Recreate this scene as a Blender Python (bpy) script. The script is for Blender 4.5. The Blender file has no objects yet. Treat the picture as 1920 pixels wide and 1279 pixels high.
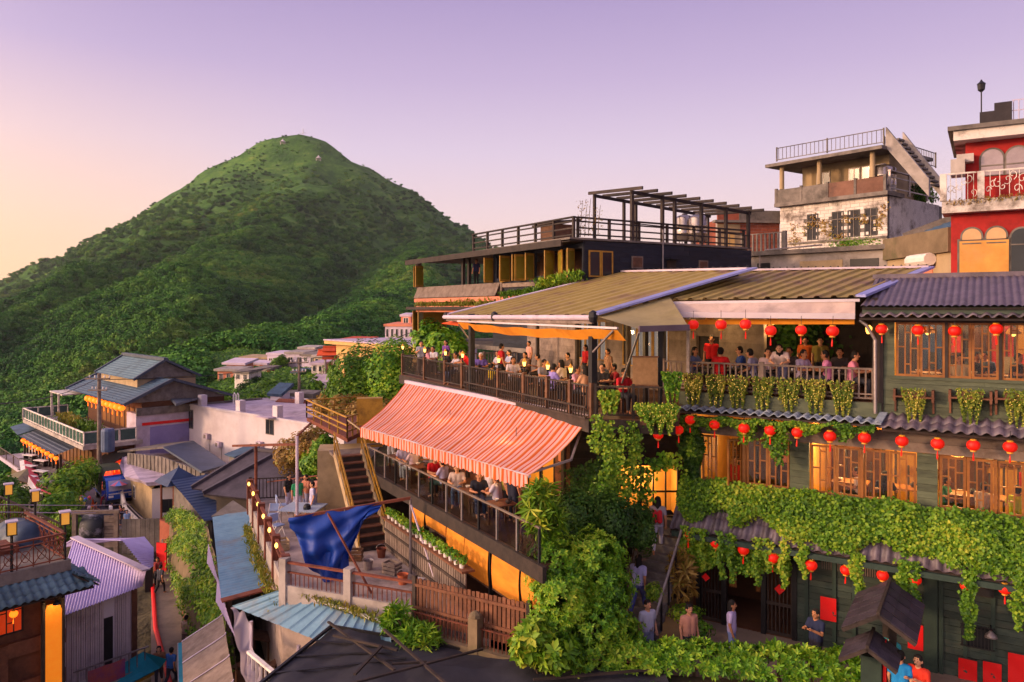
import bpy, bmesh, math, random
import numpy as np
from mathutils import Vector, Matrix, Quaternion

random.seed(7); RNG = np.random.default_rng(7)
SC = bpy.context.scene
COL = SC.collection
R = math.radians

# ---------------------------------------------------------------- camera (eye at z = 0, looking along +Y, level)
FP, HY = 1416.0, 580.0            # focal length and horizon line of the survey, in photo pixels
cam = bpy.data.cameras.new('camera'); camo = bpy.data.objects.new('camera', cam); COL.objects.link(camo)
cam.sensor_width = 36.0; cam.lens = 36.0 * FP / 1920.0
cam.shift_y = -(639.5 - HY) / 1920.0
cam.clip_start = 0.1; cam.clip_end = 40000
camo.location = (0, 0, 0); camo.rotation_euler = (R(90), 0, 0)
SC.camera = camo

# ---------------------------------------------------------------- light: low sun on the left, violet dusk sky
SUN_EL = 11.0
LDIR = Vector((0.955, 0.297, 0)).normalized() * math.cos(R(SUN_EL)) + Vector((0, 0, -math.sin(R(SUN_EL))))
sl = bpy.data.lights.new('sun', 'SUN'); sl.energy = 1.9; sl.angle = R(7.0); sl.color = (1.0, 0.60, 0.34)
so = bpy.data.objects.new('sun', sl); COL.objects.link(so)
so.rotation_euler = LDIR.to_track_quat('-Z', 'Y').to_euler()
SKY_STRENGTH = 0.92
SC.view_settings.view_transform = 'Standard'; SC.view_settings.look = 'None'
SC.view_settings.exposure = 0.68; SC.view_settings.gamma = 1.0
SC.view_settings.use_curve_mapping = False
SC.render.engine = 'CYCLES'
SC.cycles.use_denoising = True
SC.cycles.max_bounces = 6; SC.cycles.diffuse_bounces = 3; SC.cycles.glossy_bounces = 2
SC.cycles.transparent_max_bounces = 8; SC.cycles.transmission_bounces = 3
SC.cycles.caustics_reflective = False; SC.cycles.caustics_refractive = False
SC.cycles.sample_clamp_indirect = 4.0

def lin(h):
    if not isinstance(h, str): return tuple(h)
    h = h.lstrip('#'); o = []
    for i in (0, 2, 4):
        c = int(h[i:i+2], 16) / 255.0
        o.append(c / 12.92 if c <= 0.04045 else ((c + 0.055) / 1.055) ** 2.4)
    return tuple(o)
def c4(h): return (*lin(h), 1.0)

def ramp(nt, stops, mode='LINEAR'):
    r = nt.nodes.new('ShaderNodeValToRGB'); cr = r.color_ramp; cr.interpolation = mode
    while len(cr.elements) < len(stops): cr.elements.new(0.5)
    for e, (p, c) in zip(cr.elements, stops): e.position = p; e.color = c4(c)
    return r

world = bpy.data.worlds.new('World'); SC.world = world; world.use_nodes = True
nt = world.node_tree; nt.nodes.clear()
out = nt.nodes.new('ShaderNodeOutputWorld'); bg = nt.nodes.new('ShaderNodeBackground')
sky = nt.nodes.new('ShaderNodeTexSky'); sky.sky_type = 'NISHITA'; sky.sun_disc = False
sky.sun_elevation = R(SUN_EL); sky.sun_rotation = math.atan2(-LDIR.x, -LDIR.y)
sky.air_density = 1.0; sky.dust_density = 2.0; sky.ozone_density = 3.0
tc = nt.nodes.new('ShaderNodeTexCoord'); sep = nt.nodes.new('ShaderNodeSeparateXYZ')
nt.links.new(tc.outputs['Generated'], sep.inputs[0])
el = ramp(nt, [(0.0, '#e6bfa4'), (0.055, '#e4c2b0'), (0.12, '#d8bfc0'), (0.20, '#c6b4c6'), (0.29, '#b09dbc'), (0.40, '#9684ae'), (0.62, '#8e84b0'), (1.0, '#8a84b0')])
nt.links.new(sep.outputs['Z'], el.inputs[0])
# warmer towards the sunset azimuth (-X), low down
mx = nt.nodes.new('ShaderNodeMapRange'); mx.inputs[1].default_value = -0.2; mx.inputs[2].default_value = -1.0
mx.inputs[3].default_value = 0.0; mx.inputs[4].default_value = 1.0
nt.links.new(sep.outputs['X'], mx.inputs[0])
mz = nt.nodes.new('ShaderNodeMapRange'); mz.inputs[1].default_value = 0.0; mz.inputs[2].default_value = 0.30
mz.inputs[3].default_value = 1.6; mz.inputs[4].default_value = 0.0
nt.links.new(sep.outputs['Z'], mz.inputs[0])
mul = nt.nodes.new('ShaderNodeMath'); mul.operation = 'MULTIPLY'
nt.links.new(mx.outputs[0], mul.inputs[0]); nt.links.new(mz.outputs[0], mul.inputs[1])
warm = nt.nodes.new('ShaderNodeMix'); warm.data_type = 'RGBA'
nt.links.new(mul.outputs[0], warm.inputs[0]); nt.links.new(el.outputs[0], warm.inputs[6]); warm.inputs[7].default_value = c4('#ffc684')
sc_ = nt.nodes.new('ShaderNodeMix'); sc_.data_type = 'RGBA'; sc_.blend_type = 'MULTIPLY'; sc_.inputs[0].default_value = 1.0
nt.links.new(sky.outputs[0], sc_.inputs[6]); sc_.inputs[7].default_value = (0.10, 0.10, 0.10, 1)
mixs = nt.nodes.new('ShaderNodeMix'); mixs.data_type = 'RGBA'; mixs.inputs[0].default_value = 0.93
nt.links.new(sc_.outputs[2], mixs.inputs[6]); nt.links.new(warm.outputs[2], mixs.inputs[7])
# broad extra glow added round the sun, outside the frame, as fill for the shade
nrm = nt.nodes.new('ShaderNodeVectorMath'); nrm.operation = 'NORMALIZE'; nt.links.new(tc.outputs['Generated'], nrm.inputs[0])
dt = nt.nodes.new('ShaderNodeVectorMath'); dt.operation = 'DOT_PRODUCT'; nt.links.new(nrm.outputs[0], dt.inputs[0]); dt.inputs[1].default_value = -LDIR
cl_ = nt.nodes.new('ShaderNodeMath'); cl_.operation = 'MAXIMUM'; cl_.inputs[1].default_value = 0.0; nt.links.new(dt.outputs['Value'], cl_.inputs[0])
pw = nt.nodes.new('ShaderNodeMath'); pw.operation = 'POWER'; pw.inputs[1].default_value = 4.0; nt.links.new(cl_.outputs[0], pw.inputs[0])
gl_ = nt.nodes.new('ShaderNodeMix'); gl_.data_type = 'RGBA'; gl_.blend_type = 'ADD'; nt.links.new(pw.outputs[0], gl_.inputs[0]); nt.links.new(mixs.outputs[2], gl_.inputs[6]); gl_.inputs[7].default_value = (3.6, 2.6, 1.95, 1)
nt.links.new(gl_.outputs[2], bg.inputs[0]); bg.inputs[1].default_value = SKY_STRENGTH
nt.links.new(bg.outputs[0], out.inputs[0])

# ---------------------------------------------------------------- survey helpers: photo pixel -> place
def at(px, py, Y): return Vector(((px - 960) * Y / FP, Y, (HY - py) * Y / FP))
def atz(px, py, z): return at(px, py, z * FP / (HY - py))

class Fr:
    """vertical facade frame: a along the wall (to the viewer's right), d outwards, z up"""
    def __init__(s, o, u):
        s.o = Vector((o[0], o[1])); s.u = Vector((u[0], u[1])).normalized(); s.v = Vector((-s.u.y, s.u.x))
    def p(s, a, d, z): q = s.o + s.u * a - s.v * d; return Vector((q.x, q.y, z))
    def hit(s, px, py, d=0.0):
        r = Vector(((px - 960) / FP, 1.0)); o = s.o - s.v * d
        t = o.dot(s.v) / r.dot(s.v); q = r * t
        return (q - s.o).dot(s.u), (HY - py) / FP * t
    def A(s, px, d=0.0): return s.hit(px, 0, d)[0]
    def Z(s, px, py, d=0.0): return s.hit(px, py, d)[1]
    def loc(s, P): q = Vector((P[0], P[1])) - s.o; return q.dot(s.u), -q.dot(s.v)
    def M(s, a, d, z): 
        q = s.p(a, d, z); return Matrix(((s.u.x, s.v.x, 0, q.x), (s.u.y, s.v.y, 0, q.y), (0, 0, 1, q.z), (0, 0, 0, 1)))
    @property
    def ang(s): return math.atan2(s.u.y, s.u.x)
def Fr2(p0, p1):
    f = Fr((p0[0], p0[1]), (p1[0] - p0[0], p1[1] - p0[1])); f.L = math.hypot(p1[0] - p0[0], p1[1] - p0[1]); return f

# ---------------------------------------------------------------- materials
MATS = {}
def _new(name):
    m = bpy.data.materials.new(name); m.use_nodes = True; n = m.node_tree; n.nodes.clear()
    o = n.nodes.new('ShaderNodeOutputMaterial'); return m, n, o
def mat(name, c1, c2=None, c3=None, rough=0.75, scale=2.0, bump=0.25, metal=0.0, spec=0.35, emit=None, es=0.0, var=0.14,
        stretch=(1, 1, 1), bscale=None, stain=0.35, stripes=None, coat=0.0):
    """weathered surface: two-scale noise between c1 and c2, grime blotches towards c3, tint that differs piece by piece"""
    if name in MATS: return MATS[name]
    m, n, o = _new(name); L = n.links.new
    c2 = c2 or c1
    b = n.nodes.new('ShaderNodeBsdfPrincipled')
    g = n.nodes.new('ShaderNodeNewGeometry'); mp = n.nodes.new('ShaderNodeMapping'); mp.inputs['Scale'].default_value = stretch
    L(g.outputs['Position'], mp.inputs[0])
    oi = n.nodes.new('ShaderNodeObjectInfo')
    n1 = n.nodes.new('ShaderNodeTexNoise'); n1.inputs['Scale'].default_value = scale; n1.inputs['Detail'].default_value = 6; n1.inputs['Roughness'].default_value = 0.65
    L(mp.outputs[0], n1.inputs['Vector'])
    r1 = ramp(n, [(0.32, c1), (0.68, c2)]); L(n1.outputs['Fac'], r1.inputs[0]); col = r1.outputs[0]
    if c3:
        n2 = n.nodes.new('ShaderNodeTexNoise'); n2.inputs['Scale'].default_value = scale * 0.45; n2.inputs['Detail'].default_value = 8; n2.inputs['Roughness'].default_value = 0.7
        L(mp.outputs[0], n2.inputs['Vector'])
        mr = n.nodes.new('ShaderNodeMapRange'); mr.inputs[1].default_value = 0.5; mr.inputs[2].default_value = 0.68; mr.inputs[4].default_value = stain * 2
        L(n2.outputs['Fac'], mr.inputs[0])
        mm = n.nodes.new('ShaderNodeMix'); mm.data_type = 'RGBA'; L(mr.outputs[0], mm.inputs[0]); L(col, mm.inputs[6]); mm.inputs[7].default_value = c4(c3); col = mm.outputs[2]
    if var:
        mr = n.nodes.new('ShaderNodeMapRange'); mr.inputs[3].default_value = 1 - var; mr.inputs[4].default_value = 1 + var; L(oi.outputs['Random'], mr.inputs[0])
        hs = n.nodes.new('ShaderNodeHueSaturation'); L(mr.outputs[0], hs.inputs['Value']); L(col, hs.inputs['Color']); col = hs.outputs[0]
    L(col, b.inputs['Base Color'])
    b.inputs['Roughness'].default_value = rough; b.inputs['Metallic'].default_value = metal; b.inputs['Specular IOR Level'].default_value = spec
    if coat: b.inputs['Coat Weight'].default_value = coat
    if bump:
        n3 = n.nodes.new('ShaderNodeTexNoise'); n3.inputs['Scale'].default_value = bscale or scale * 6; n3.inputs['Detail'].default_value = 5
        L(mp.outputs[0], n3.inputs['Vector'])
        bp = n.nodes.new('ShaderNodeBump'); bp.inputs['Strength'].default_value = bump; bp.inputs['Distance'].default_value = 0.03
        L(n3.outputs['Fac'], bp.inputs['Height']); L(bp.outputs[0], b.inputs['Normal'])
    if emit:
        b.inputs['Emission Color'].default_value = c4(emit); b.inputs['Emission Strength'].default_value = es
    L(b.outputs[0], o.inputs[0]); MATS[name] = m; return m
def leafmat(name, cols, trans=0.28, rough=0.5, nscale=0.6):
    """leaf: colour differs leaf by leaf and in broad patches, some light passes through"""
    if name in MATS: return MATS[name]
    m, n, o = _new(name); L = n.links.new
    g = n.nodes.new('ShaderNodeNewGeometry'); oi = n.nodes.new('ShaderNodeObjectInfo')
    nz = n.nodes.new('ShaderNodeTexNoise'); nz.inputs['Scale'].default_value = nscale; nz.inputs['Detail'].default_value = 3; L(g.outputs['Position'], nz.inputs['Vector'])
    ad = n.nodes.new('ShaderNodeMath'); ad.operation = 'MULTIPLY_ADD'; ad.inputs[1].default_value = 0.55; L(g.outputs['Random Per Island'], ad.inputs[0])
    m2 = n.nodes.new('ShaderNodeMath'); m2.operation = 'MULTIPLY_ADD'; m2.inputs[1].default_value = 1.3; m2.inputs[2].default_value = -0.42; L(nz.outputs['Fac'], m2.inputs[0])
    L(m2.outputs[0], ad.inputs[2])
    r = ramp(n, [(i / (len(cols) - 1), c) for i, c in enumerate(cols)]); L(ad.outputs[0], r.inputs[0])
    b = n.nodes.new('ShaderNodeBsdfPrincipled'); b.inputs['Roughness'].default_value = rough; b.inputs['Specular IOR Level'].default_value = 0.3
    L(r.outputs[0], b.inputs['Base Color'])
    t = n.nodes.new('ShaderNodeBsdfTranslucent'); L(r.outputs[0], t.inputs[0])
    mx = n.nodes.new('ShaderNodeMixShader'); mx.inputs[0].default_value = trans; L(b.outputs[0], mx.inputs[1]); L(t.outputs[0], mx.inputs[2])
    L(mx.outputs[0], o.inputs[0]); MATS[name] = m; return m
def glassmat(name, tint='#cfd6da', refl=0.12):
    if name in MATS: return MATS[name]
    m, n, o = _new(name); L = n.links.new
    t = n.nodes.new('ShaderNodeBsdfTransparent'); t.inputs[0].default_value = c4(tint)
    g = n.nodes.new('ShaderNodeBsdfGlossy'); g.inputs['Roughness'].default_value = 0.04
    mx = n.nodes.new('ShaderNodeMixShader'); mx.inputs[0].default_value = refl
    L(t.outputs[0], mx.inputs[1]); L(g.outputs[0], mx.inputs[2]); L(mx.outputs[0], o.inputs[0]); MATS[name] = m; return m
def emat(name, c, s):
    if name in MATS: return MATS[name]
    m, n, o = _new(name); e = n.nodes.new('ShaderNodeEmission'); e.inputs[0].default_value = c4(c); e.inputs[1].default_value = s
    n.links.new(e.outputs[0], o.inputs[0]); MATS[name] = m; return m
def meshclothmat(name, c1, alpha=0.5, trans=0.4):
    if name in MATS: return MATS[name]
    m, n, o = _new(name); L = n.links.new
    d = n.nodes.new('ShaderNodeBsdfDiffuse'); d.inputs[0].default_value = c4(c1)
    t = n.nodes.new('ShaderNodeBsdfTranslucent'); t.inputs[0].default_value = c4(c1)
    a = n.nodes.new('ShaderNodeMixShader'); a.inputs[0].default_value = trans; L(d.outputs[0], a.inputs[1]); L(t.outputs[0], a.inputs[2])
    tr = n.nodes.new('ShaderNodeBsdfTransparent'); mx = n.nodes.new('ShaderNodeMixShader'); mx.inputs[0].default_value = alpha
    L(tr.outputs[0], mx.inputs[1]); L(a.outputs[0], mx.inputs[2]); L(mx.outputs[0], o.inputs[0]); MATS[name] = m; return m

# ---------------------------------------------------------------- objects
WM = {}                      # world matrix of every object built
def wm(o): return WM[o] if o in WM else Matrix.Identity(4)
def tag(o, label=None, cat=None, group=None, kind=None):
    if label: o['label'] = label
    if cat: o['category'] = cat
    if group: o['group'] = group
    if kind: o['kind'] = kind
    return o
def link(name, data, parent=None, M=None):
    o = bpy.data.objects.new(name, data); COL.objects.link(o); M = M or Matrix.Identity(4)
    if parent is not None:
        o.parent = parent; o.matrix_parent_inverse = wm(parent).inverted()
    o.matrix_basis = M; WM[o] = M.copy(); return o
def thing(name, label, cat, loc=(0, 0, 0), group=None, M=None):
    o = link(name, None, None, M or Matrix.Translation(Vector(loc))); o.empty_display_size = 0.2
    return tag(o, label, cat, group)
def np_mesh(name, V, F, mat=None, smooth=False):
    me = bpy.data.meshes.new(name); V = np.asarray(V, np.float32); F = np.asarray(F, np.int32)
    k = F.shape[1]; me.vertices.add(len(V)); me.vertices.foreach_set('co', V.ravel())
    me.loops.add(F.size); me.loops.foreach_set('vertex_index', F.ravel())
    me.polygons.add(len(F)); me.polygons.foreach_set('loop_start', np.arange(0, F.size, k, dtype=np.int32)); me.polygons.foreach_set('loop_total', np.full(len(F), k, np.int32))
    if smooth: me.polygons.foreach_set('use_smooth', np.ones(len(F), bool))
    me.update(calc_edges=True)
    if mat: me.materials.append(mat)
    return me
class MB:
    def __init__(s): s.v = []; s.f = []
    def add(s, vs, fs):
        k = len(s.v); s.v += [tuple(v) for v in vs]; s.f += [tuple(i + k for i in f) for f in fs]; return s
    def box(s, F, a0, a1, d0, d1, z0, z1):
        P = [F.p(a, d, z) for z in (z0, z1) for d in (d1, d0) for a in (a0, a1)]
        return s.add(P, [(0, 1, 3, 2)[::-1], (4, 5, 7, 6), (0, 1, 5, 4), (2, 6, 7, 3), (0, 4, 6, 2), (1, 3, 7, 5)])
    def beam(s, p0, p1, w, h=None, up=(0, 0, 1)):
        p0 = Vector(p0); p1 = Vector(p1); h = h or w; t = (p1 - p0).normalized(); up = Vector(up)
        if abs(t.dot(up)) > 0.98: up = Vector((0.9, 0.43, 0))
        x = t.cross(up).normalized(); y = x.cross(t); P = [q + x * (w / 2 * i) + y * (h / 2 * j) for q in (p0, p1) for i, j in ((-1, -1), (1, -1), (1, 1), (-1, 1))]
        return s.add(P, [(0, 1, 2, 3)[::-1], (4, 5, 6, 7), (0, 1, 5, 4), (1, 2, 6, 5), (2, 3, 7, 6), (3, 0, 4, 7)])
    def tube(s, pts, r, n=8, caps=True):
        pts = [Vector(p) for p in pts]; rs = r if isinstance(r, (list, tuple)) else [r] * len(pts); k = len(s.v); up = Vector((0.31, 0.17, 0.93))
        for i, p in enumerate(pts):
            t = (pts[min(i + 1, len(pts) - 1)] - pts[max(i - 1, 0)]).normalized()
            x = t.cross(up if abs(t.dot(up)) < 0.95 else Vector((1, 0, 0))).normalized(); y = t.cross(x)
            for j in range(n):
                a = 2 * math.pi * j / n; s.v.append(tuple(p + (x * math.cos(a) + y * math.sin(a)) * rs[i]))
        for i in range(len(pts) - 1):
            for j in range(n):
                a, b = k + i * n + j, k + i * n + (j + 1) % n; s.f.append((a, b, b + n, a + n))
        if caps: s.f.append(tuple(k + j for j in range(n))[::-1]); s.f.append(tuple(k + (len(pts) - 1) * n + j for j in range(n)))
        return s
    def lathe(s, prof, c=(0, 0, 0), n=16, wob=0.0):
        k = len(s.v); c = Vector(c)
        for r, z in prof:
            for j in range(n):
                a = 2 * math.pi * j / n; rr = r * (1 - wob * (j % 2)); s.v.append((c.x + rr * math.cos(a), c.y + rr * math.sin(a), c.z + z))
        for i in range(len(prof) - 1):
            for j in range(n):
                a, b = k + i * n + j, k + i * n + (j + 1) % n; s.f.append((a, b, b + n, a + n))
        s.f.append(tuple(k + j for j in range(n))[::-1]); s.f.append(tuple(k + (len(prof) - 1) * n + j for j in range(n))); return s
    def quad(s, a, b, c, d, th=0.0):
        a, b, c, d = map(Vector, (a, b, c, d))
        if not th: return s.add([a, b, c, d], [(0, 1, 2, 3)])
        nn = (b - a).cross(d - a).normalized() * th; P = [a, b, c, d] + [q - nn for q in (a, b, c, d)]
        return s.add(P, [(0, 1, 2, 3), (7, 6, 5, 4), (0, 4, 5, 1), (1, 5, 6, 2), (2, 6, 7, 3), (3, 7, 4, 0)])
    def poly(s, pts, th):
        """flat polygon slab, thickness along its normal (downwards)"""
        P = [Vector(p) for p in pts]; nn = (P[1] - P[0]).cross(P[2] - P[0]).normalized()
        if nn.z < 0: P.reverse(); nn = -nn
        k = len(P); return s.add(P + [p - nn * th for p in P], [tuple(range(k)), tuple(range(2 * k - 1, k - 1, -1))] + [(i, i + k, (i + 1) % k + k, (i + 1) % k) for i in range(k)])
    def grid(s, fn, nu, nv):
        k = len(s.v)
        for j in range(nv + 1):
            for i in range(nu + 1): s.v.append(tuple(fn(i / nu, j / nv)))
        for j in range(nv):
            for i in range(nu): a = k + j * (nu + 1) + i; s.f.append((a, a + 1, a + nu + 2, a + nu + 1))
        return s
    def mesh(s, name, m=None, smooth=False):
        me = bpy.data.meshes.new(name); me.from_pydata(s.v, [], s.f); me.update()
        if smooth: me.polygons.foreach_set('use_smooth', [True] * len(me.polygons))
        if m: me.materials.append(m)
        return me
    def build(s, name, m, parent=None, smooth=False): return link(name, s.mesh(name, m, smooth), parent)
UB = {}
def ubox(m):
    if m.name not in UB:
        b = MB(); b.add([(x, y, z) for z in (-.5, .5) for y in (-.5, .5) for x in (-.5, .5)], [(0, 2, 3, 1), (4, 5, 7, 6), (0, 1, 5, 4), (2, 6, 7, 3), (0, 4, 6, 2), (1, 3, 7, 5)])
        UB[m.name] = b.mesh('piece', m)
    return UB[m.name]
def pc(name, F, a0, a1, d0, d1, z0, z1, m, parent, tilt=0.0):
    """one straight piece (plank, post, bar ...) on a facade frame"""
    M = F.M((a0 + a1) / 2, (d0 + d1) / 2, (z0 + z1) / 2)
    if tilt: M = M @ Matrix.Rotation(random.uniform(-tilt, tilt), 4, 'Y')
    return link(name, ubox(m), parent, M @ Matrix.Diagonal((abs(a1 - a0), abs(d1 - d0), abs(z1 - z0), 1)))
def bm(name, p0, p1, w, m, parent, h=None, up=(0, 0, 1)):
    """one straight bar between two points"""
    p0 = Vector(p0); p1 = Vector(p1); h = h or w; t = p1 - p0; l = t.length; t = t / l; up = Vector(up)
    if abs(t.dot(up)) > 0.98: up = Vector((0.9, 0.43, 0))
    x = t.cross(up).normalized(); y = x.cross(t); c = (p0 + p1) / 2
    M = Matrix(((x.x, t.x, y.x, c.x), (x.y, t.y, y.y, c.y), (x.z, t.z, y.z, c.z), (0, 0, 0, 1)))
    return link(name, ubox(m), parent, M @ Matrix.Diagonal((w, l, h, 1)))
def copy_tree(root, M, label=None, group=None):
    r = root.copy(); COL.objects.link(r); r.matrix_basis = M; WM[r] = M.copy()
    if label: r['label'] = label
    if group: r['group'] = group
    rel = M @ wm(root).inverted()
    for ch in root.children:
        c = ch.copy(); COL.objects.link(c); c.parent = r; WM[c] = rel @ wm(ch)
        for g in ch.children:
            d = g.copy(); COL.objects.link(d); d.parent = c; WM[d] = rel @ wm(g)
    return r
ORD = ['first', 'second', 'third', 'fourth', 'fifth', 'sixth', 'seventh', 'eighth', 'ninth', 'tenth', 'eleventh', 'twelfth', 'thirteenth', 'fourteenth', 'fifteenth', 'sixteenth', 'seventeenth', 'eighteenth', 'nineteenth', 'twentieth']

# ---------------------------------------------------------------- leaves
def unit(a): return a / np.maximum(np.linalg.norm(a, axis=1, keepdims=True), 1e-6)
def leaves(P, N, size, aspect=0.6, droop=0.0, seed=0, fold=0.18, up=0.0):
    """one folded leaf per point: returns (V, F)"""
    rg = np.random.default_rng(seed); P = np.asarray(P, float); n = len(P); N = unit(np.asarray(N, float) + rg.normal(0, 0.45, (n, 3)))
    s = np.broadcast_to(np.asarray(size, float), (n,))[:, None] * rg.uniform(0.65, 1.35, (n, 1))
    t = rg.normal(0, 1, (n, 3)); t[:, 2] -= droop; t[:, 2] += up; t = unit(t - N * np.sum(t * N, 1, keepdims=True)); b = np.cross(N, t)
    V = np.stack([P - t * s * .5, P + b * s * aspect * .5 + N * s * fold, P + t * s * .5, P - b * s * aspect * .5 + N * s * fold], 1).reshape(-1, 3)
    k = np.arange(n)[:, None] * 4; F = np.concatenate([k + np.array([[0, 1, 2]]), k + np.array([[0, 2, 3]])], 0)
    return V, F
def whorls(P, N, size, k=8, seed=0, aspect=0.34, cone=0.55):
    """rosettes of long leaflets at each shoot tip"""
    rg = np.random.default_rng(seed); P = np.asarray(P, float); n = len(P); N = unit(np.asarray(N, float) + rg.normal(0, 0.3, (n, 3)))
    r = unit(rg.normal(0, 1, (n, 3))); x = unit(np.cross(N, r)); y = np.cross(N, x); Vs = []; Fs = []; c = 0
    for j in range(k):
        a = 2 * math.pi * j / k + rg.uniform(-.3, .3, (n, 1)); t = unit((x * np.cos(a) + y * np.sin(a)) + N * (cone + rg.uniform(-.35, .35, (n, 1)))); b = unit(np.cross(N, t))
        s = np.broadcast_to(np.asarray(size, float), (n,))[:, None] * rg.uniform(.7, 1.25, (n, 1))
        V = np.stack([P, P + t * s * .55 + b * s * aspect * .5, P + t * s - N * s * .16, P + t * s * .55 - b * s * aspect * .5], 1).reshape(-1, 3)
        kk = c + np.arange(n)[:, None] * 4; Vs.append(V); Fs += [kk + np.array([[0, 1, 2]]), kk + np.array([[0, 2, 3]])]; c += 4 * n
    return np.concatenate(Vs), np.concatenate(Fs)
def shell(c, rad, n, seed=0, fill=0.45, lump=0.25):
    """points (and outward normals) through the outer part of a lumpy ellipsoid"""
    rg = np.random.default_rng(seed); d = unit(rg.normal(0, 1, (n, 3))); ph = rg.uniform(0, 6.28, 6)
    l = 1 + lump * (np.sin(3.1 * d[:, 0] + ph[0]) * np.sin(3.7 * d[:, 1] + ph[1]) + .6 * np.sin(6.3 * d[:, 2] + ph[2]) * np.sin(5.9 * d[:, 0] + ph[3]))
    r = (1 - fill * rg.random(n) ** 1.6) * l; P = np.array(c)[None] + d * np.array(rad)[None] * r[:, None]; N = d.copy(); N[:, 2] += .45
    return P, unit(N)
def join(parts):
    Vs = []; Fs = []; k = 0
    for V, F in parts: Vs.append(V); Fs.append(F + k); k += len(V)
    return np.concatenate(Vs), np.concatenate(Fs)
def leafobj(name, VF, m, parent=None): return link(name, np_mesh(name, VF[0], VF[1], m), parent)
def vn(x, y, s=0):
    """2-d value noise"""
    xi = np.floor(x).astype(np.int64); yi = np.floor(y).astype(np.int64); fx = x - xi; fy = y - yi; fx = fx * fx * (3 - 2 * fx); fy = fy * fy * (3 - 2 * fy)
    def h(i, j):
        q = (i * 374761393 + j * 668265263 + s * 1442695041) & 0x7fffffff; q = ((q ^ (q >> 13)) * 1274126177) & 0x7fffffff; return ((q ^ (q >> 16)) & 0xffff) / 65535.0
    return (h(xi, yi) * (1 - fx) + h(xi + 1, yi) * fx) * (1 - fy) + (h(xi, yi + 1) * (1 - fx) + h(xi + 1, yi + 1) * fx) * fy
def fbm(x, y, o=4, s=0):
    t = 0; a = 1; w = 0
    for i in range(o): t = t + a * vn(x * 2 ** i, y * 2 ** i, s + i); w += a; a *= .5
    return t / w - .5
# ================================================================ people: one continuous body per pose, clothes and hair as parts
def capsule(b, p0, r0, p1, r1, n=10):
    p0, p1 = Vector(p0), Vector(p1); t = (p1 - p0); l = max(t.length, 1e-4); t = t / l if l > 1e-3 else Vector((0, 0, 1)); pts = []; rs = []
    for a in (80, 50, 20): pts.append(p0 - t * r0 * math.sin(R(a))); rs.append(r0 * math.cos(R(a)))
    pts += [p0 + (p1 - p0) * .5]; rs += [(r0 + r1) / 2]
    for a in (20, 50, 80): pts.append(p1 + t * r1 * math.sin(R(a))); rs.append(r1 * math.cos(R(a)))
    b.tube(pts, rs, n)
def skinned(name, bones, vox=.016, extra=None, ratio=.5):
    b = MB()
    for q in bones: capsule(b, *q)
    o = bpy.data.objects.new('tmp', b.mesh('tmp')); COL.objects.link(o); m = o.modifiers.new('r', 'REMESH'); m.mode = 'VOXEL'; m.voxel_size = vox
    s = o.modifiers.new('s', 'SMOOTH'); s.iterations = 2; s.factor = .5; d = o.modifiers.new('d', 'DECIMATE'); d.ratio = ratio
    dg = bpy.context.evaluated_depsgraph_get(); me = bpy.data.meshes.new_from_object(o.evaluated_get(dg)); me.name = name; bpy.data.objects.remove(o)
    if extra:
        bmm = bmesh.new(); bmm.from_mesh(me); e = extra.mesh('e'); bmm.from_mesh(e); bmm.to_mesh(me); bmm.free()
    me.polygons.foreach_set('use_smooth', [True] * len(me.polygons)); me.materials.append(None); return me
POSES = {}
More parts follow.
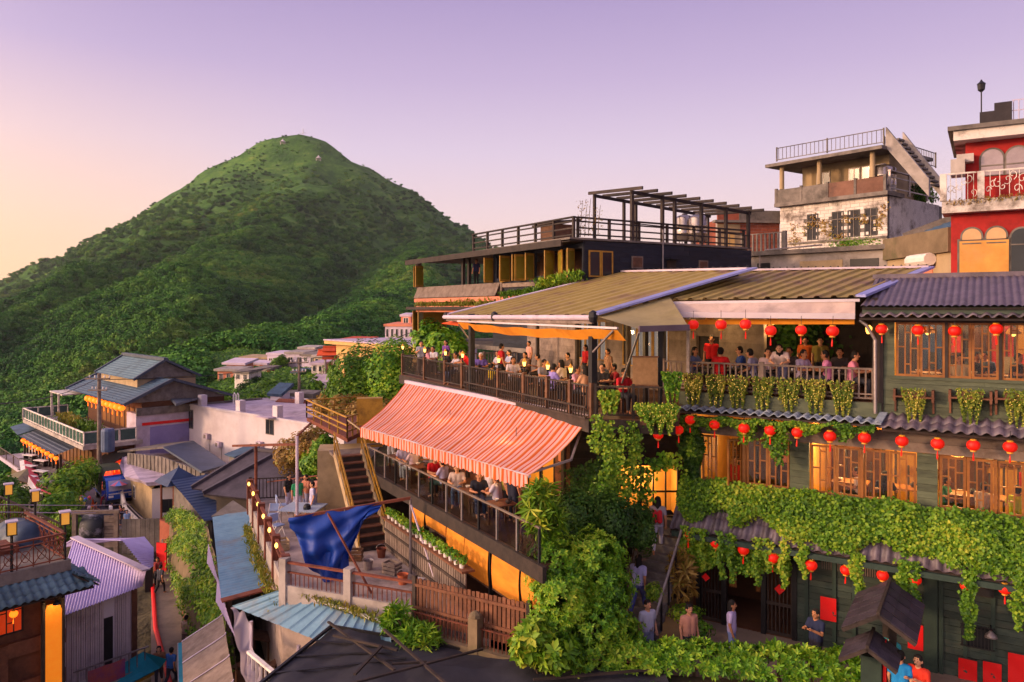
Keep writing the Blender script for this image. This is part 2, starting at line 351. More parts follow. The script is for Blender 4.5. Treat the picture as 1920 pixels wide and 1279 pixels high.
def pose(name, hip, chest, neck, head, sh, arms, legs):
    """arms/legs: [(joint, joint, joint)] for left and right; head points along -Y"""
    hip, chest, neck, head = map(Vector, (hip, chest, neck, head)); body = []; shirt = []; pants = []; ex = MB(); X = Vector((1, 0, 0))
    def tw(p, r, q, r2, o, L_): [L_.append((p + X * s * o, r, q + X * s * o, r2)) for s in (-1, 1)]
    mid = hip.lerp(chest, .5)
    tw(hip, .115, mid, .105, .07, body); tw(mid, .105, chest, .115, .075, body); body.append((chest, .11, neck, .065)); body.append((neck, .055, head - Vector((0, 0, .06)), .055)); up = (head - neck).normalized()
    body += [(head + Vector((0, .005, .035)), .094, head + Vector((0, -.012, -.045)), .072), (head + Vector((0, -.03, -.075)), .045, head + Vector((0, -.045, -.085)), .036), (head + Vector((0, -.088, .01)), .012, head + Vector((0, -.108, -.02)), .017)] + [(head + Vector((s * .092, .01, .005)), .018, head + Vector((s * .094, .012, -.03)), .014) for s in (-1, 1)]
    tw(hip - Vector((0, 0, .02)), .13, mid, .122, .07, shirt); tw(mid, .122, chest, .132, .075, shirt); shirt.append((chest, .125, chest.lerp(neck, .55), .085)); tw(hip - Vector((0, 0, .05)), .128, hip + Vector((0, 0, .06)), .118, .07, pants)
    for s, (e, w, h) in zip((-1, 1), arms):
        p = chest + Vector((s * sh, 0, .06)); e, w, h = map(Vector, (e, w, h)); body += [(chest + Vector((s * .08, 0, .06)), .075, p, .058), (p, .056, e, .043), (e, .043, w, .030), (w, .031, w.lerp(h, .45), .040)]; shirt += [(chest + Vector((s * .08, 0, .06)), .085, p, .072), (p, .070, p.lerp(e, .62), .062)]
        d = (h - w).normalized(); sd = d.cross(Vector((0, 0, 1)) if abs(d.z) < .8 else Vector((0, 1, 0))).normalized(); nrm = sd.cross(d)
        for k, ln in enumerate((.060, .070, .074, .056)):       # fingers, slightly curled, then the thumb from the side of the palm
            o = w.lerp(h, .62) + sd * (k - 1.5) * .019; a = o + d * ln * .55 - nrm * .004; c = a + d * ln * .38 - nrm * .022; ex.tube([o, a, c], [.0095, .0085, .006], 6)
        o = w.lerp(h, .15) - sd * .030; ex.tube([o, o - sd * .026 + d * .026, o - sd * .026 + d * .056 - nrm * .008], [.012, .010, .007], 6)
    for s, (k, a, t) in zip((-1, 1), legs):
        k, a, t = map(Vector, (k, a, t)); h0 = hip + Vector((s * .085, 0, -.03)); body += [(h0, .092, k, .060), (k, .058, k.lerp(a, .35), .056), (k.lerp(a, .35), .056, a, .038), (a, .04, a + Vector((0, .03, -.03)), .036), (a, .036, t, .032)]; pants += [(h0, .107, k, .076), (k, .074, a + (k - a).normalized() * .05, .058)]
    hr = [(head + Vector((0, .022, .045)), .104, head + Vector((0, .035, .0)), .094)]; hl = hr + [(head + Vector((0, .06, .0)), .085, head + Vector((0, .085, -.20)), .06), (head + Vector((.06, .04, -.02)), .05, head + Vector((.075, .05, -.16)), .035), (head + Vector((-.06, .04, -.02)), .05, head + Vector((-.075, .05, -.16)), .035)]
    eye = MB()
    for s in (-1, 1): eye.lathe([(.004, -.009), (.011, 0), (.004, .009)], head + Vector((s * .034, -.084, .012)), 6)
    eye.tube([head + Vector((-.022, -.082, -.058)), head + Vector((0, -.090, -.060)), head + Vector((.022, -.082, -.058))], .005, 5)
    POSES[name] = dict(body=skinned('body', body, .013, ex, .6), shirt=skinned('shirt', shirt, .02), trousers=skinned('trousers', pants, .02), short=skinned('hair', hr, .02, eye), long=skinned('hair', hl, .02, eye))
SL = lambda y=0, dz=0: None
pose('stand', (0, 0, .95), (0, .01, 1.30), (0, 0, 1.44), (0, -.02, 1.575), .185, [((-.24, .03, 1.10), (-.25, -.05, .87), (-.25, -.09, .76)), ((.24, .03, 1.10), (.25, -.05, .87), (.25, -.09, .76))], [((-.10, -.01, .50), (-.10, .02, .09), (-.12, -.13, .035)), ((.10, -.03, .50), (.11, .0, .09), (.13, -.15, .035))])
pose('walk', (0, 0, .94), (0, -.03, 1.29), (0, -.04, 1.43), (0, -.07, 1.56), .185, [((-.24, .10, 1.10), (-.24, .06, .86), (-.24, .04, .75)), ((.24, -.09, 1.08), (.21, -.28, .95), (.20, -.38, .92))], [((-.09, -.20, .53), (-.09, -.24, .10), (-.10, -.38, .05)), ((.09, .06, .50), (.10, .33, .15), (.10, .24, .04))])
pose('hold', (0, 0, .95), (0, .01, 1.30), (0, 0, 1.44), (0, -.03, 1.57), .185, [((-.25, -.10, 1.12), (-.12, -.33, 1.24), (-.07, -.42, 1.28)), ((.26, -.12, 1.14), (.12, -.35, 1.26), (.08, -.44, 1.31))], [((-.10, -.01, .50), (-.10, .02, .09), (-.12, -.13, .035)), ((.10, -.05, .50), (.11, .0, .09), (.13, -.15, .035))])
pose('lean', (0, .20, .93), (0, -.05, 1.20), (0, -.13, 1.32), (0, -.21, 1.43), .185, [((-.28, -.22, 1.04), (-.16, -.42, 1.02), (-.10, -.52, 1.0)), ((.28, -.22, 1.04), (.16, -.42, 1.02), (.11, -.52, 1.0))], [((-.10, .12, .49), (-.10, .20, .09), (-.12, .06, .035)), ((.10, .06, .49), (.10, .10, .09), (.12, -.05, .035))])
pose('sit', (0, .06, .57), (0, .03, .92), (0, .0, 1.06), (0, -.03, 1.19), .185, [((-.27, -.08, .76), (-.16, -.33, .76), (-.12, -.43, .78)), ((.27, -.08, .76), (.15, -.34, .77), (.11, -.44, .79))], [((-.11, -.38, .50), (-.11, -.36, .09), (-.12, -.50, .035)), ((.11, -.38, .50), (.12, -.34, .09), (.13, -.48, .035))])
pose('sit_turn', (0, .06, .57), (.02, .0, .91), (.03, -.04, 1.05), (.04, -.10, 1.17), .185, [((-.28, -.12, .74), (-.20, -.36, .80), (-.18, -.46, .82)), ((.28, .0, .72), (.26, -.24, .62), (.24, -.34, .60))], [((-.14, -.37, .50), (-.17, -.33, .09), (-.19, -.47, .035)), ((.12, -.38, .50), (.16, -.40, .09), (.18, -.54, .035))])
CLOTH = {}
def clothmat(h):
    if h not in CLOTH: CLOTH[h] = mat('cloth_' + h.lstrip('#'), h, rough=.85, scale=4, bump=.3, var=.05)
    return CLOTH[h]
SKINS = ['#b98262', '#c8926e', '#a8724f']
def person(P, ang, ps, shirt, pants, label, group, hair='short', hc='#17120f', s=1.0, skin=0, bag=None):
    d = POSES[ps]; M = Matrix.Translation(Vector(P)) @ Matrix.Rotation(ang, 4, 'Z') @ Matrix.Scale(s, 4)
    def part(nm, me, h, par): o = link(nm, me, par, M); o.material_slots[0].link = 'OBJECT'; o.material_slots[0].material = clothmat(h); return o
    o = part('person', d['body'], SKINS[skin % 3], None); tag(o, label, 'person', group)
    part('shirt', d['shirt'], shirt, o); part('trousers', d['trousers'], pants, o); part('hair', d[hair], hc, o)
    if bag:
        if 'bag' not in POSES:
            b = []; [b.append(((sx, .17, 1.02), .085, (sx, .16, 1.28), .07)) for sx in (-.08, .08)]; POSES['bag'] = skinned('backpack', b, .02)
        part('backpack', POSES['bag'], bag, o)
    return o
# ================================================================ palette
m_conc = mat('concrete', '#8f867f', '#b3a8a0', '#5a524b', rough=.9, scale=1.4)
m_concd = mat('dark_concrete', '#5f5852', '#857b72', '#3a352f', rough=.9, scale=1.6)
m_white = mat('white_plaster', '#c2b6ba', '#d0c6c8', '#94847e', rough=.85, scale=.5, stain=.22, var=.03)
m_pinkroof = mat('bitumen_roof', '#a08fa0', '#c2b0c0', '#6c5f68', rough=.85, scale=.9)
m_blackwood = mat('navy_plank', '#12151f', '#1d2230', '#2a2a30', rough=.7, scale=2.5, stretch=(1, 1, 5), var=.3)
m_darkwood = mat('dark_timber', '#2b2320', '#40342d', '#1c1715', rough=.7, scale=3, var=.25)
m_midwood = mat('brown_timber', '#5a3d2b', '#7a543a', '#3b2a20', rough=.72, scale=3, var=.2)
m_greywood = mat('grey_timber', '#6a5a50', '#86766a', '#463a33', rough=.8, scale=3, var=.2)
m_redwood = mat('red_brown_timber', '#5c3826', '#7a4e36', '#3c261c', rough=.7, scale=3, var=.22)
m_window = mat('window_timber', '#7c4a1e', '#94602a', '#5a3416', rough=.5, scale=4, var=.1)
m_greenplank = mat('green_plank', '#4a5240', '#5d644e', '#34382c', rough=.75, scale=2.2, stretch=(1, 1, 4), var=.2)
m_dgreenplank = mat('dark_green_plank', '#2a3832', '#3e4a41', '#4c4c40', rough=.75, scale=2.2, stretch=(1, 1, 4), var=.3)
m_dgreen = mat('dark_green_paint', '#23342e', '#31443a', rough=.6, scale=2)
m_tile = mat('brown_tile', '#4a4048', '#655863', '#332c31', rough=.5, scale=3, var=.28, spec=.5)
m_tileb = mat('blue_grey_tile', '#6b7684', '#8a94a0', '#4a5058', rough=.5, scale=3, var=.2, spec=.5)
m_slate = mat('slate_roof', '#33475a', '#456074', '#26333f', rough=.6, scale=1.5, var=.1)
m_slate_teal = mat('teal_slate', '#4a6470', '#5f7c86', '#33454c', rough=.6, scale=1.2, var=.1)
m_navyroof = mat('navy_roof', '#22314e', '#2d3f5f', '#1b2740', rough=.55, scale=1.2, var=.06)
m_greyroof = mat('grey_metal_roof', '#3b4452', '#4c5563', '#2d333d', rough=.5, scale=1, metal=.2, var=.05)
m_blueroof = mat('blue_tin', '#5f8398', '#7397aa', '#7a6a58', rough=.5, scale=1.6, stain=.3, metal=.15, var=.04)
m_purpleroof = mat('violet_tin', '#b3a0cc', '#c3b3da', '#9b86a8', rough=.55, scale=1.1, stain=.25, var=.03)
m_oliveroof = mat('olive_sheet', '#8c7838', '#a48c4a', '#7c5e48', rough=.65, scale=1.3, stain=.5, var=.04)
m_flash = mat('violet_flashing', '#8f93cc', '#a4a6d8', '#77789c', rough=.35, scale=2, metal=.35, var=.05)
m_canvasy = mat('yellow_canvas', '#d8881a', '#e59a28', '#b36a14', rough=.8, scale=1.5, var=.05)
m_canvasg = mat('grey_canvas', '#8a7c50', '#a09064', '#75664c', rough=.85, scale=1.2, var=.05)
m_blind = mat('orange_blind', '#d6811c', '#e2932c', '#b96a1a', rough=.75, scale=1.3, var=.06, stretch=(1, 1, 3))
m_blue = mat('blue_tarpaulin', '#0b3284', '#10429c', '#092560', rough=.55, scale=1.2, var=.02)
m_tarp = mat('black_roof_felt', '#26252b', '#35343b', '#1b1a1f', rough=.8, scale=1.3, var=.06)
m_rust = mat('rusty_steel', '#6a3524', '#7d4430', '#3a211a', rough=.8, scale=5, var=.15)
m_steel = mat('grey_steel', '#8a8080', '#a09694', '#6a5a52', rough=.45, scale=5, metal=.6, var=.1)
m_black = mat('black_paint', '#151416', '#211f22', rough=.5, scale=3)
m_yellowp = mat('mustard_paint', '#9a7020', '#b38630', '#5f4218', rough=.55, scale=4, var=.12)
m_cream = mat('cream_wall', '#c9a05c', '#d6b070', '#96764a', rough=.85, scale=.8, stain=.25, var=.03)
m_warmwall = mat('ochre_interior', '#c48c3c', '#d8a452', rough=.85, scale=1, var=.05)
m_brownwall = mat('brown_interior', '#4a2c1a', '#5f3a22', rough=.85, scale=1.5, var=.1)
m_floorw = mat('wood_floor', '#4a3022', '#62422e', rough=.7, scale=2)
m_glass = glassmat('window_glass', '#e8e6e0', .04)
m_glass2 = glassmat('balcony_glass', '#dfe4e2', .05)
m_glassd = mat('dark_glass', '#20242a', '#2b3036', rough=.15, scale=1, bump=0, spec=.3, var=.2)
m_lampglow = emat('warm_lamp', '#ffc25a', 3.2)
m_lampsoft = emat('soft_lamp', '#ffb24a', 3.0)
m_bulb = emat('fairy_bulb', '#ffc060', 1.3)
m_red = mat('red_lantern_silk', '#c51208', '#d81c0c', rough=.5, scale=6, emit='#ff1e0a', es=.22, var=.08)
m_orangel = mat('lit_orange_lantern', '#ff6a1a', '#ff7c22', rough=.5, scale=6, emit='#ff6a14', es=1.6, var=.1)
m_gold = mat('gold_trim', '#c98a20', '#dba23a', rough=.4, scale=8, var=.05)
m_redpaper = mat('red_paper', '#d0080c', '#de1012', rough=.6, scale=3, var=.06, bump=.05)
m_asphalt = mat('asphalt', '#4a4650', '#5a5560', '#3a3640', rough=.9, scale=1.2, var=0)
m_paving = mat('alley_paving', '#7a6a5c', '#8e7d6d', '#594c42', rough=.85, scale=1.2, var=0)
m_soil = mat('soil', '#3a3324', '#4c4430', '#2a2a1a', rough=.95, scale=.4, var=0)
m_rock = mat('mossy_masonry', '#6a5a44', '#857258', '#46502a', rough=.95, scale=1.1, bump=.6)
m_brick = mat('red_brick', '#8a4632', '#a05a42', '#5f3a2c', rough=.85, scale=2, var=.25)
m_redwall = mat('crimson_plaster', '#98201e', '#b02a26', '#5e1c18', rough=.85, scale=1.3, stain=.45, var=.02)
m_oldwhite = mat('flaking_white', '#ccc0b6', '#ded4ca', '#766a60', rough=.85, scale=1.6, stain=.6, var=.14)
m_beige = mat('beige_render', '#a08a68', '#b59c78', '#6f5f48', rough=.9, scale=.8, var=.04)
m_bark = mat('bark', '#4a3a2c', '#5f4c3a', rough=.95, scale=4, bump=.6)
m_pot = mat('white_pot', '#d0c8c4', '#e0dad4', rough=.6, scale=4)
m_terra = mat('terracotta', '#a05030', '#b4623e', rough=.8, scale=4)
m_teal = mat('teal_awning', '#0d8298', '#1292a8', '#0a6a7c', rough=.7, scale=1.5, var=.04)
m_pinkw = mat('pink_render', '#c8785c', '#d88a6c', '#8c5a48', rough=.9, scale=.6, var=.04)
m_lilac = mat('lilac_render', '#b6a6b4', '#cabccc', '#8a7c86', rough=.9, scale=.6, var=.04)
lf_vine = leafmat('vine_leaf', ['#26480c', '#446e14', '#68941e', '#94ae2c', '#beb63a'], nscale=.55)
lf_shrub = leafmat('shrub_leaf', ['#22460e', '#427614', '#689a1e', '#92b42c', '#b6c03c'], nscale=.8)
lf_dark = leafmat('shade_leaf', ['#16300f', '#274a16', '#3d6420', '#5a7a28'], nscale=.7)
lf_tree = leafmat('tree_leaf', ['#22400e', '#3c6414', '#5f8a1e', '#86a428'], nscale=.5)
lf_grass = leafmat('grass_blade', ['#4a5a14', '#76842a', '#9a9438', '#a8823a'], nscale=1.2)
lf_trail = leafmat('trailing_leaf', ['#3c5414', '#5f7a22', '#87902c', '#a89a38'], nscale=2.0)
lf_dry = leafmat('dry_leaf', ['#6a4a22', '#8a6a30', '#a88a44', '#7a8a30'], nscale=1.0)

# ================================================================ land
RIDGES = [
 [(-1500, 1350, -60), (-1000, 1250, 8), (-746, 1150, 52), (-640, 1130, 88), (-560, 1115, 123), (-490, 1105, 161), (-436, 1100, 186), (-404, 1100, 213), (-357, 1100, 246), (-305, 1100, 254), (-280, 1098, 246), (-256, 1095, 226), (-225, 1088, 190), (-190, 1076, 163), (-140, 1060, 126), (-100, 1045, 106), (-66, 1030, 90), (0, 1010, 68), (120, 960, 50), (400, 900, 30)],
 [(-318, 1095, 250), (-322, 1000, 180), (-330, 880, 108), (-340, 740, 50), (-345, 600, 6), (-325, 460, -22), (-300, 330, -40), (-280, 250, -50)],
 [(-285, 1090, 240), (-262, 980, 178), (-250, 860, 128), (-232, 720, 86), (-205, 560, 46), (-178, 420, 20), (-150, 320, 0)],
 [(-560, 1115, 100), (-580, 950, 36), (-570, 800, -2), (-540, 640, -32), (-490, 480, -50)],
 [(-160, 1060, 150), (-118, 900, 88), (-90, 720, 50), (-72, 520, 20), (-66, 360, 2), (-62, 250, -7), (-60, 180, -9), (-50, 140, -11.5), (-34, 115, -9.5), (-24, 98, -8)],
 [(-300, 850, 100), (-300, 700, 66), (-290, 560, 28), (-265, 430, 0), (-230, 330, -22)],
]
def land_far(X, Y):
    # ribs: the highest of the sloping roofs carried by each ridge line, softly merged
    W = 9.0; acc = np.zeros_like(X); mxv = np.full_like(X, -1e9); vals = []
    for ri, rd in enumerate(RIDGES):
        for (x0, y0, z0), (x1, y1, z1) in zip(rd[:-1], rd[1:]):
            dx, dy = x1 - x0, y1 - y0; t = np.clip(((X - x0) * dx + (Y - y0) * dy) / (dx * dx + dy * dy), 0, 1)
            d = np.hypot(X - x0 - t * dx, Y - y0 - t * dy); z = z0 + t * (z1 - z0)
            vals.append(z - (.85 if ri == 0 else .62) * (np.sqrt(d * d + 11 * 11) - 11))
    vals = np.array(vals); mxv = vals.max(0); acc = np.exp((vals - mxv) / W).sum(0)
    z = mxv + W * np.log(acc) * .2
    z = np.maximum(z, -75) ; near = np.clip((Y - 90) / 300, .15, 1)
    top = np.clip((250 - z) / 60, .12, 1)
    return z + (fbm(X / 150, Y / 150, 4, 3) * 26 + fbm(X / 60, Y / 60, 3, 9) * 12 - np.abs(fbm(X / 95, Y / 150, 3, 17)) * 80 + 10) * near * top
NEAR = np.array([(-50, 88, -19.5), (-40, 80, -18.9), (-36, 65, -18.4), (-30, 55, -18.2), (-24, 45, -17.8), (-17, 36, -17.4), (-14, 28, -17), (-13, 20, -17), (-22, 22, -18), (-30, 35, -19.5), (-45, 50, -23), (-70, 70, -32), (-70, 100, -34), (-100, 100, -45), (-12, 45, -14), (-10, 33, -13.6), (-7, 25, -13.6), (-4, 18, -13.4), (0, 15, -12.6), (3, 20, -10.6), (8, 20, -10.3), (12, 16, -10.3), (6, 24, -10.3), (0, 24, -10.6), (-2, 30, -10.4), (-9, 45, -13), (-16, 60, -16.5), (-10, 75, -11), (-27, 100, -9.5), (-22, 130, -9), (-24, 91, -11.5), (-25, 70, -17.8), (-20, 62, -17), (-31, 76, -18), (-27, 64, -17.5), (5, 40, -4.2), (10, 35, -4), (20, 40, -2.4), (20, 25, -7), (14, 50, -1.5), (0, 60, -6.5), (40, 60, 0), (-5, 95, -12), (20, 90, -3), (-3, 50, -8), (30, 20, -9)], float)
def land(X, Y):
    X = np.asarray(X, float); Y = np.asarray(Y, float); num = 0; den = 0
    for x, y, z in NEAR:
        w = 1 / (((X - x) ** 2 + (Y - y) ** 2) ** 1.6 + .5); num = num + w * z; den = den + w
    zn = num / den; t = np.clip((Y - 90) / 60, 0, 1); t = t * t * (3 - 2 * t)
    return zn * (1 - t) + land_far(X, np.maximum(Y, 60)) * t
nu, nv = 300, 300
tt = np.linspace(-2.1, 1.3, nu); yy = np.exp(np.linspace(math.log(9), math.log(1700), nv))
TX, TY = np.meshgrid(tt, yy); GX = TX * TY; GZ = land(GX, TY)
idx = np.arange(nu * nv).reshape(nv, nu)
F = np.stack([idx[:-1, :-1].ravel(), idx[:-1, 1:].ravel(), idx[1:, 1:].ravel(), idx[1:, :-1].ravel()], 1)
def grassmat():
    m, n, o = _new('mountain_grass'); L = n.links.new
    g = n.nodes.new('ShaderNodeNewGeometry'); b = n.nodes.new('ShaderNodeBsdfPrincipled'); b.inputs['Roughness'].default_value = .95; b.inputs['Specular IOR Level'].default_value = .1
    a = n.nodes.new('ShaderNodeTexNoise'); a.inputs['Scale'].default_value = .035; a.inputs['Detail'].default_value = 10; a.inputs['Roughness'].default_value = .72; L(g.outputs['Position'], a.inputs['Vector'])
    r = ramp(n, [(.3, '#24461e'), (.46, '#385f24'), (.58, '#50762e'), (.74, '#78883c')]); L(a.outputs['Fac'], r.inputs[0]); sx = n.nodes.new('ShaderNodeSeparateXYZ'); L(g.outputs['Position'], sx.inputs[0]); mr = n.nodes.new('ShaderNodeMapRange'); mr.inputs[1].default_value = 70; mr.inputs[2].default_value = 110; L(sx.outputs['Y'], mr.inputs[0]); mm = n.nodes.new('ShaderNodeMix'); mm.data_type = 'RGBA'; L(mr.outputs[0], mm.inputs[0]); mm.inputs[6].default_value = c4('#4a4434'); L(r.outputs[0], mm.inputs[7]); L(mm.outputs[2], b.inputs['Base Color'])
    c = n.nodes.new('ShaderNodeTexNoise'); c.inputs['Scale'].default_value = .25; c.inputs['Detail'].default_value = 6; L(g.outputs['Position'], c.inputs['Vector'])
    bp = n.nodes.new('ShaderNodeBump'); bp.inputs['Strength'].default_value = .8; bp.inputs['Distance'].default_value = 2.5; L(c.outputs['Fac'], bp.inputs['Height']); L(bp.outputs[0], b.inputs['Normal'])
    L(b.outputs[0], o.inputs[0]); return m
m_mount = grassmat()
hill = link('mountain', np_mesh('mountain', np.stack([GX.ravel(), TY.ravel(), GZ.ravel()], 1), F, m_mount, True)); tag(hill, kind='structure')
sea = MB().quad((-3600, -3000, -95), (3600, -3000, -95), (3600, 3600, -95), (-3600, 3600, -95)).build('sea', mat('sea', '#3a4a60', '#46566c', rough=.3, scale=.01, var=0)); tag(sea, kind='structure')

# forest on the slopes: crowns of leaf clumps, too many to count
def crown_variant(k, n, size, seed):
    parts = []; rg = np.random.default_rng(seed)
    for j in range(5):
        c = rg.normal(0, .33, 3); c[2] = abs(c[2]) * .7 + .35
        P, N = shell(c, (.55, .55, .42), n // 5, seed * 10 + j, .4, .2); parts.append(leaves(P, N, size, .8, seed=seed * 7 + j))
    return join(parts)
fcol = bpy.data.collections.new('forest_crowns')
def forestmat(name, cols):
    m, n, o = _new(name); L = n.links.new
    oi = n.nodes.new('ShaderNodeObjectInfo'); g = n.nodes.new('ShaderNodeNewGeometry')
    nz = n.nodes.new('ShaderNodeTexNoise'); nz.inputs['Scale'].default_value = .013; nz.inputs['Detail'].default_value = 6; L(g.outputs['Position'], nz.inputs['Vector'])
    a = n.nodes.new('ShaderNodeMath'); a.operation = 'MULTIPLY_ADD'; a.inputs[1].default_value = .42; L(oi.outputs['Random'], a.inputs[0])
    b2 = n.nodes.new('ShaderNodeMath'); b2.operation = 'MULTIPLY_ADD'; b2.inputs[1].default_value = 1.5; b2.inputs[2].default_value = -.5; L(nz.outputs['Fac'], b2.inputs[0]); L(b2.outputs[0], a.inputs[2])
    r = ramp(n, [(i / (len(cols) - 1), c) for i, c in enumerate(cols)]); L(a.outputs[0], r.inputs[0])
    b = n.nodes.new('ShaderNodeBsdfPrincipled'); b.inputs['Roughness'].default_value = .8; b.inputs['Specular IOR Level'].default_value = .15; L(r.outputs[0], b.inputs['Base Color']); L(b.outputs[0], o.inputs[0]); return m
m_forest = forestmat('forest_crown', ['#1e4024', '#2c5a28', '#3e702c', '#548432', '#6e923a', '#8a9246'])
variants = []
for k in range(4):
    VF = crown_variant(k, 620, .22, 40 + k); o = bpy.data.objects.new('forest_crown', np_mesh('forest_crown', VF[0], VF[1], m_forest)); fcol.objects.link(o); variants.append(o)
def scatter_points(n, seed):
    rg = np.random.default_rng(seed); Y = np.exp(rg.uniform(math.log(100), math.log(1300), n)); T = rg.uniform(-.98, .12, n); X = T * Y
    Z = land(X, Y); up = np.clip((Z - 70) / 260 + fbm(X / 45, Y / 45, 3, 33) * 1.5, 0, .9)
    keep = rg.random(n) > up * 1.0 - .02 + (fbm(X / 90, Y / 90, 3, 21) > .09) * .4 * (Z > 20)
    keep &= ~((Y < 175) & (np.abs(X + 40) < 26) & (Y < 128) & (X > -58) & (rg.random(n) < .75))      # clearings for the houses
    keep &= ~((X > -62) & (X < -28) & (Y < 106))
    keep &= ~((X > -34) & (Y < 135))
    keep &= ~((T > -.42) & (Y < 170)); keep &= ~((X > -64) & (X < -24) & (Y < 120))
    s = 2.4 + np.clip((Y - 100) / 900, 0, 1) * 1.7; s = s * rg.uniform(.5, 1.5, n) * (1 - .6 * np.clip((Z - 60) / 150, 0, 1))
    return X[keep], Y[keep], Z[keep], s[keep]
X, Y, Z, S = scatter_points(72000, 5)
pm = bpy.data.meshes.new('forest'); pm.vertices.add(len(X)); pm.vertices.foreach_set('co', np.stack([X, Y, Z - S * .12], 1).astype(np.float32).ravel())
for nm, arr, tp in (('size', S, 'FLOAT'), ('turn', RNG.uniform(0, 6.28, len(X)), 'FLOAT')):
    at_ = pm.attributes.new(nm, tp, 'POINT'); at_.data.foreach_set('value', np.asarray(arr, np.float32))
forest = link('forest', pm); tag(forest, 'dense dark green forest covering the mountain slopes', 'forest', kind='stuff')
ng = bpy.data.node_groups.new('forest_nodes', 'GeometryNodeTree')
ng.interface.new_socket('Geometry', in_out='INPUT', socket_type='NodeSocketGeometry'); ng.interface.new_socket('Geometry', in_out='OUTPUT', socket_type='NodeSocketGeometry')
gi = ng.nodes.new('NodeGroupInput'); go = ng.nodes.new('NodeGroupOutput'); ip = ng.nodes.new('GeometryNodeInstanceOnPoints'); ci = ng.nodes.new('GeometryNodeCollectionInfo')
ci.inputs[0].default_value = fcol; ci.inputs['Separate Children'].default_value = True; ci.inputs['Reset Children'].default_value = True
ip.inputs['Pick Instance'].default_value = True
na = ng.nodes.new('GeometryNodeInputNamedAttribute'); na.data_type = 'FLOAT'; na.inputs[0].default_value = 'size'
nb = ng.nodes.new('GeometryNodeInputNamedAttribute'); nb.data_type = 'FLOAT'; nb.inputs[0].default_value = 'turn'
cx = ng.nodes.new('ShaderNodeCombineXYZ'); ng.links.new(nb.outputs['Attribute'], cx.inputs[2])
ng.links.new(gi.outputs[0], ip.inputs['Points']); ng.links.new(ci.outputs[0], ip.inputs['Instance']); ng.links.new(cx.outputs[0], ip.inputs['Rotation']); ng.links.new(na.outputs['Attribute'], ip.inputs['Scale'])
ng.links.new(ip.outputs[0], go.inputs[0])
md = forest.modifiers.new('scatter', 'NODES'); md.node_group = ng

# hikers' shelters near the summit
def shelter(px, py, label, s=1.0):
    r = Vector(((px - 960) / FP, 1.0, (HY - py) / FP)); best = None
    for Yq in np.arange(850, 1120, 2.0):
        g = float(land(np.array([r.x * Yq]), np.array([Yq]))[0])
        if g >= r.z * Yq: best = (r.x * Yq, Yq, g); break
    if best is None: g = float(land(np.array([r.x * 1098]), np.array([1098.]))[0]); best = (r.x * 1098, 1098, g)
    x, y, z = best; z -= .4
    t = thing('mountain_shelter', label, 'shelter', (x, y, z), 'shelters on the mountain')
    b = MB(); b.lathe([(4.6 * s, 4 * s), (3.2 * s, 4.9 * s), (1.2 * s, 6.6 * s), (.15 * s, 8.4 * s)], (x, y, z), 6); b.build('roof', m_white, t)
    for k in range(6):
        a = k * math.pi / 3; MB().tube([(x + 3.2 * s * math.cos(a), y + 3.2 * s * math.sin(a), z), (x + 3.2 * s * math.cos(a), y + 3.2 * s * math.sin(a), z + 4.3 * s)], .32 * s, 5).build('post', m_white, t)
shelter(530, 272, 'small pale shelter just left of the mountain summit', 1.0); shelter(597, 303, 'small pale shelter on the right shoulder below the summit', 1.0)
t = thing('summit_mast', 'thin mast standing on the very top of the mountain', 'mast', (-304, 1099, 252))
MB().tube([(-304, 1099, 250), (-304, 1099, 263)], .4, 5).build('pole', m_white, t); MB().tube([(-309, 1099, 256), (-299, 1099, 257)], .3, 5).build('crossbar', m_white, t)
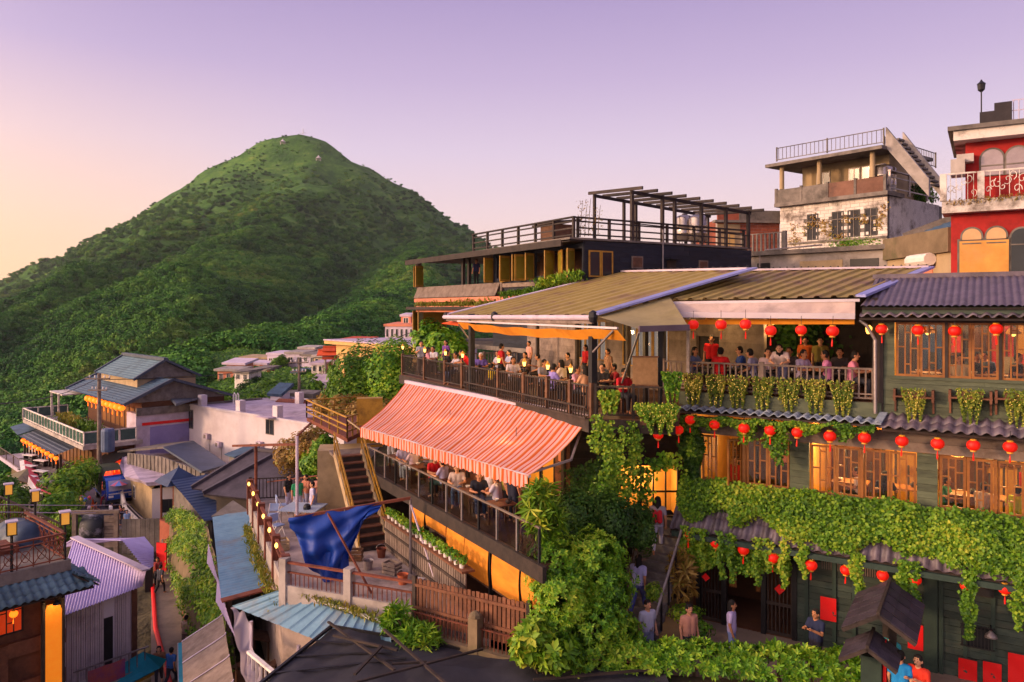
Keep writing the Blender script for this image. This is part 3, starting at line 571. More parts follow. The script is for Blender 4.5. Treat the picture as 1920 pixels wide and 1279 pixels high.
# ================================================================ shared builders
def octa(P, r):
    P = np.asarray(P, float); n = len(P); D = np.array([(1, 0, 0), (-1, 0, 0), (0, 1, 0), (0, -1, 0), (0, 0, 1), (0, 0, -1)], float)
    V = (P[:, None, :] + D[None] * np.broadcast_to(np.asarray(r, float), (n,))[:, None, None]).reshape(-1, 3)
    f = np.array([(0, 2, 4), (2, 1, 4), (1, 3, 4), (3, 0, 4), (2, 0, 5), (1, 2, 5), (3, 1, 5), (0, 3, 5)]); return V, (np.arange(n)[:, None, None] * 6 + f[None]).reshape(-1, 3)
LPROTO = {}
def lantern(P, label, group, s=1.0, kind='red', cord=.25):
    """round silk lantern: ribbed shade, gold caps, tassel, cord; P is its centre"""
    if kind not in LPROTO:
        sm = m_red if kind == 'red' else m_orangel
        t = thing('paper_lantern', label, 'lantern', (0, 0, 0), group); b = MB()
        prof = [(.075, .125)] + [(.16 * math.cos(a) ** .62, .118 * math.sin(a) / math.sin(1.2)) for a in np.linspace(1.2, -1.2, 9)] + [(.075, -.125)]
        b.lathe(prof, (0, 0, 0), 20, .07); b.build('shade', sm, t, True)
        MB().lathe([(.07, .122), (.08, .15), (.05, .16)], (0, 0, 0), 10).build('top_cap', m_gold, t); MB().lathe([(.055, -.17), (.078, -.16), (.07, -.122)], (0, 0, 0), 10).build('bottom_cap', m_gold, t)
        MB().tube([(0, 0, -.16), (0, 0, -.22)], .008, 4).lathe([(.02, -.40), (.022, -.3), (.010, -.22)], (0, 0, 0), 6).build('tassel', sm, t)
        MB().tube([(0, 0, .15), (0, 0, .15 + cord)], .008, 4).build('cord', m_black, t)
        LPROTO[kind] = t; r = t; M = Matrix.Translation(P) @ Matrix.Scale(s, 4); rel = M @ wm(t).inverted()
        for c in t.children: WM[c] = rel @ wm(c)
        r.matrix_basis = M; WM[r] = M.copy()
        return r
    M = Matrix.Translation(P) @ Matrix.Rotation(random.uniform(0, 6), 4, 'Z') @ Matrix.Rotation(random.uniform(-.05, .05), 4, 'X') @ Matrix.Scale(s * random.uniform(.95, 1.06), 4)
    return copy_tree(LPROTO[kind], M, label, group)
TILES = {}
def tile_mesh(m, w, l):
    k = (m.name, round(w, 3), round(l, 3))
    if k not in TILES:
        V = []; n = 7
        prof = [(-.5 + i / (n - 1), .16 * math.cos(2 * math.pi * (i / (n - 1) - .3))) for i in range(n)]
        for y, dz in ((-.08 * l, .0), (l, .02)):
            for x, z in prof: V.append((x * w * 1.03, y, z * w + dz))
        for x, z in prof: V.append((x * w * 1.03, l, z * w - .012))
        Fq = [(i, i + 1, i + n + 1, i + n)[::-1] for i in range(n - 1)] + [(i + n, i + n + 1, i + 2 * n + 1, i + 2 * n)[::-1] for i in range(n - 1)]
        b = MB(); b.add(V, Fq); TILES[k] = b.mesh('roof_tile', m, True)
    return TILES[k]
def tiled_eave(F, a0, a1, di, zi, do, zo, w, rows, m, parent, name='tiled_eave', edge=None):
    b = MB(); P = [F.p(a0, di, zi - .05), F.p(a1, di, zi - .05), F.p(a1, do - .03, zo - .05), F.p(a0, do - .03, zo - .05)]
    b.quad(P[3], P[2], P[1], P[0], .05); part = b.build(name, m_darkwood, parent)
    s = F.p(0, do, zo) - F.p(0, di, zi); ln = s.length; s.normalize(); x = -Vector((F.u.x, F.u.y, 0)); z = x.cross(s); l = ln / rows; n = int((a1 - a0) / w)
    me = tile_mesh(m, (a1 - a0) / n, l)
    for r in range(rows):
        for i in range(n):
            o = F.p(a0 + (i + .5) * (a1 - a0) / n, di, zi) + s * (l * r) + z * (.03 + random.uniform(-.006, .008))
            link('roof_tile', me, part, Matrix(((x.x, s.x, z.x, o.x), (x.y, s.y, z.y, o.y), (x.z, s.z, z.z, o.z), (0, 0, 0, 1))) @ Matrix.Rotation(random.uniform(-.03, .03), 4, 'Z'))
    return part
def plank_wall(F, a0, a1, z0, z1, d, h, m, parent, holes=(), th=.03, cut=2.2, name='wall', back=None):
    """board wall: dark backing with separate planks nailed on; holes = [(a0,a1,z0,z1)]"""
    wall = MB()
    def solid(x0, x1, y0, y1):
        hs = [q for q in holes if q[0] < x1 and q[1] > x0 and q[2] < y1 and q[3] > y0]; return not hs
    xs = sorted({a0, a1, *[min(max(q, a0), a1) for hh in holes for q in hh[:2]]}); ys = sorted({z0, z1, *[min(max(q, z0), z1) for hh in holes for q in hh[2:]]})
    for x0, x1 in zip(xs[:-1], xs[1:]):
        for y0, y1 in zip(ys[:-1], ys[1:]):
            if x1 - x0 > .001 and y1 - y0 > .001 and solid((x0 * 2 + x1) / 3, (x0 + 2 * x1) / 3, (y0 * 2 + y1) / 3, (y0 + 2 * y1) / 3): wall.box(F, x0, x1, d - .10, d - .005, y0, y1)
    w = wall.build(name, back or m, parent)
    z = z0
    while z < z1 - .02:
        zt = min(z + h, z1); zm = (z + zt) / 2; segs = [(a0, a1)]
        for q in holes:
            if q[2] < zm < q[3]:
                ns = []
                for s0, s1 in segs:
                    if q[0] > s0: ns.append((s0, min(s1, q[0])))
                    if q[1] < s1: ns.append((max(s0, q[1]), s1))
                segs = [s for s in ns if s[1] - s[0] > .04]
        for s0, s1 in segs:
            x = s0
            while x < s1 - .02:
                xe = min(s1, x + cut * random.uniform(.7, 1.3)); xe = s1 if s1 - xe < .4 else xe
                pc('plank', F, x + .003, xe - .003, d, d + th * random.uniform(.75, 1.25), z + .006, zt - .004, m, w, .0025); x = xe
        z = zt
    return w
PATS = [([.36, .66], [(0, .36, .55), (.36, .66, .84), (.36, .66, .2), (.66, 1, .52)]), ([.34, .66], [(0, .34, .52), (.34, .66, .9), (.34, .66, .24), (.66, 1, .55)]), ([.30, .64], [(0, .30, .62), (0, .3, .2), (.30, .64, .82), (.64, 1, .36), (.64, 1, .72)])]
def casement(F, a0, a1, z0, z1, d, parent, pat=0, m=None, fw=.06, M=None, pane=None, name='window'):
    m = m or m_window; b = MB(); t = .05
    b.box(F, a0, a0 + fw, d, d + t, z0, z1).box(F, a1 - fw, a1, d, d + t, z0, z1).box(F, a0 + fw, a1 - fw, d, d + t * .98, z0, z0 + fw).box(F, a0 + fw, a1 - fw, d, d + t * .98, z1 - fw, z1)
    part = b.build(name, m, parent); x0, x1, y0, y1 = a0 + fw, a1 - fw, z0 + fw, z1 - fw
    if pat is not None:
        vs, hs = PATS[pat % 3]
        for v in vs: pc('muntin', F, x0 + (x1 - x0) * v - .019, x0 + (x1 - x0) * v + .019, d + .008, d + .042, y0, y1, m, part)
        for h0, h1, y in hs: pc('muntin', F, x0 + (x1 - x0) * h0, x0 + (x1 - x0) * h1, d + .010, d + .040, y0 + (y1 - y0) * y - .019, y0 + (y1 - y0) * y + .019, m, part)
    MB().box(F, x0, x1, d + .018, d + .026, y0, y1).build('pane', pane or m_glass, part)
    return part
def railing(F, a0, a1, d, z0, z1, sp, m, parent, post=None, pw=.09, bw=.035, top=.07, bottom=True, mpost=None, low=.08):
    pc('top_rail', F, a0, a1, d - top / 2, d + top / 2, z1 - .05, z1, m, parent)
    if bottom: pc('bottom_rail', F, a0, a1, d - .025, d + .025, z0 + low, z0 + low + .05, m, parent)
    if sp:
        n = max(1, int((a1 - a0) / sp))
        for i in range(n): a = a0 + (i + .5) * (a1 - a0) / n; pc('baluster', F, a - bw / 2, a + bw / 2, d - bw / 2, d + bw / 2, z0 + low + (.05 if bottom else -low), z1 - .05, m, parent, .01)
    if post:
        n = max(1, round((a1 - a0) / post))
        for i in range(n + 1): a = a0 + i * (a1 - a0) / n; pc('post', F, a - pw / 2, a + pw / 2, d - pw / 2 - .002, d + pw / 2 + .002, z0, z1 + .06, mpost or m, parent)
def lamp_light(parent, P, e, r=.1, col=(1, .62, .25)):
    l = bpy.data.lights.new('lamp_light', 'POINT'); l.energy = e; l.shadow_soft_size = r; l.color = col
    o = bpy.data.objects.new('lamp_light', l); COL.objects.link(o); o.parent = parent; o.matrix_parent_inverse = wm(parent).inverted(); o.location = P; return o
def pendant(P, label, e=45, s=1.0, group='pendant lamps in the teahouse rooms'):
    P = Vector(P); t = thing('pendant_lamp', label, 'lamp', P, group)
    MB().lathe([(.17 * s, -.1 * s), (.19 * s, -.06 * s), (.10 * s, .08 * s), (.02 * s, .1 * s)], P, 14).build('lamp_shade', m_warmwall, t, True)
    MB().lathe([(.03, -.16), (.07, -.12), (.06, -.08)], P, 10).build('bulb', m_lampglow, t); MB().tube([P + Vector((0, 0, .09)), P + Vector((0, 0, .45))], .01, 5).build('cord', m_black, t)
    lamp_light(t, P + Vector((0, 0, -.22)), e); return t
def table(P, label, F, w=1.0, l=.7, h=.72, m=None, group='dining tables', dishes=3):
    m = m or m_midwood; a, d = F.loc(P); z = P[2]; t = thing('table', label, 'table', P, group)
    pc('table_top', F, a - w / 2, a + w / 2, d - l / 2, d + l / 2, z + h - .04, z + h, m, t)
    for i in (-1, 1):
        for j in (-1, 1): pc('leg', F, a + i * (w / 2 - .06) - .025, a + i * (w / 2 - .06) + .025, d + j * (l / 2 - .06) - .025, d + j * (l / 2 - .06) + .025, z, z + h - .04, m, t)
    for k in range(dishes):
        q = F.p(a + (-.3, .3, 0)[k] * w, d + (.1, -.1, .28)[k] * l, z + h); nm = ('bowl', 'teapot', 'cup')[k]; b = MB()
        if k == 0: b.lathe([(.035, 0), (.075, .045), (.085, .075), (.07, .07), (.02, .012)], q, 10)
        elif k == 1: b.lathe([(.05, 0), (.09, .06), (.07, .12), (.02, .13), (.025, .16)], q, 10).tube([q + Vector((.06, 0, .05)), q + Vector((.15, 0, .12))], [.025, .012], 6)
        else: b.lathe([(.03, 0), (.045, .08), (.04, .075), (.01, .01)], q, 8)
        tag(b.build(nm, m_pot if k != 1 else m_darkwood, None, True), ('white bowl', 'dark teapot', 'white cup')[k] + ' on the ' + label, nm, nm + 's on the ' + group)
    return t
def trailing(name, label, P, F, w, h, n, seed, m=lf_trail, size=.07, bulbs=60, group=None, box=True, thick=.18):
    """planter whose foliage spills down in a tapering curtain dotted with blossom; P is the top centre"""
    P = Vector(P); a, d = F.loc(P); t = thing(name, label, 'plant', P, group); rg = np.random.default_rng(seed)
    v = rg.random(n) ** .8; ww = w * (1 - .45 * v ** 1.5); st = np.floor(rg.random(n) * 9) / 9 + rg.normal(0, .035, n); u = (st - .45) * ww; hh = h * (.72 + .28 * np.sin(st * 17 + seed))
    dd = d + .06 + rg.normal(0, thick * .4, n) * (1 - .5 * v); zz = P.z + .06 - v * hh + rg.normal(0, .02, n)
    q = F.o; X = F.o.x + F.u.x * (a + u) - F.v.x * dd; Yq = F.o.y + F.u.y * (a + u) - F.v.y * dd; Pn = np.stack([X, Yq, zz], 1)
    N = np.stack([np.full(n, -F.v.x), np.full(n, -F.v.y), .35 + 0 * zz], 1); leafobj('foliage', leaves(Pn, N, size, .6, .8, seed), m, t)['kind'] = 'stuff'
    if bulbs:
        k = rg.choice(n, bulbs, replace=False); B = Pn[k] + N[k] * .05; o = leafobj('blossom', octa(B, rg.uniform(.007, .013, bulbs)), m_bulb, t); o['kind'] = 'stuff'
    if box: pc('planter_box', F, a - w * .48, a + w * .48, d - .08, d + .06, P.z - .16, P.z - .01, m_midwood, t)
    return t

# ================================================================ the teahouse on the right
T = Fr((5.62, 24.1), (.8474, -.5309)); AE = 12.6
tea = thing('teahouse', 'green timber teahouse with lit windows and vine-covered tiled eaves', 'teahouse', T.p(4, 0, -9.8))
def TA(px, d=0): return T.A(px, d)
zf1, zf2, zf3 = -9.8, -6.55, -2.95      # floors
# ---- upper floor, enclosed room on the right
a_room = TA(1655); zs, zt_ = -1.87, -.36
ucs = [(1680, 1724), (1725, 1772), (1777, 1821), (1822, 1873), (1878, 1925), (1926, 1976), (1983, 2040), (2041, 2100)]
holes = [(TA(1677), AE, zs, zt_)]
w = plank_wall(T, a_room, AE, -3.05, zs, 0, .20, m_greenplank, tea, ())
for i, (x0, x1) in enumerate(ucs): casement(T, TA(x0), TA(x1), zs + .03, zt_, -.04, tea, i)
pc('window_sill', T, TA(1672), AE, -.06, .07, zs - .05, zs + .03, m_greenplank, tea); pc('window_head', T, a_room, AE, -.10, .04, zt_, zt_ + .10, m_darkwood, tea)
pc('corner_post', T, a_room - .14, a_room + .02, -.10, .06, -3.0, .1, m_darkwood, tea); pc('side_board', T, a_room + .02, TA(1677), -.08, .0, zs, zt_, m_greenplank, tea)
for x in (1774.5, 1875.5, 1979): pc('mullion', T, TA(x) - .035, TA(x) + .035, -.08, .05, zs, zt_, m_darkwood, tea)
# room behind
b = MB(); b.box(T, a_room, AE, -4.0, -3.9, -3, .0).box(T, a_room, AE, -3.9, -.1, -3.05, -2.95).box(T, a_room, AE, -3.9, -.12, .02, .1).box(T, a_room - .1, a_room, -3.9, -.1, -3, 0).box(T, AE, AE + .1, -3.9, 0, -3, 0); b.build('room_shell', m_warmwall, tea)
MB().box(T, TA(1690), TA(1850, -3), -3.88, -3.8, -2.9, -.3).build('wall_panel', m_brownwall, tea)
for x, c in ((1745, '#1f3a70'), (1700, '#24263a'), (1880, '#a01018')):
    MB().box(T, TA(x, -3.7) - .3, TA(x, -3.7) + .3, -3.78, -3.74, -2.2, -.5).build('wall_hanging', mat('hanging_' + c[1:], c, var=.05), tea)
# its roof
zr0, zr1 = T.Z(1700, 575, .55), T.Z(1800, 519, -2.4)
nA, nD = 46, 12; aL, aR = TA(1612, .55), AE + .3
def roofpt(u, v):
    a = aL + (aR - aL) * u + v * (.25 if u < .01 else 0); d = .55 + (-2.4 - .55) * v; z = zr0 + (zr1 - zr0) * v + .045 * abs(math.sin(u * nA * math.pi)) - .012 * ((v * nD) % 1)
    return T.p(a, d, z)
b = MB(); b.grid(roofpt, nA * 6, nD * 2); o = b.build('roof_tiling', m_tile, tea, True); o['kind'] = 'stuff'
MB().quad(T.p(aL, -2.4, zr1), T.p(aR, -2.4, zr1), T.p(aR, -6, zr1 - .8), T.p(aL, -6, zr1 - .8), .08).build('rear_roof', m_tile, tea)
bm('ridge_cap', T.p(aL, -2.4, zr1 + .05), T.p(aR, -2.4, zr1 + .05), .22, m_tile, tea, .14)
MB().box(T, aL + .05, aR, .30, .42, zr0 - .20, zr0 - .02).build('eave_board', m_dgreenplank, tea)
MB().quad(T.p(aL + .05, .5, zr0 - .05), T.p(aR, .5, zr0 - .05), T.p(aR, -.1, zr0 + .12), T.p(aL + .05, -.1, zr0 + .12), .03).build('soffit', m_darkwood, tea)
tiled_eave(T, TA(1612, .5), AE, .12, zr0 - .16, .62, T.Z(1750, 594, .62), .27, 1, m_tile, tea, 'window_canopy')
# ---- middle floor
zm0, zm1 = -5.36, -3.93
mids = [(1521, 1567), (1568, 1613), (1620, 1668), (1669, 1718), (1762, 1811), (1813, 1862), (1870, 1921), (1922, 1976), (1317, 1345), (1400, 1440), (1441, 1480)]
aL0 = TA(1300); holes = [(TA(1313), TA(1481), zm0, zm1), (TA(1517), TA(1719), zm0, zm1), (TA(1758), TA(1980), zm0, zm1)]
plank_wall(T, aL0, TA(2010), zm0 - .35, zm1, 0, .19, m_greenplank, tea, holes)
for i, (x0, x1) in enumerate(mids): casement(T, TA(x0), TA(x1), zm0 + .02, zm1 - .02, -.03, tea, i + 1)
for h in holes: pc('window_sill', T, h[0] - .05, h[1] + .05, -.06, .09, zm0 - .07, zm0 + .01, m_window, tea)
for x in (1616.5, 1866): pc('mullion', T, TA(x) - .04, TA(x) + .04, -.08, .06, zm0, zm1, m_window, tea)
pc('mullion', T, TA(1396) - .05, TA(1396) + .05, -.08, .06, zm0, zm1, m_window, tea)
h0 = T.p(TA(1392), .0, 0); Fo = Fr((h0.x, h0.y), Matrix.Rotation(R(-118), 2) @ T.u * 1.0)      # casement standing open
casement(Fr((h0.x + -(Fo.u.x) * 0, h0.y), (-T.v.x * .9 - T.u.x * .42, -T.v.y * .9 - T.u.y * .42)), 0, .62, zm0 + .02, zm1 - .02, 0, tea, 0)
for k in range(2): pc('lintel_board', T, aL0 - .1, AE, -.02, .05 + .012 * k, zm1 + .02 + .27 * k, zm1 + .28 + .27 * k, m_greywood, tea)
b = MB(); b.box(T, aL0, AE, -4.2, -4.1, -6.6, -3.2).box(T, aL0, AE, -4.1, -.12, -6.6, -6.5).box(T, aL0, AE, -4.1, -.12, -3.3, -3.2).box(T, aL0 - .1, aL0, -4.1, -.1, -6.5, -3.2).box(T, AE, AE + .1, -4.1, 0, -6.5, -3.2).box(T, TA(1500) - .05, TA(1500) + .05, -4.1, -1.6, -6.5, -3.2); b.build('room_shell', m_warmwall, tea)
MB().box(T, TA(1320), TA(1490, -3.5), -4.05, -3.9, -6.4, -4.4).build('wall_panel', m_brownwall, tea)
MB().box(T, TA(1560, -4), TA(1660, -4), -4.05, -3.9, -6.4, -4.6).build('wall_panel', m_brownwall, tea)
MB().box(T, TA(1760, -4), TA(1850, -4), -4.05, -3.9, -6.4, -4.2).build('wall_panel', m_brownwall, tea)
for zc_, a0_ in ((-6.5, aL0), (-2.95, a_room)):
    for k in range(34): a = a0_ + .3 + k * (AE - a0_) / 34; pc('shelf_upright', T, a - .03, a + .03, -3.86, -3.7, zc_, zc_ + 1.5 + .8 * ((k * 7) % 3), m_darkwood, tea)
    for k in range(16): a = random.uniform(a0_ + .3, AE - 1); z = zc_ + random.uniform(.9, 2.9); pc('wall_shelf', T, a, a + random.uniform(.4, 1.2), -3.8, -3.5, z, z + .06, m_brownwall, tea); pc('hanging_scroll', T, a + .1, a + .35, -3.5, -3.48, z + .1, z + .6, random.choice((m_pinkw, m_redwall, m_concd, m_blackwood)), tea)
# tiled eave above the middle windows
zia, zoa = -2.98, T.Z(1750, 809, .72)
tiled_eave(T, TA(1655, .4), AE, .0, zia + .06, .72, zoa, .275, 2, m_tile, tea)
tiled_eave(T, TA(1272, .5), TA(1655, .4), .06, zia - .10, .72, T.Z(1450, 781, .72), .275, 2, m_tileb, tea)
bm('verge_board', T.p(TA(1655, .4), .1, zia + .10), T.p(TA(1655, .4) - .1, .74, zoa + .09), .20, m_tileb, tea, .05)
# ---- ground floor
ap = TA(1500)
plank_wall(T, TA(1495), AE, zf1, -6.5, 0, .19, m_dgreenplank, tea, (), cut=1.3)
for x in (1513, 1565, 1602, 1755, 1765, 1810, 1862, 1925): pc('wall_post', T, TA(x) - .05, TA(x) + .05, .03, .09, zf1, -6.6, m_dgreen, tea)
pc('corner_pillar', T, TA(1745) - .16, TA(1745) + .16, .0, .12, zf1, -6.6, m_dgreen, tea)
for x0, x1 in ((1540, 1578), (1612, 1652)):
    part = MB().box(T, TA(x0), TA(x1), .0, .035, -7.55, -7.28).build('vent', m_black, tea)
    for k in range(9): a = TA(x0) + (k + .5) * (TA(x1) - TA(x0)) / 9; pc('vent_slat', T, a - .012, a + .012, .035, .05, -7.53, -7.30, m_greywood, part)
# dark doors and lattice on the left of the ground floor
MB().box(T, TA(1305), TA(1495), -2.6, -2.5, zf1, -6.5).box(T, TA(1305), TA(1495), -2.5, 0, zf1 - .04, zf1 + .02).box(T, TA(1305) - .1, TA(1305), -2.5, .02, zf1, -6.5).build('entry_recess', m_brownwall, tea)
for x in (1310, 1358, 1432, 1490): pc('entry_post', T, TA(x) - .07, TA(x) + .07, -.1, .06, zf1, -6.6, m_black, tea)
for x0, x1 in ((1313, 1355), (1436, 1487)):
    part = MB().box(T, TA(x0), TA(x1), -.06, -.03, zf1 + .9, zf1 + 1.0).box(T, TA(x0), TA(x1), -.06, -.03, -7.2, -7.1).box(T, TA(x0), TA(x1), -.06, -.03, zf1, zf1 + .12).build('lattice_door', m_darkwood, tea)
    for k in range(7): a = TA(x0) + (k + .5) * (TA(x1) - TA(x0)) / 7; pc('bar', T, a - .016, a + .016, -.06, -.025, zf1 + .12, -7.1, m_darkwood, part)
for x0, x1, x2 in ((1362, 1392, 1366), (1402, 1428, 1424)):      # drawn straw curtains
    def cur(u, v, x0=x0, x1=x1, x2=x2):
        a = TA(x0) + (TA(x1) - TA(x0)) * u; c = TA(x2); a = a + (c - a) * .55 * math.sin(min(1, v * 1.25) * math.pi / 2) ** 2; return T.p(a, -.2 + .05 * math.sin(u * 22), -6.9 - v * 1.75)
    MB().grid(cur, 24, 8).build('straw_curtain', mat('straw', '#8a5a30', '#a06a38', rough=.9, scale=9, stretch=(3, 3, .3)), tea, True)
# lower tiled eave, hidden for the most part by the creeper
zel_i, d_el = -5.62, 1.15; zel_o = T.Z(1700, 1062, d_el)
tiled_eave(T, TA(1268, .6), AE, .05, zel_i, d_el, zel_o, .29, 3, m_tile, tea)
MB().box(T, TA(1268, .8), AE, d_el - .02, d_el + .08, zel_o - .20, zel_o - .05).build('gutter', m_dgreen, tea)
MB().box(T, TA(1300), AE, .02, .10, -7.1, -6.75).build('head_beam', m_greywood, tea)
MB().quad(T.p(TA(1268, .6), d_el, zel_o - .12), T.p(AE, d_el, zel_o - .12), T.p(AE, 0, zel_i - .2), T.p(TA(1268, .6), 0, zel_i - .2), .03).build('soffit', m_darkwood, tea)
# ---- open terrace on the upper floor, left part
a0t, a1t = TA(1243), TA(1642)
MB().box(T, a0t, a_room, -4.6, .02, -2.75, -2.62).build('terrace_floor', m_floorw, tea)
MB().box(T, TA(1275), a_room - .02, .03, .10, T.Z(1640, 784, .1), -2.62).build('fascia', m_greenplank, tea)
part = thing('terrace_railing', 'wooden balustrade along the upper teahouse terrace behind the trailing plants', 'railing', T.p(3, .02, -2.6))
railing(T, a0t, a1t, -.03, -2.62, -1.66, .17, m_greywood, part, 2.9, .13, .045, .12)
pc('lower_rail', T, a0t, a1t, -.06, 0, -2.42, -2.38, m_greywood, part)
plank_wall(T, a0t - .4, TA(1480, -4.4), -2.7, .6, -4.5, .30, m_darkwood, tea, name='rear_wall')
plank_wall(T, TA(1480, -4.4), a_room, -2.7, .6, -4.5, .30, m_darkwood, tea, name='rear_wall')
for x in (1242, 1640): pc('terrace_post', T, TA(x) - .07, TA(x) + .07, -.16, -.02, -2.62, .33, m_darkwood, tea)
pc('terrace_post', T, TA(1291, .1) - .05, TA(1291, .1) + .05, .06, .16, -2.9, .2, m_steel, tea)
MB().tube([T.p(TA(1612, .3), .3, -.3), T.p(TA(1625, .3), .3, -.45), T.p(TA(1641, .25), .25, -.85), T.p(TA(1641, .25), .22, -2.9)], .05, 8).build('downpipe', m_steel, tea)
# two sloping sheet roofs over the terraces
def ribroof(name, q, ribs, m, parent, h=.05, nv=10, sag=0.0):
    A_, B_, C_, D_ = map(Vector, q)              # eave left, eave right, top right, top left
    nn = (B_ - A_).cross(D_ - A_).normalized(); nn = nn if nn.z > 0 else -nn
    def f(u, v):
        p = A_.lerp(B_, u).lerp(D_.lerp(C_, u), v); ph = (u * ribs) % 1.0; tri = 1 - abs(ph * 2 - 1); k = min(1.0, max(0.0, (tri - .62) / .16)); return p + nn * (h * k - sag * math.sin(v * math.pi))
    b = MB(); b.grid(f, ribs * 10, nv); return b.build(name, m, parent)
zq = .33
canopy = thing('terrace_roof', 'olive ribbed sheet roof over the upper terrace beside the tiled roof', 'roof', T.p(3, 0, -2.6))
A1, B1 = at(1226, 563, 23.6), at(1612, 557, T.p(TA(1612), .25, 0).y); C1, D1 = at(1742, 503, 24.6), at(1404, 508, 28.2)
ribroof('roof_sheet', (A1, B1, C1, D1), 13, m_oliveroof, canopy, .06)
bm('edge_flashing', B1 + Vector((.02, 0, .03)), C1 + Vector((.02, 0, .03)), .30, m_flash, canopy, .07); bm('ridge_cap', D1 + Vector((-.3, 0, .03)), C1 + Vector((0, 0, .05)), .30, m_lilac, canopy, .07)
for k in range(24): q = D1.lerp(C1, (k + .5) / 24) + Vector((0, -.12, .09)); MB().lathe([(.035, 0), (.03, .03), (.01, .035)], q, 6).build('bolt', m_black, canopy)
bm('front_beam', A1 + Vector((0, 0, -.09)), B1 + Vector((0, 0, -.09)), .10, m_white, canopy, .08)
# rolled-down awning cloth, its front bar and the yellow valance
aw = thing('cloth_awning', 'grey cloth awning with white bar hanging above the terrace lanterns', 'awning', T.p(3, .5, 0))
E0, E1 = A1.lerp(B1, .06) + Vector((0, 0, -.08)), B1.lerp(A1, .02) + Vector((0, 0, -.08)); G0, G1 = at(1252, 590, 22.6), at(1603, 593, T.p(TA(1603), .7, 0).y)
def cl(u, v):
    p = E0.lerp(E1, u).lerp(G0.lerp(G1, u), v); s = math.sin(v * math.pi); return p + Vector((0, 0, -.14 * s * (.6 + .4 * math.sin(u * 9)) + .03 * math.sin(u * 60 + v * 4) * s * (1 if u < .2 or u > .75 else .3)))
MB().grid(cl, 70, 10).build('cloth', mat('pale_awning_cloth', '#b09a90', '#c8b0a2', '#8a7a70', rough=.7, scale=1.5, var=.02), aw, True)
bm('front_bar', G0, G1, .07, m_white, aw, .16)
bm('valance', at(1262, 604, 22.9), at(1602, 603, T.p(TA(1602), .5, 0).y), .04, m_canvasy, aw, .15)
# lanterns in three rows
top = [(1300, 609), (1352, 609), (1398, 608), (1445, 620), (1502, 619), (1561, 621)]
for i, (x, y) in enumerate(top):
    dd = 2.1 - .22 * i; a, z = T.hit(x, y, dd); lantern(T.p(a, dd, z), 'red lantern under the terrace awning, %s from the left' % ORD[i], 'lanterns under the terrace awning', 1.0)
for i, (x, y) in enumerate([(1653, 617), (1721, 619), (1790, 621), (1868, 617)]):
    a, z = T.hit(x, y, .4); lantern(T.p(a, .4, z), 'red lantern under the top tiled eave, %s from the left' % ORD[i], 'lanterns under the top eave', .98)
for i, (x, y) in enumerate([(1294, 787), (1340, 796), (1395, 803), (1444, 807), (1495, 811), (1556, 818), (1621, 821), (1691, 827), (1758, 832), (1825, 835), (1894, 838)]):
    a, z = T.hit(x, y, .82); lantern(T.p(a, .82, z), 'red lantern in the row above the middle windows, %s from the left' % ORD[i], 'lanterns above the middle windows', 1.02)
for i, (x, y) in enumerate([(1290, 1003), (1342, 1018), (1394, 1031), (1449, 1046), (1521, 1060), (1586, 1069), (1655, 1079), (1716, 1087), (1812, 1098), (1884, 1104)]):
    a, z = T.hit(x, y, 1.1); lantern(T.p(a, 1.1, z), 'red lantern below the lowest eave over the courtyard, %s from the left' % ORD[i], 'lanterns below the lowest eave', .98)
for i, (x, y, Yq) in enumerate([(1234, 815, 22.6), (1272, 806, 23.0)]): lantern(at(x, y, Yq), ('left' if i == 0 else 'right') + ' of two red lanterns hanging under the fairy-light bush', 'lanterns under the fairy-light bush', .95)
# trailing planters
for i, x in enumerate([1300, 1344, 1386, 1433, 1480, 1527, 1579]):
    a, z = T.hit(x, 703 + (x - 1300) * .055, .12); trailing('hanging_plant', 'trailing plant with yellow dots on the terrace balustrade, %s from the left' % ORD[i], T.p(a, .12, z), T, .68, 1.02, 1100, 100 + i, bulbs=110, group='trailing plants on the balustrade')
for i, x in enumerate([1713, 1819, 1908]):
    a, z = T.hit(x, 732 + i * 2, .25); P = T.p(a, .25, z)
    t = trailing('window_box', ['window box with trailing plant under the upper windows, nearest the downpipe', 'middle window box with trailing plant under the upper windows', 'rightmost window box with trailing plant, cut by the picture edge'][i], P, T, .62, .95, 900, 200 + i, bulbs=60, group='window boxes on the plank wall')
    for s in (-.46, .46): MB().box(T, a + s - .03, a + s + .03, .03, .36, z - .30, z + .02).box(T, a + s - .025, a + s + .025, .035, .08, z - .62, z - .30).build('bracket', m_redwood, t)
    pc('shelf', T, a - .5, a + .5, .04, .36, z - .2, z - .16, m_redwood, t)
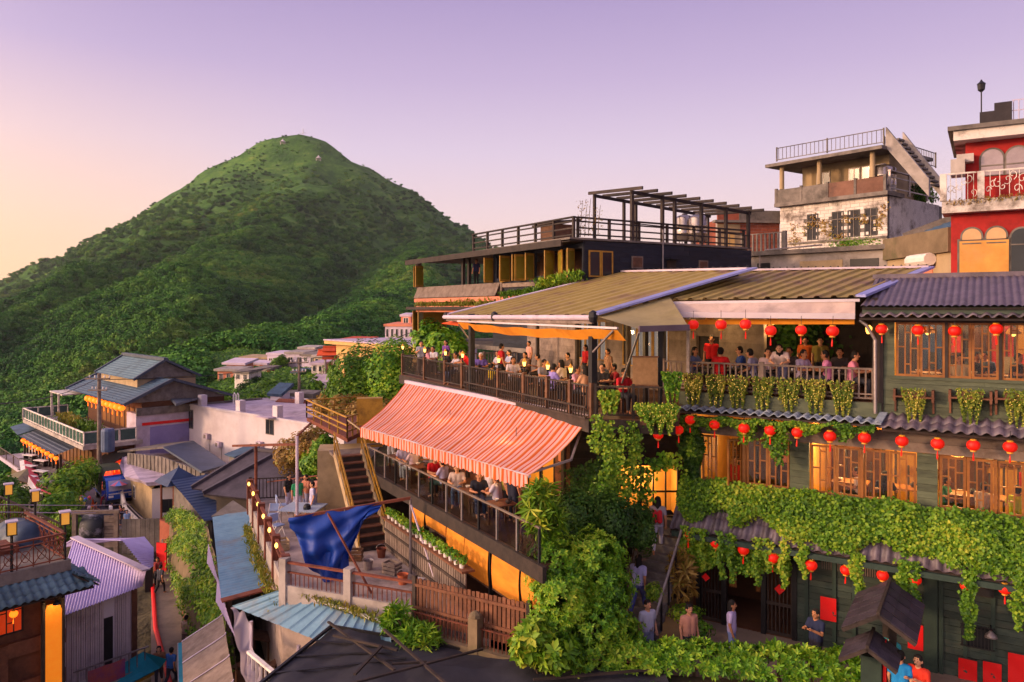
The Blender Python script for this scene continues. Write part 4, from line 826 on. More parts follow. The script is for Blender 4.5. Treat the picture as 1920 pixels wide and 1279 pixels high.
# the thick creeper on the lower eave
def creeper(name, label, fn, n, seed, m, size, normal, cat='creeper', extra=None, asp=.75):
    rg = np.random.default_rng(seed); u = rg.random(n); v = rg.random(n); P = np.array([fn(a, b_, c) for a, b_, c in zip(u, v, rg.normal(0, 1, n))]); P = P[~np.isnan(P[:, 0])]
    if extra is not None: P = np.concatenate([P, extra])
    N = np.broadcast_to(np.array(normal, float), P.shape); t = thing(name, label, cat, P.mean(0)); o = leafobj('foliage', leaves(P, N, size, asp, .5, seed), m, t); o['kind'] = 'stuff'; return t, P
nT = (-T.v.x, -T.v.y, .7)
def lowvine(u, v, w):
    a = TA(1275, .6) + (AE - TA(1275, .6)) * u; lump = .20 * math.sin(a * 2.3) * math.sin(v * 5 + a) + .12 * math.sin(a * 5.1 + 2) + .06 * math.sin(a * 11)
    cut = .80 + .16 * math.sin(a * 1.7 + .6) + .10 * math.sin(a * 4.3) + .14 * (a / 8) - (.25 if a < 1.6 else 0)
    if v > cut: return (math.nan,) * 3
    d = .06 + v * (d_el + .05) * .98; z = -5.54 - .05 * math.sin(a * 3) + (zel_o + .05 + 5.54) * v + .13 + lump * .55 * math.sin(min(1, v * 1.2) * math.pi) + .08 * w + .22 * math.sin(math.pi * min(1, v / max(cut, .1)))
    return T.p(a, d + .10 + .05 * w, z)
strands = []; rg = np.random.default_rng(77)
for x in [1283, 1300, 1318, 1352, 1372, 1420, 1440, 1470, 1502, 1508, 1600, 1606, 1612, 1690, 1694, 1700, 1716, 1812, 1816, 1822, 1905, 1912]:
    a = TA(x, d_el); ln = rg.uniform(.4, 1.5) if x not in (1816, 1812) else 1.7; n = int(ln * 260); tz = rg.random(n)
    for q in tz: strands.append(T.p(a + rg.normal(0, .07 * (1 - .6 * q)) + .05 * math.sin(q * 9), d_el + .06 + rg.normal(0, .05), zel_o + .15 - q * ln))
creeper('wall_creeper', 'thick bright green creeper covering the lowest tiled eave of the teahouse', lowvine, 44000, 11, lf_vine, .098, nT, extra=np.array(strands))
def midvine(u, v, w):
    a = TA(1262, .7) + (TA(1640, .7) - TA(1262, .7)) * u; k = 1 - u; th = .16 + .30 * k + .10 * math.sin(a * 4)
    return T.p(a, .66 + .10 * w, T.Z(1262 + 378 * u, 779 + 20 * u, .7) - .02 - th * v + .05 * math.sin(a * 6)) if not (v > .5 and math.sin(a * 7) < -.2) else (math.nan,) * 3
strands = []
for x, ln in ((1296, 1.0), (1396, .6), (1408, .5), (1440, .7), (1452, 1.0), (1462, 1.2), (1470, .9), (1580, .5), (1588, .4)):
    a = TA(x, .7)
    for q in rg.random(int(ln * 200)): strands.append(T.p(a + rg.normal(0, .07), .7 + rg.normal(0, .05), T.Z(x, 795, .7) - q * ln))
creeper('eave_creeper', 'light green creeper trailing along the blue-grey tiled eave', midvine, 6500, 12, lf_vine, .09, nT, extra=np.array(strands))
def colvine(u, v, w):
    z = -3.5 - v * 2.6; return T.p(TA(1296, .15) + (u - .5) * (.62 + .2 * math.sin(z * 4)) , .14 + .10 * w + .1 * math.sin(z * 3), z)
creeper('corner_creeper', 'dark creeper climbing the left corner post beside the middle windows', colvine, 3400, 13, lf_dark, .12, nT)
def entvine(u, v, w):
    a = TA(1290, .9) + (TA(1480, .9) - TA(1290, .9)) * u; hang = .5 + .55 * abs(math.sin(a * 2.2)) * (1 - u * .5)
    return T.p(a, .85 + .12 * w, -6.95 - v * hang)
creeper('entrance_creeper', 'creeper hanging in swags over the dark entrance doors', entvine, 5200, 14, lf_shrub, .09, nT)
# posters and fittings on the ground floor wall
for x0, x1, y0, y1, lb in ((1538, 1568, 1116, 1167, 'left of the small gabled signpost'), (1702, 1731, 1166, 1221, 'right of the small gabled signpost'), (1797, 1832, 1231, 1290, 'left one of the pair below the barred window'), (1843, 1878, 1237, 1292, 'right one of the pair below the barred window'), (1890, 1925, 1221, 1290, 'at the lower right picture edge')):
    a0, z1 = T.hit(x0, y0, .1); a1, z0 = T.hit(x1, y1, .1); t = thing('red_poster', 'red paper banner on dark green planks, ' + lb, 'banner', T.p(a0, .1, z0), 'red banners on the wall')
    MB().grid(lambda u, v: T.p(a0 + (a1 - a0) * u, .10 + .012 * math.sin(v * 7 + u * 3), z0 + (z1 - z0) * v), 5, 8).build('sheet', m_redpaper, t, True); pc('batten', T, a0, a1, .095, .12, z1 - .02, z1 + .01, m_darkwood, t)
a, z = T.hit(1461, 1106, .1); t = thing('diamond_charm', 'red paper diamond hung on the lattice door', 'ornament', T.p(a, .1, z))
MB().poly([T.p(a - .15, .06, z), T.p(a, .06, z - .16), T.p(a + .15, .06, z), T.p(a, .06, z + .16)], .01).build('sheet', m_redpaper, t)
a, z = T.hit(1332, 1074, .5); t = thing('diamond_charm', 'red paper diamond among the leaves at the entrance', 'ornament', T.p(a, .5, z))
MB().poly([T.p(a - .13, .96, z), T.p(a, .96, z - .13), T.p(a + .13, .96, z), T.p(a, .96, z + .13)], .01).build('sheet', m_redpaper, t)
a0, z1 = T.hit(1802, 1170, .1); a1, z0 = T.hit(1864, 1222, .1); part = MB().box(T, a0, a1, .01, .05, z0, z1).build('barred_window', m_glassd, tea)
for k in range(9): a = a0 + (k + .5) * (a1 - a0) / 9; pc('bar', T, a - .012, a + .012, .12, .145, z0, z1 + .05, m_black, part)
for z in (z0, z1 - .08, z1): pc('bar', T, a0 - .02, a1 + .02, .10, .12, z, z + .03, m_black, part)
a, z = T.hit(1858, 1190, .3); t = thing('wall_lamp', 'grey cone wall lamp beside the barred window', 'lamp', T.p(a, .3, z)); MB().lathe([(.15, -.07), (.12, .0), (.04, .08), (.02, .1)], T.p(a, .3, z), 14).build('lamp_shade', m_steel, t, True); MB().tube([T.p(a, .05, z + .15), T.p(a, .2, z + .17), T.p(a, .3, z + .08)], .015, 6).build('arm', m_black, t)
a, z = T.hit(1842, 1108, .3); t = thing('wall_speaker', 'boxy dark speaker mounted high on the green planks', 'speaker', T.p(a, .2, z)); MB().box(T, a - .25, a + .25, .1, .4, z - .12, z + .12).build('housing', m_darkwood, t); MB().box(T, a - .22, a + .22, .4, .41, z - .1, z + .1).build('grille', m_black, t)
# gabled signpost with two small shingled roofs
t = thing('gabled_signpost', 'dark wooden signpost with two small gabled shingle roofs', 'signpost', T.p(5.9, 3.2, zf1))
def gable(a, d0, d1, z, hw, drop, th, m, nm):
    for s in (-1, 1):
        P = [T.p(a, d0, z), T.p(a, d1, z), T.p(a + s * hw, d1, z - drop), T.p(a + s * hw, d0, z - drop)]; part = MB().poly(P, th).build(nm, m_darkwood, t)
        for i in range(3):
            for j in range(5):
                f0, f1 = j / 5, (j + 1) / 5; g0, g1 = i / 3, (i + 1) / 3
                Q = [T.p(a + s * hw * g, d0 + (d1 - d0) * f, z - drop * g + .018 + .012 * (g == g1)) for g, f in ((g0, f0 + .01), (g0, f1 - .01), (g1, f1 - .01), (g1, f0 + .01))]
                MB().poly(Q, .015).build('shingle', mat('dark_shingle', '#332c33', '#453c44', '#262126', rough=.7, scale=3, var=.25), part)
    bm('ridge_pole', T.p(a, d0 - .02, z + .03), T.p(a, d1 + .02, z + .03), .07, m_darkwood, t)
gable(5.92, 1.3, 3.95, -7.12, .80, .50, .09, m_tile, 'roof'); gable(5.75, 3.3, 4.45, -7.75, .62, .40, .08, m_tile, 'lower_roof')
pc('post', T, 5.5, 5.95, 3.3, 3.6, zf1, -8.3, m_dgreen, t); pc('post', T, 6.05, 6.2, 2.8, 2.95, zf1, -7.4, m_darkwood, t); pc('red_strip', T, 5.97, 6.04, 3.3, 3.5, zf1, -7.9, m_redpaper, t); pc('post', T, 5.78, 5.92, 1.6, 1.74, zf1, -7.2, m_darkwood, t)
# inside lamps and tables
for i, (x, zz, dd) in enumerate([(1580, -3.95, -1.7), (1650, -3.95, -1.5), (1795, -4.1, -1.7), (1890, -4.0, -1.6)]): pendant(T.p(TA(x, dd), dd, zz), 'glowing pendant lamp behind the middle windows, %s from the left' % ORD[i], 150)
for i, x in enumerate((1740, 1900)): pendant(T.p(TA(x, -2), -2, -.6), 'glowing pendant lamp in the upper room, ' + ('left one' if i == 0 else 'right one'), 130)
pendant(T.p(TA(1400, -2), -2, -4.2), 'glowing pendant lamp behind the open casement', 40)
for x in (1595, 1690, 1800, 1880): table(T.p(TA(x, -1.2), -1.2, -6.5), 'wooden table behind the middle windows at the %s panes' % {1595: 'left', 1690: 'second', 1800: 'third', 1880: 'rightmost'}[x], T, 1.0, .7, 1.35, m_window, 'tables behind the middle windows', 2)
for x in (1745, 1850): table(T.p(TA(x, -1.2), -1.2, -2.95), 'wooden table in the upper room behind the %s panes' % {1745: 'left', 1850: 'right'}[x], T, 1.0, .7, 1.15, m_window, 'tables in the upper room', 2)
# wall lantern on the corner post and light over the entrance passage
a, z = T.hit(1629, 618, .2); t = thing('wall_lamp', 'small lit brass lamp on the corner post by the downpipe', 'lamp', T.p(a, .2, z)); MB().lathe([(.05, -.12), (.08, -.05), (.09, .06), (.03, .12)], T.p(a, .2, z), 8).build('glass', m_lampsoft, t); MB().tube([T.p(a, .05, z + .15), T.p(a, .2, z + .14)], .015, 5).build('arm', m_black, t)
# ================================================================ left wing: open dining terrace, striped awning, glass balcony
L = Fr((-5.48, 37.9), (.463, -.886)); LL = 17.04
def LA(px, d=0): return L.A(px, d)
wing = thing('restaurant_wing', 'timber restaurant wing with open dining terrace and glass balcony', 'restaurant', L.p(8, -3, -9.0))
zt, zr = -3.28, -2.30
KB = -6.6                                    # rear wall of the terrace
corner = L.p(LL, 0, 0); Q1 = Vector((4.85, 22.4, 0)); RT = Fr2((corner.x, corner.y), (Q1.x, Q1.y))
MB().poly([L.p(-.1, .06, zt), L.p(LL + .05, .06, zt), Vector((4.9, 22.2, zt)), Vector((5.5, 24.6, zt)), L.p(LL - 2, -7.5, zt), L.p(-.1, -7, zt)], .16).build('terrace_floor', m_floorw, wing)
pc('floor_beam', L, -.1, LL + .06, .06, .16, zt - .42, zt - .02, m_darkwood, wing); pc('floor_beam', RT, 0, RT.L, .04, .14, zt - .42, zt - .02, m_darkwood, wing)
b_end = L.p(-.1, -7, 0); EN = Fr2((b_end.x, b_end.y), L.p(-.1, .06, 0)[:2]); pc('floor_beam', EN, 0, EN.L, .0, .1, zt - .42, zt - .02, m_darkwood, wing)
rail = thing('terrace_railing', 'dark balustrade along the dining terrace above the striped awning', 'railing', L.p(8, 0, zt))
cols = [0, 3.05, 5.55, 7.4, LA(935), LA(983), LA(1027), LA(1070), LL]
for i in range(len(cols) - 1): railing(L, cols[i] + .05, cols[i + 1] - .05, 0, zt, zr, .155, m_darkwood, rail, None, low=.10)
for a in cols: pc('post', L, a - .065, a + .065, -.07, .07, zt, zr + .08, m_midwood, rail)
railing(L, LA(880), LL, .22, zt - .02, zt + .36, .16, m_darkwood, rail, None, low=.0, bw=.03, top=.05)
railing(EN, .2, EN.L - .1, -.02, zt, zr, .17, m_greywood, rail, 2.4)
railing(RT, .1, RT.L - .1, 0, zt, zr, .15, m_darkwood, thing('terrace_railing', 'near-black balustrade on the terrace end above the fairy-light bush', 'railing', RT.p(1, 0, zt)), 1.25)
# posts that carry the roof
for x, yb in ((884, 0), (1111, 0)): a = LA(x, -.05); pc('roof_post', L, a - .10, a + .10, -.16, .04, zt, -.18, m_black, wing)
for a, d in ((4, -5.5), (9, -4.6), (13, -4.3), (15.5, -3.2)): pc('roof_post', L, a - .07, a + .07, d - .07, d + .07, zt, .4, m_darkwood, wing)
pc('roof_post', RT, RT.L - .5, RT.L - .36, -.5, -.36, zt, .1, m_black, wing)
# rear wall: dark boards, curtained windows
plank_wall(L, 1, LL + .5, zt, .9, KB, .3, m_greywood, wing, [(6.0, 8.3, -2.3, -.5), (9.5, 12.6, -2.4, -.4), (14.2, 15.4, -3.2, -1.0)], name='rear_wall', cut=3)
m_curt = mat('white_curtain', '#b8bcc8', '#d0d4dc', rough=.8, scale=2, emit='#dfe6ff', es=.12, var=.05)
for a0, a1, z0, z1, n in ((6.0, 8.3, -2.3, -.5, 4), (9.5, 12.6, -2.4, -.4, 6)):
    for k in range(n):
        x0, x1 = a0 + (a1 - a0) * k / n, a0 + (a1 - a0) * (k + 1) / n; casement(L, x0 + .02, x1 - .02, z0, z1, KB - .02, wing, None, m_yellowp, .05)
    MB().grid(lambda u, v: L.p(a0 + (a1 - a0) * u, KB - .16 + .04 * math.sin(u * 60), z0 + (z1 - z0) * v), 80, 1).build('curtain', m_curt, wing, True)
MB().box(L, 14.2, 15.4, KB - 1.5, KB - 1.4, -3.3, -.9).build('doorway', m_brownwall, wing)
# sloping olive roof with violet edge strip
roof1 = thing('terrace_roof', 'large olive ribbed sheet roof over the dining terrace with violet flashing', 'roof', L.p(8, -3, zt))
e1, e2 = at(837, 592, 33.2), at(1112, 592, 22.3); t1, t2 = at(1165, 511, 37.5), at(1408, 507, 25.4)
ribroof('roof_sheet', (e1, e2, t2, t1), 12, m_oliveroof, roof1, .06)
bm('edge_flashing', e2 + Vector((.04, -.02, .05)), t2 + Vector((.04, -.02, .07)), .46, m_flash, roof1, .06); bm('left_flashing', e1 + Vector((0, 0, .05)), t1 + Vector((0, 0, .05)), .42, m_lilac, roof1, .06)
bm('ridge_cap', t1 + Vector((0, 0, .06)), t2 + Vector((0, 0, .06)), .34, m_lilac, roof1, .08)
for k in range(20): q = t1.lerp(t2, (k + .5) / 20) + Vector((0, -.14, .12)); MB().lathe([(.045, 0), (.04, .03), (.01, .04)], q, 6).build('bolt', m_black, roof1)
MB().tube([e1 + Vector((-.1, 0, -.06)), e2 + Vector((.05, 0, -.06))], .085, 10).build('awning_roller', m_lilac, roof1); bm('gutter', e1 + Vector((0, 0, -.2)), e2 + Vector((0, 0, -.2)), .08, m_greywood, roof1, .08)
for k in (.0, .42, 1.0): q = e1.lerp(e2, k); MB().lathe([(.1, -.2), (.14, -.05), (.12, .1), (.03, .16)], q, 8).build('bracket', m_black, roof1)
for k in range(7):
    u = (k + .5) / 7; p = e1.lerp(e2, u); q = t1.lerp(t2, u); bm('rafter', p + Vector((0, 0, -.10)), q + Vector((0, 0, -.12)), .07, m_darkwood, roof1, .12)
# yellow canvas strips hanging under the eave, with their struts
cv = thing('canvas_strip', 'long yellow canvas strip stretched below the terrace roof edge', 'awning', e1.lerp(e2, .5))
c0, c1_ = at(858, 604, 31.5), at(1158, 618, 21.2)
MB().grid(lambda u, v: c0.lerp(c1_, u) + Vector((.25 * v, .10 * v, -.30 * v - .10 * math.sin(u * math.pi) + .02 * math.sin(u * 30))), 40, 4).build('canvas', m_canvasy, cv, True)
bm('bar', c0 + Vector((0, 0, .04)), c1_ + Vector((0, 0, .04)), .06, m_white, cv)
bm('strut', at(860, 608, 31.2), at(884, 642, 31.5), .05, m_steel, cv); bm('strut', at(1150, 620, 21.4), at(1112, 660, 22.6), .05, m_steel, cv)
of = thing('canvas_flap', 'small orange canvas flap at the far left end of the terrace roof', 'awning', e1)
MB().poly([at(828, 606, 34), at(870, 597, 33), at(900, 603, 31.5), at(868, 611, 31.8)], .03).build('canvas', mat('orange_canvas', '#d8501a', '#e8642a', rough=.8), of)
gf = thing('canvas_flap', 'grey green canvas triangle sloping down over the terrace corner', 'awning', at(1190, 600, 21.5))
g0, g1, g2, g3 = e2 + Vector((.12, -.05, -.02)), e2.lerp(t2, .42) + Vector((.15, -.1, -.05)), at(1292, 614, 20.6), at(1198, 617, 20.2)
MB().grid(lambda u, v: g0.lerp(g1, u).lerp(g3.lerp(g2, u), v) + Vector((0, 0, -.10 * math.sin(u * math.pi) * math.sin(v * math.pi))), 16, 10).build('canvas', m_canvasg, gf, True)
bm('front_bar', g3, g2, .08, mat('mauve_bar', '#5a4a52', '#6a5a62'), gf, .16); bm('strut', g3 + Vector((0, 0, -.1)), RT.p(.9, .1, zr + .1), .045, m_steel, gf)
# screen panel at the terrace end
t = thing('folding_screen', 'tan woven screen panel standing at the right end of the terrace', 'screen', RT.p(1.6, -.2, zr)); a0, z1 = RT.hit(1186, 670, -.15); a1, z0 = RT.hit(1233, 722, -.15)
pc('panel', RT, a0, a1, -.19, -.15, z0, z1, mat('woven_tan', '#8a6a48', '#a07c56', rough=.9, scale=6), t); pc('frame', RT, a0 - .03, a1 + .03, -.2, -.13, z0 - .04, z0, m_midwood, t); pc('frame', RT, a0 - .03, a1 + .03, -.2, -.13, z1, z1 + .04, m_midwood, t)
# lamps on the rail posts
for i, a in enumerate(cols[:-1]):
    P = L.p(a, 0, zr + .10); t = thing('post_lamp', 'small lit brass lamp on the terrace rail, %s from the left' % ORD[i], 'lamp', P, 'lamps on the terrace rail')
    MB().lathe([(.03, 0), (.05, .05), (.025, .12), (.05, .2)], P, 8).build('stem', m_black, t); MB().lathe([(.035, .2), (.062, .33), (.06, .35)], P, 8).build('glass', m_lampglow, t); MB().lathe([(.085, .35), (.04, .42), (.012, .48)], P, 8).build('cap', m_gold, t)
    if i in (1, 3, 5, 7): lamp_light(t, P + Vector((0, 0, .3)) - Vector((L.v.x, L.v.y, 0)) * -.25, 9, .08)
for i, (a, d) in enumerate(((6, -3.5), (10.5, -3.2), (14.2, -2.8))): pendant(L.p(a, d, -.9), 'glowing lamp under the dining terrace roof, ' + ['far one', 'middle one', 'near one'][i], 95, 1, 'lamps under the terrace roof')
# tables on the terrace
tabs = [(1.2, -1.1), (3.8, -1.2), (6.2, -1.1), (8.6, -1.3), (10.8, -1.1), (12.9, -1.2), (15.0, -1.3), (5, -3.8), (8, -4.2), (11.5, -3.9), (14, -3.8)]
for i, (a, d) in enumerate(tabs): table(L.p(a, d, zt), ('wooden table by the terrace rail, %s from the left' if i < 7 else 'wooden table deeper on the dining terrace, %s from the left') % ORD[i if i < 7 else i - 7], L, .9, .8, .74, m_redwood, 'dining terrace tables', 3)

# ---------------------------------------------------------------- striped awning
def stripemat(name, ax, per, cs, rough=.8):
    m, n, o = _new(name); Lk = n.links.new; at_ = n.nodes.new('ShaderNodeUVMap'); sp = n.nodes.new('ShaderNodeSeparateXYZ'); Lk(at_.outputs[0], sp.inputs[0])
    mu = n.nodes.new('ShaderNodeMath'); mu.operation = 'MULTIPLY'; mu.inputs[1].default_value = per; Lk(sp.outputs[0], mu.inputs[0])
    fr = n.nodes.new('ShaderNodeMath'); fr.operation = 'FRACT'; Lk(mu.outputs[0], fr.inputs[0]); r = ramp(n, cs, 'CONSTANT'); Lk(fr.outputs[0], r.inputs[0])
    g = n.nodes.new('ShaderNodeNewGeometry'); nz = n.nodes.new('ShaderNodeTexNoise'); nz.inputs['Scale'].default_value = 1.1; nz.inputs['Detail'].default_value = 7; Lk(g.outputs['Position'], nz.inputs['Vector'])
    mr = n.nodes.new('ShaderNodeMapRange'); mr.inputs[1].default_value = .3; mr.inputs[2].default_value = .75; mr.inputs[3].default_value = 1.08; mr.inputs[4].default_value = .8; Lk(nz.outputs['Fac'], mr.inputs[0])
    hs = n.nodes.new('ShaderNodeHueSaturation'); Lk(mr.outputs[0], hs.inputs['Value']); Lk(r.outputs[0], hs.inputs['Color'])
    d = n.nodes.new('ShaderNodeBsdfPrincipled'); d.inputs['Roughness'].default_value = rough; d.inputs['Specular IOR Level'].default_value = .15; Lk(hs.outputs[0], d.inputs['Base Color'])
    tr = n.nodes.new('ShaderNodeBsdfTranslucent'); Lk(hs.outputs[0], tr.inputs[0]); mx = n.nodes.new('ShaderNodeMixShader'); mx.inputs[0].default_value = .18; Lk(d.outputs[0], mx.inputs[1]); Lk(tr.outputs[0], mx.inputs[2])
    Lk(mx.outputs[0], o.inputs[0]); return m
m_stripe = stripemat('striped_canvas', 0, 1.0, [(0, '#cc5a24'), (.22, '#dca69c'), (.5, '#c8501e'), (.64, '#dfaca2'), (.90, '#d07a44')])
def uvgrid(name, fn, nu, nv, m, parent, per):
    b = MB(); b.grid(fn, nu, nv); me = b.mesh(name, m, True); uv = me.uv_layers.new(name='UVMap')
    for pol in me.polygons:
        for li in pol.loop_indices: vi = me.loops[li].vertex_index; uv.data[li].uv = ((vi % (nu + 1)) / nu * per, (vi // (nu + 1)) / nv)
    return link(name, me, parent)
aw0, aw1 = Vector((-4.95, 35.2, -3.42)), Vector((2.38, 23.3, -3.38))
ae0, ae1 = at(677, 801, 29.9), at(991, 892, 21.0)
awn = thing('striped_awning', 'wide orange and pink striped awning below the dining terrace', 'awning', (aw0 + aw1) / 2)
def awf(u, v):
    p = aw0.lerp(aw1, u).lerp(ae0.lerp(ae1, u), v); return p + Vector((0, 0, -.16 * math.sin(v * math.pi) * (1 + .2 * math.sin(u * 14)) + .012 * math.sin(u * 90) + .02 * math.sin(u * 23 + v * 2) * v + .008 * math.sin(v * 19 + u * 31)))
uvgrid('canopy_cloth', awf, 200, 30, m_stripe, awn, 27)
def val(u, v):
    p = ae0.lerp(ae1, u); sc = .34 + .06 * abs(math.sin(u * 46 * math.pi)); return p + Vector((-.03 - .02 * math.sin(u * 150) * v, -.03, .0 - sc * v))
uvgrid('valance', val, 320, 3, m_stripe, awn, 27)
bm('roller_tube', aw0 + Vector((0, 0, .05)), aw1 + Vector((0, 0, .05)), .14, m_lilac, awn); bm('front_bar', ae0 + Vector((.04, .04, -.03)), ae1 + Vector((.04, .04, -.03)), .07, m_white, awn)
for u in (.08, .5, .97):
    p, q = aw0.lerp(aw1, u), ae0.lerp(ae1, u); mid = (p + q) / 2 + Vector((.5, -.6, -.35)); bm('folding_arm', p + Vector((.05, .05, -.3)), mid, .06, m_steel, awn); bm('folding_arm', mid, q + Vector((.1, .1, -.05)), .06, m_steel, awn)

# ---------------------------------------------------------------- glass balcony and the rooms behind
mb0, mb1 = at(685, 835, 31.65), at(1010, 990, 19.7); Mf = Fr2((mb0.x, mb0.y), (mb1.x, mb1.y)); ML = Mf.L; zmf = -6.68
def MA(px, d=0): return Mf.A(px, d)
aE = MA(1064, -3.1); MB().box(Mf, -.1, ML + .1, -1.3, .0, zmf - .14, zmf).box(Mf, -.1, aE, -5, -1.3, zmf - .14, zmf).build('balcony_floor', m_floorw, wing); pc('balcony_beam', Mf, -.15, ML + .35, -.02, .10, zmf - .36, zmf + .06, m_darkwood, wing)
gl = thing('glass_railing', 'glass balcony railing with pale handrail under the striped awning', 'railing', Mf.p(ML / 2, 0, zmf))
n = 12
for i in range(n + 1): a = ML * i / n; pc('post', Mf, a - .03, a + .03, -.05, .01, zmf + .06, -5.72, m_steel if i % 3 else m_black, gl)
for i in range(n): pc('glass_panel', Mf, ML * i / n + .05, ML * (i + 1) / n - .05, -.03, -.015, zmf + .10, -5.80, m_glass2, gl)
pc('handrail', Mf, -.05, ML + .05, -.045, .02, -5.72, -5.675, m_greywood, gl)
ef = Fr2(Mf.p(-.1, -5.5, 0)[:2], Mf.p(-.1, 0, 0)[:2]); pc('handrail', ef, 0, ef.L, -.04, .04, -5.73, -5.67, m_greywood, gl)
wd = -3.1
aD0, aD1 = MA(990, wd), MA(1042, wd); plank_wall(Mf, 1.2, aE, zmf, -3.7, wd, .17, m_redwood, wing, [(aD0, aD1, zmf + .1, -4.2)], name='clapboard_wall', cut=3.5)
for k in range(2): casement(Mf, aD0 + .03 + k * (aD1 - aD0) / 2, aD0 - .03 + (k + 1) * (aD1 - aD0) / 2, zmf + .12, -4.25, wd - .02, wing, None, m_darkwood, .07, pane=mat('amber_pane', '#c07a1e', '#d08a28', rough=.3, bump=0, emit='#ffa030', es=.25))
for i in range(5): pc('wall_post', Mf, 1.2 + i * (aE - 1.4) / 4, 1.36 + i * (aE - 1.4) / 4, wd + .03, wd + .12, zmf, -3.6, m_darkwood, wing)
t = thing('service_board', 'small framed paper notice by the amber doors under the awning', 'notice', Mf.p(aE - .4, wd + .06, -5)); pc('sheet', Mf, aE - .45, aE - .2, wd + .04, wd + .06, -4.9, -4.55, m_pinkw, t); pc('frame', Mf, aE - .47, aE - .18, wd + .035, wd + .05, -4.92, -4.53, m_darkwood, t)
for i in range(2): lamp = pendant(Mf.p(4.5 + 5 * i, -1.8, -4.25), 'glowing lamp under the striped awning, ' + ['far one', 'near one'][i], 60, 1, 'lamps under the striped awning')
mt = [(1.6, -.9), (3.9, -.9), (6.1, -.9), (8.2, -.9), (10.2, -.9), (12.2, -.9)]
for i, (a, d) in enumerate(mt): table(Mf.p(a, d, zmf), 'wooden table behind the glass railing, %s from the left' % ORD[i], Mf, .8, .7, .74, m_redwood, 'glass balcony tables', 2)
for i, (a, d) in enumerate([(9.4, -1.6), (11.4, -1.6)]):
    t = thing('bench', 'brown wooden bench on the glass balcony, ' + ['nearer the middle', 'nearer the leafy shrub'][i], 'bench', Mf.p(a, d, zmf)); pc('seat', Mf, a - .7, a + .7, d - .2, d + .2, zmf + .42, zmf + .46, m_midwood, t); pc('backrest', Mf, a - .7, a + .7, d - .24, d - .19, zmf + .55, zmf + .95, m_midwood, t)
    for s in (-.6, .6): pc('leg', Mf, a + s - .03, a + s + .03, d - .2, d + .2, zmf, zmf + .42, m_midwood, t)
# ---- amber roller blinds below the balcony
zb = zmf - .38
MB().box(Mf, .6, aE, -3.6, -3.5, -9.6, zb).box(Mf, .6, aE, -3.5, -.3, -9.7, -9.6).build('lower_room', m_brownwall, wing)
for x in (798.5, 920, 977): pc('lower_post', Mf, MA(x, -.3) - .06, MA(x, -.3) + .06, -.4, -.24, -9.6, zb, m_black, wing)
for i, (x0, x1, x_, y1) in enumerate([(773, 797, 785, 998), (800, 838, 819, 996), (839, 872, 856, 1058), (873, 917, 895, 1086), (924, 975, 950, 1120), (979, 1020, 1000, 1140)]):
    a0, a1 = MA(x0, -.25), MA(x1, -.25); z1 = Mf.Z(x_, y1, -.25); t = thing('roller_blind', 'amber roller blind hanging below the balcony, %s from the left' % ORD[i], 'blind', Mf.p(a0, -.25, z1), 'roller blinds below the balcony')
    MB().grid(lambda u, v: Mf.p(a0 + (a1 - a0) * u, -.25 + .05 * math.sin(v * 3) , zb + (z1 - zb) * v), 4, 10).build('cloth', m_blind, t, True); pc('bottom_bar', Mf, a0, a1, -.28, -.22, z1 - .04, z1, m_midwood, t); MB().tube([Mf.p(a0, -.26, zb - .04), Mf.p(a1, -.26, zb - .04)], .05, 8).build('roller', m_midwood, t)

# ================================================================ black boarded house above the terrace
K = Fr((-6.4, 52), (.523, -.852)); KL = 18.78; KR = Fr((3.43, 36.0), (.852, .523)); KRL = 11.6
def KA(px, d=0): return K.A(px, d)
blk = thing('black_house', 'black boarded house with mustard shutters and roof deck', 'house', K.p(10, -3, -3))
ze, zk = 3.18, 1.62
MB().poly([K.p(-.3, .9, ze + .12), K.p(KL + .1, .9, ze + .22), KR.p(KRL, .05, ze + .26), K.p(-.3, -9, ze + .26)], .10).build('roof_deck', m_concd, blk)
pc('eave_board', K, -.3, KL - .6, .8, .92, ze - .16, ze + .16, m_darkwood, blk); MB().poly([K.p(-.3, .9, ze + .02), K.p(KL + .1, .9, ze + .05), K.p(KL + .1, -.1, ze + .09), K.p(-.3, -.1, ze + .06)], .03).build('soffit', m_darkwood, blk)
pc('floor_slab', K, 0, KL, -7, .12, zk - .40, zk - .18, m_greywood, blk)
aw_ = KA(925)
plank_wall(K, aw_, KL, -3.2, ze, 0, .26, m_blackwood, blk, [(KA(932), KA(1000), zk, ze - .25), (KA(1004), KA(1092), zk, ze - .25), (2.0, 8, -2.6, -.4)], name='facade_wall', cut=3)
plank_wall(KR, 0, KRL, -3.2, ze + .1, 0, .24, m_blackwood, blk, [], name='side_wall', cut=3)
MB().box(K, 0.1, KL - .2, -6.4, -6.3, zk - .3, ze).box(K, aw_, KL, -.3 - 3, -3.2, zk - .3, ze).build('inner_wall', m_brownwall, blk)
for x in (781, 868, 879): a = KA(x); pc('corner_post', K, a - .09, a + .09, -.12, .06, zk - .2, ze, m_darkwood, blk)
pc('corner_post', K, -.15, .12, -.15, .1, -4.5, ze, m_greywood, blk)
pc('parapet', K, .3, KA(945), .06, .16, zk - .85, zk - .12, m_greywood, blk)
MB().quad(K.p(.2, .16, zk - .12), K.p(.2, .5, zk - .85), K.p(KA(942), .5, zk - .85), K.p(KA(942), .16, zk - .12), .05).build('sloping_board', m_greywood, blk)
pc('ledge', K, .3, KL - 1, -.1, .5, zk - 1.15, zk - .9, m_pinkw, blk); pc('lower_canopy', K, -.2, KA(935), -.2, .9, -.02, .16, m_darkwood, blk); pc('floor_slab', K, 0, KL, -7, .1, -2.35, -2.1, m_concd, blk)
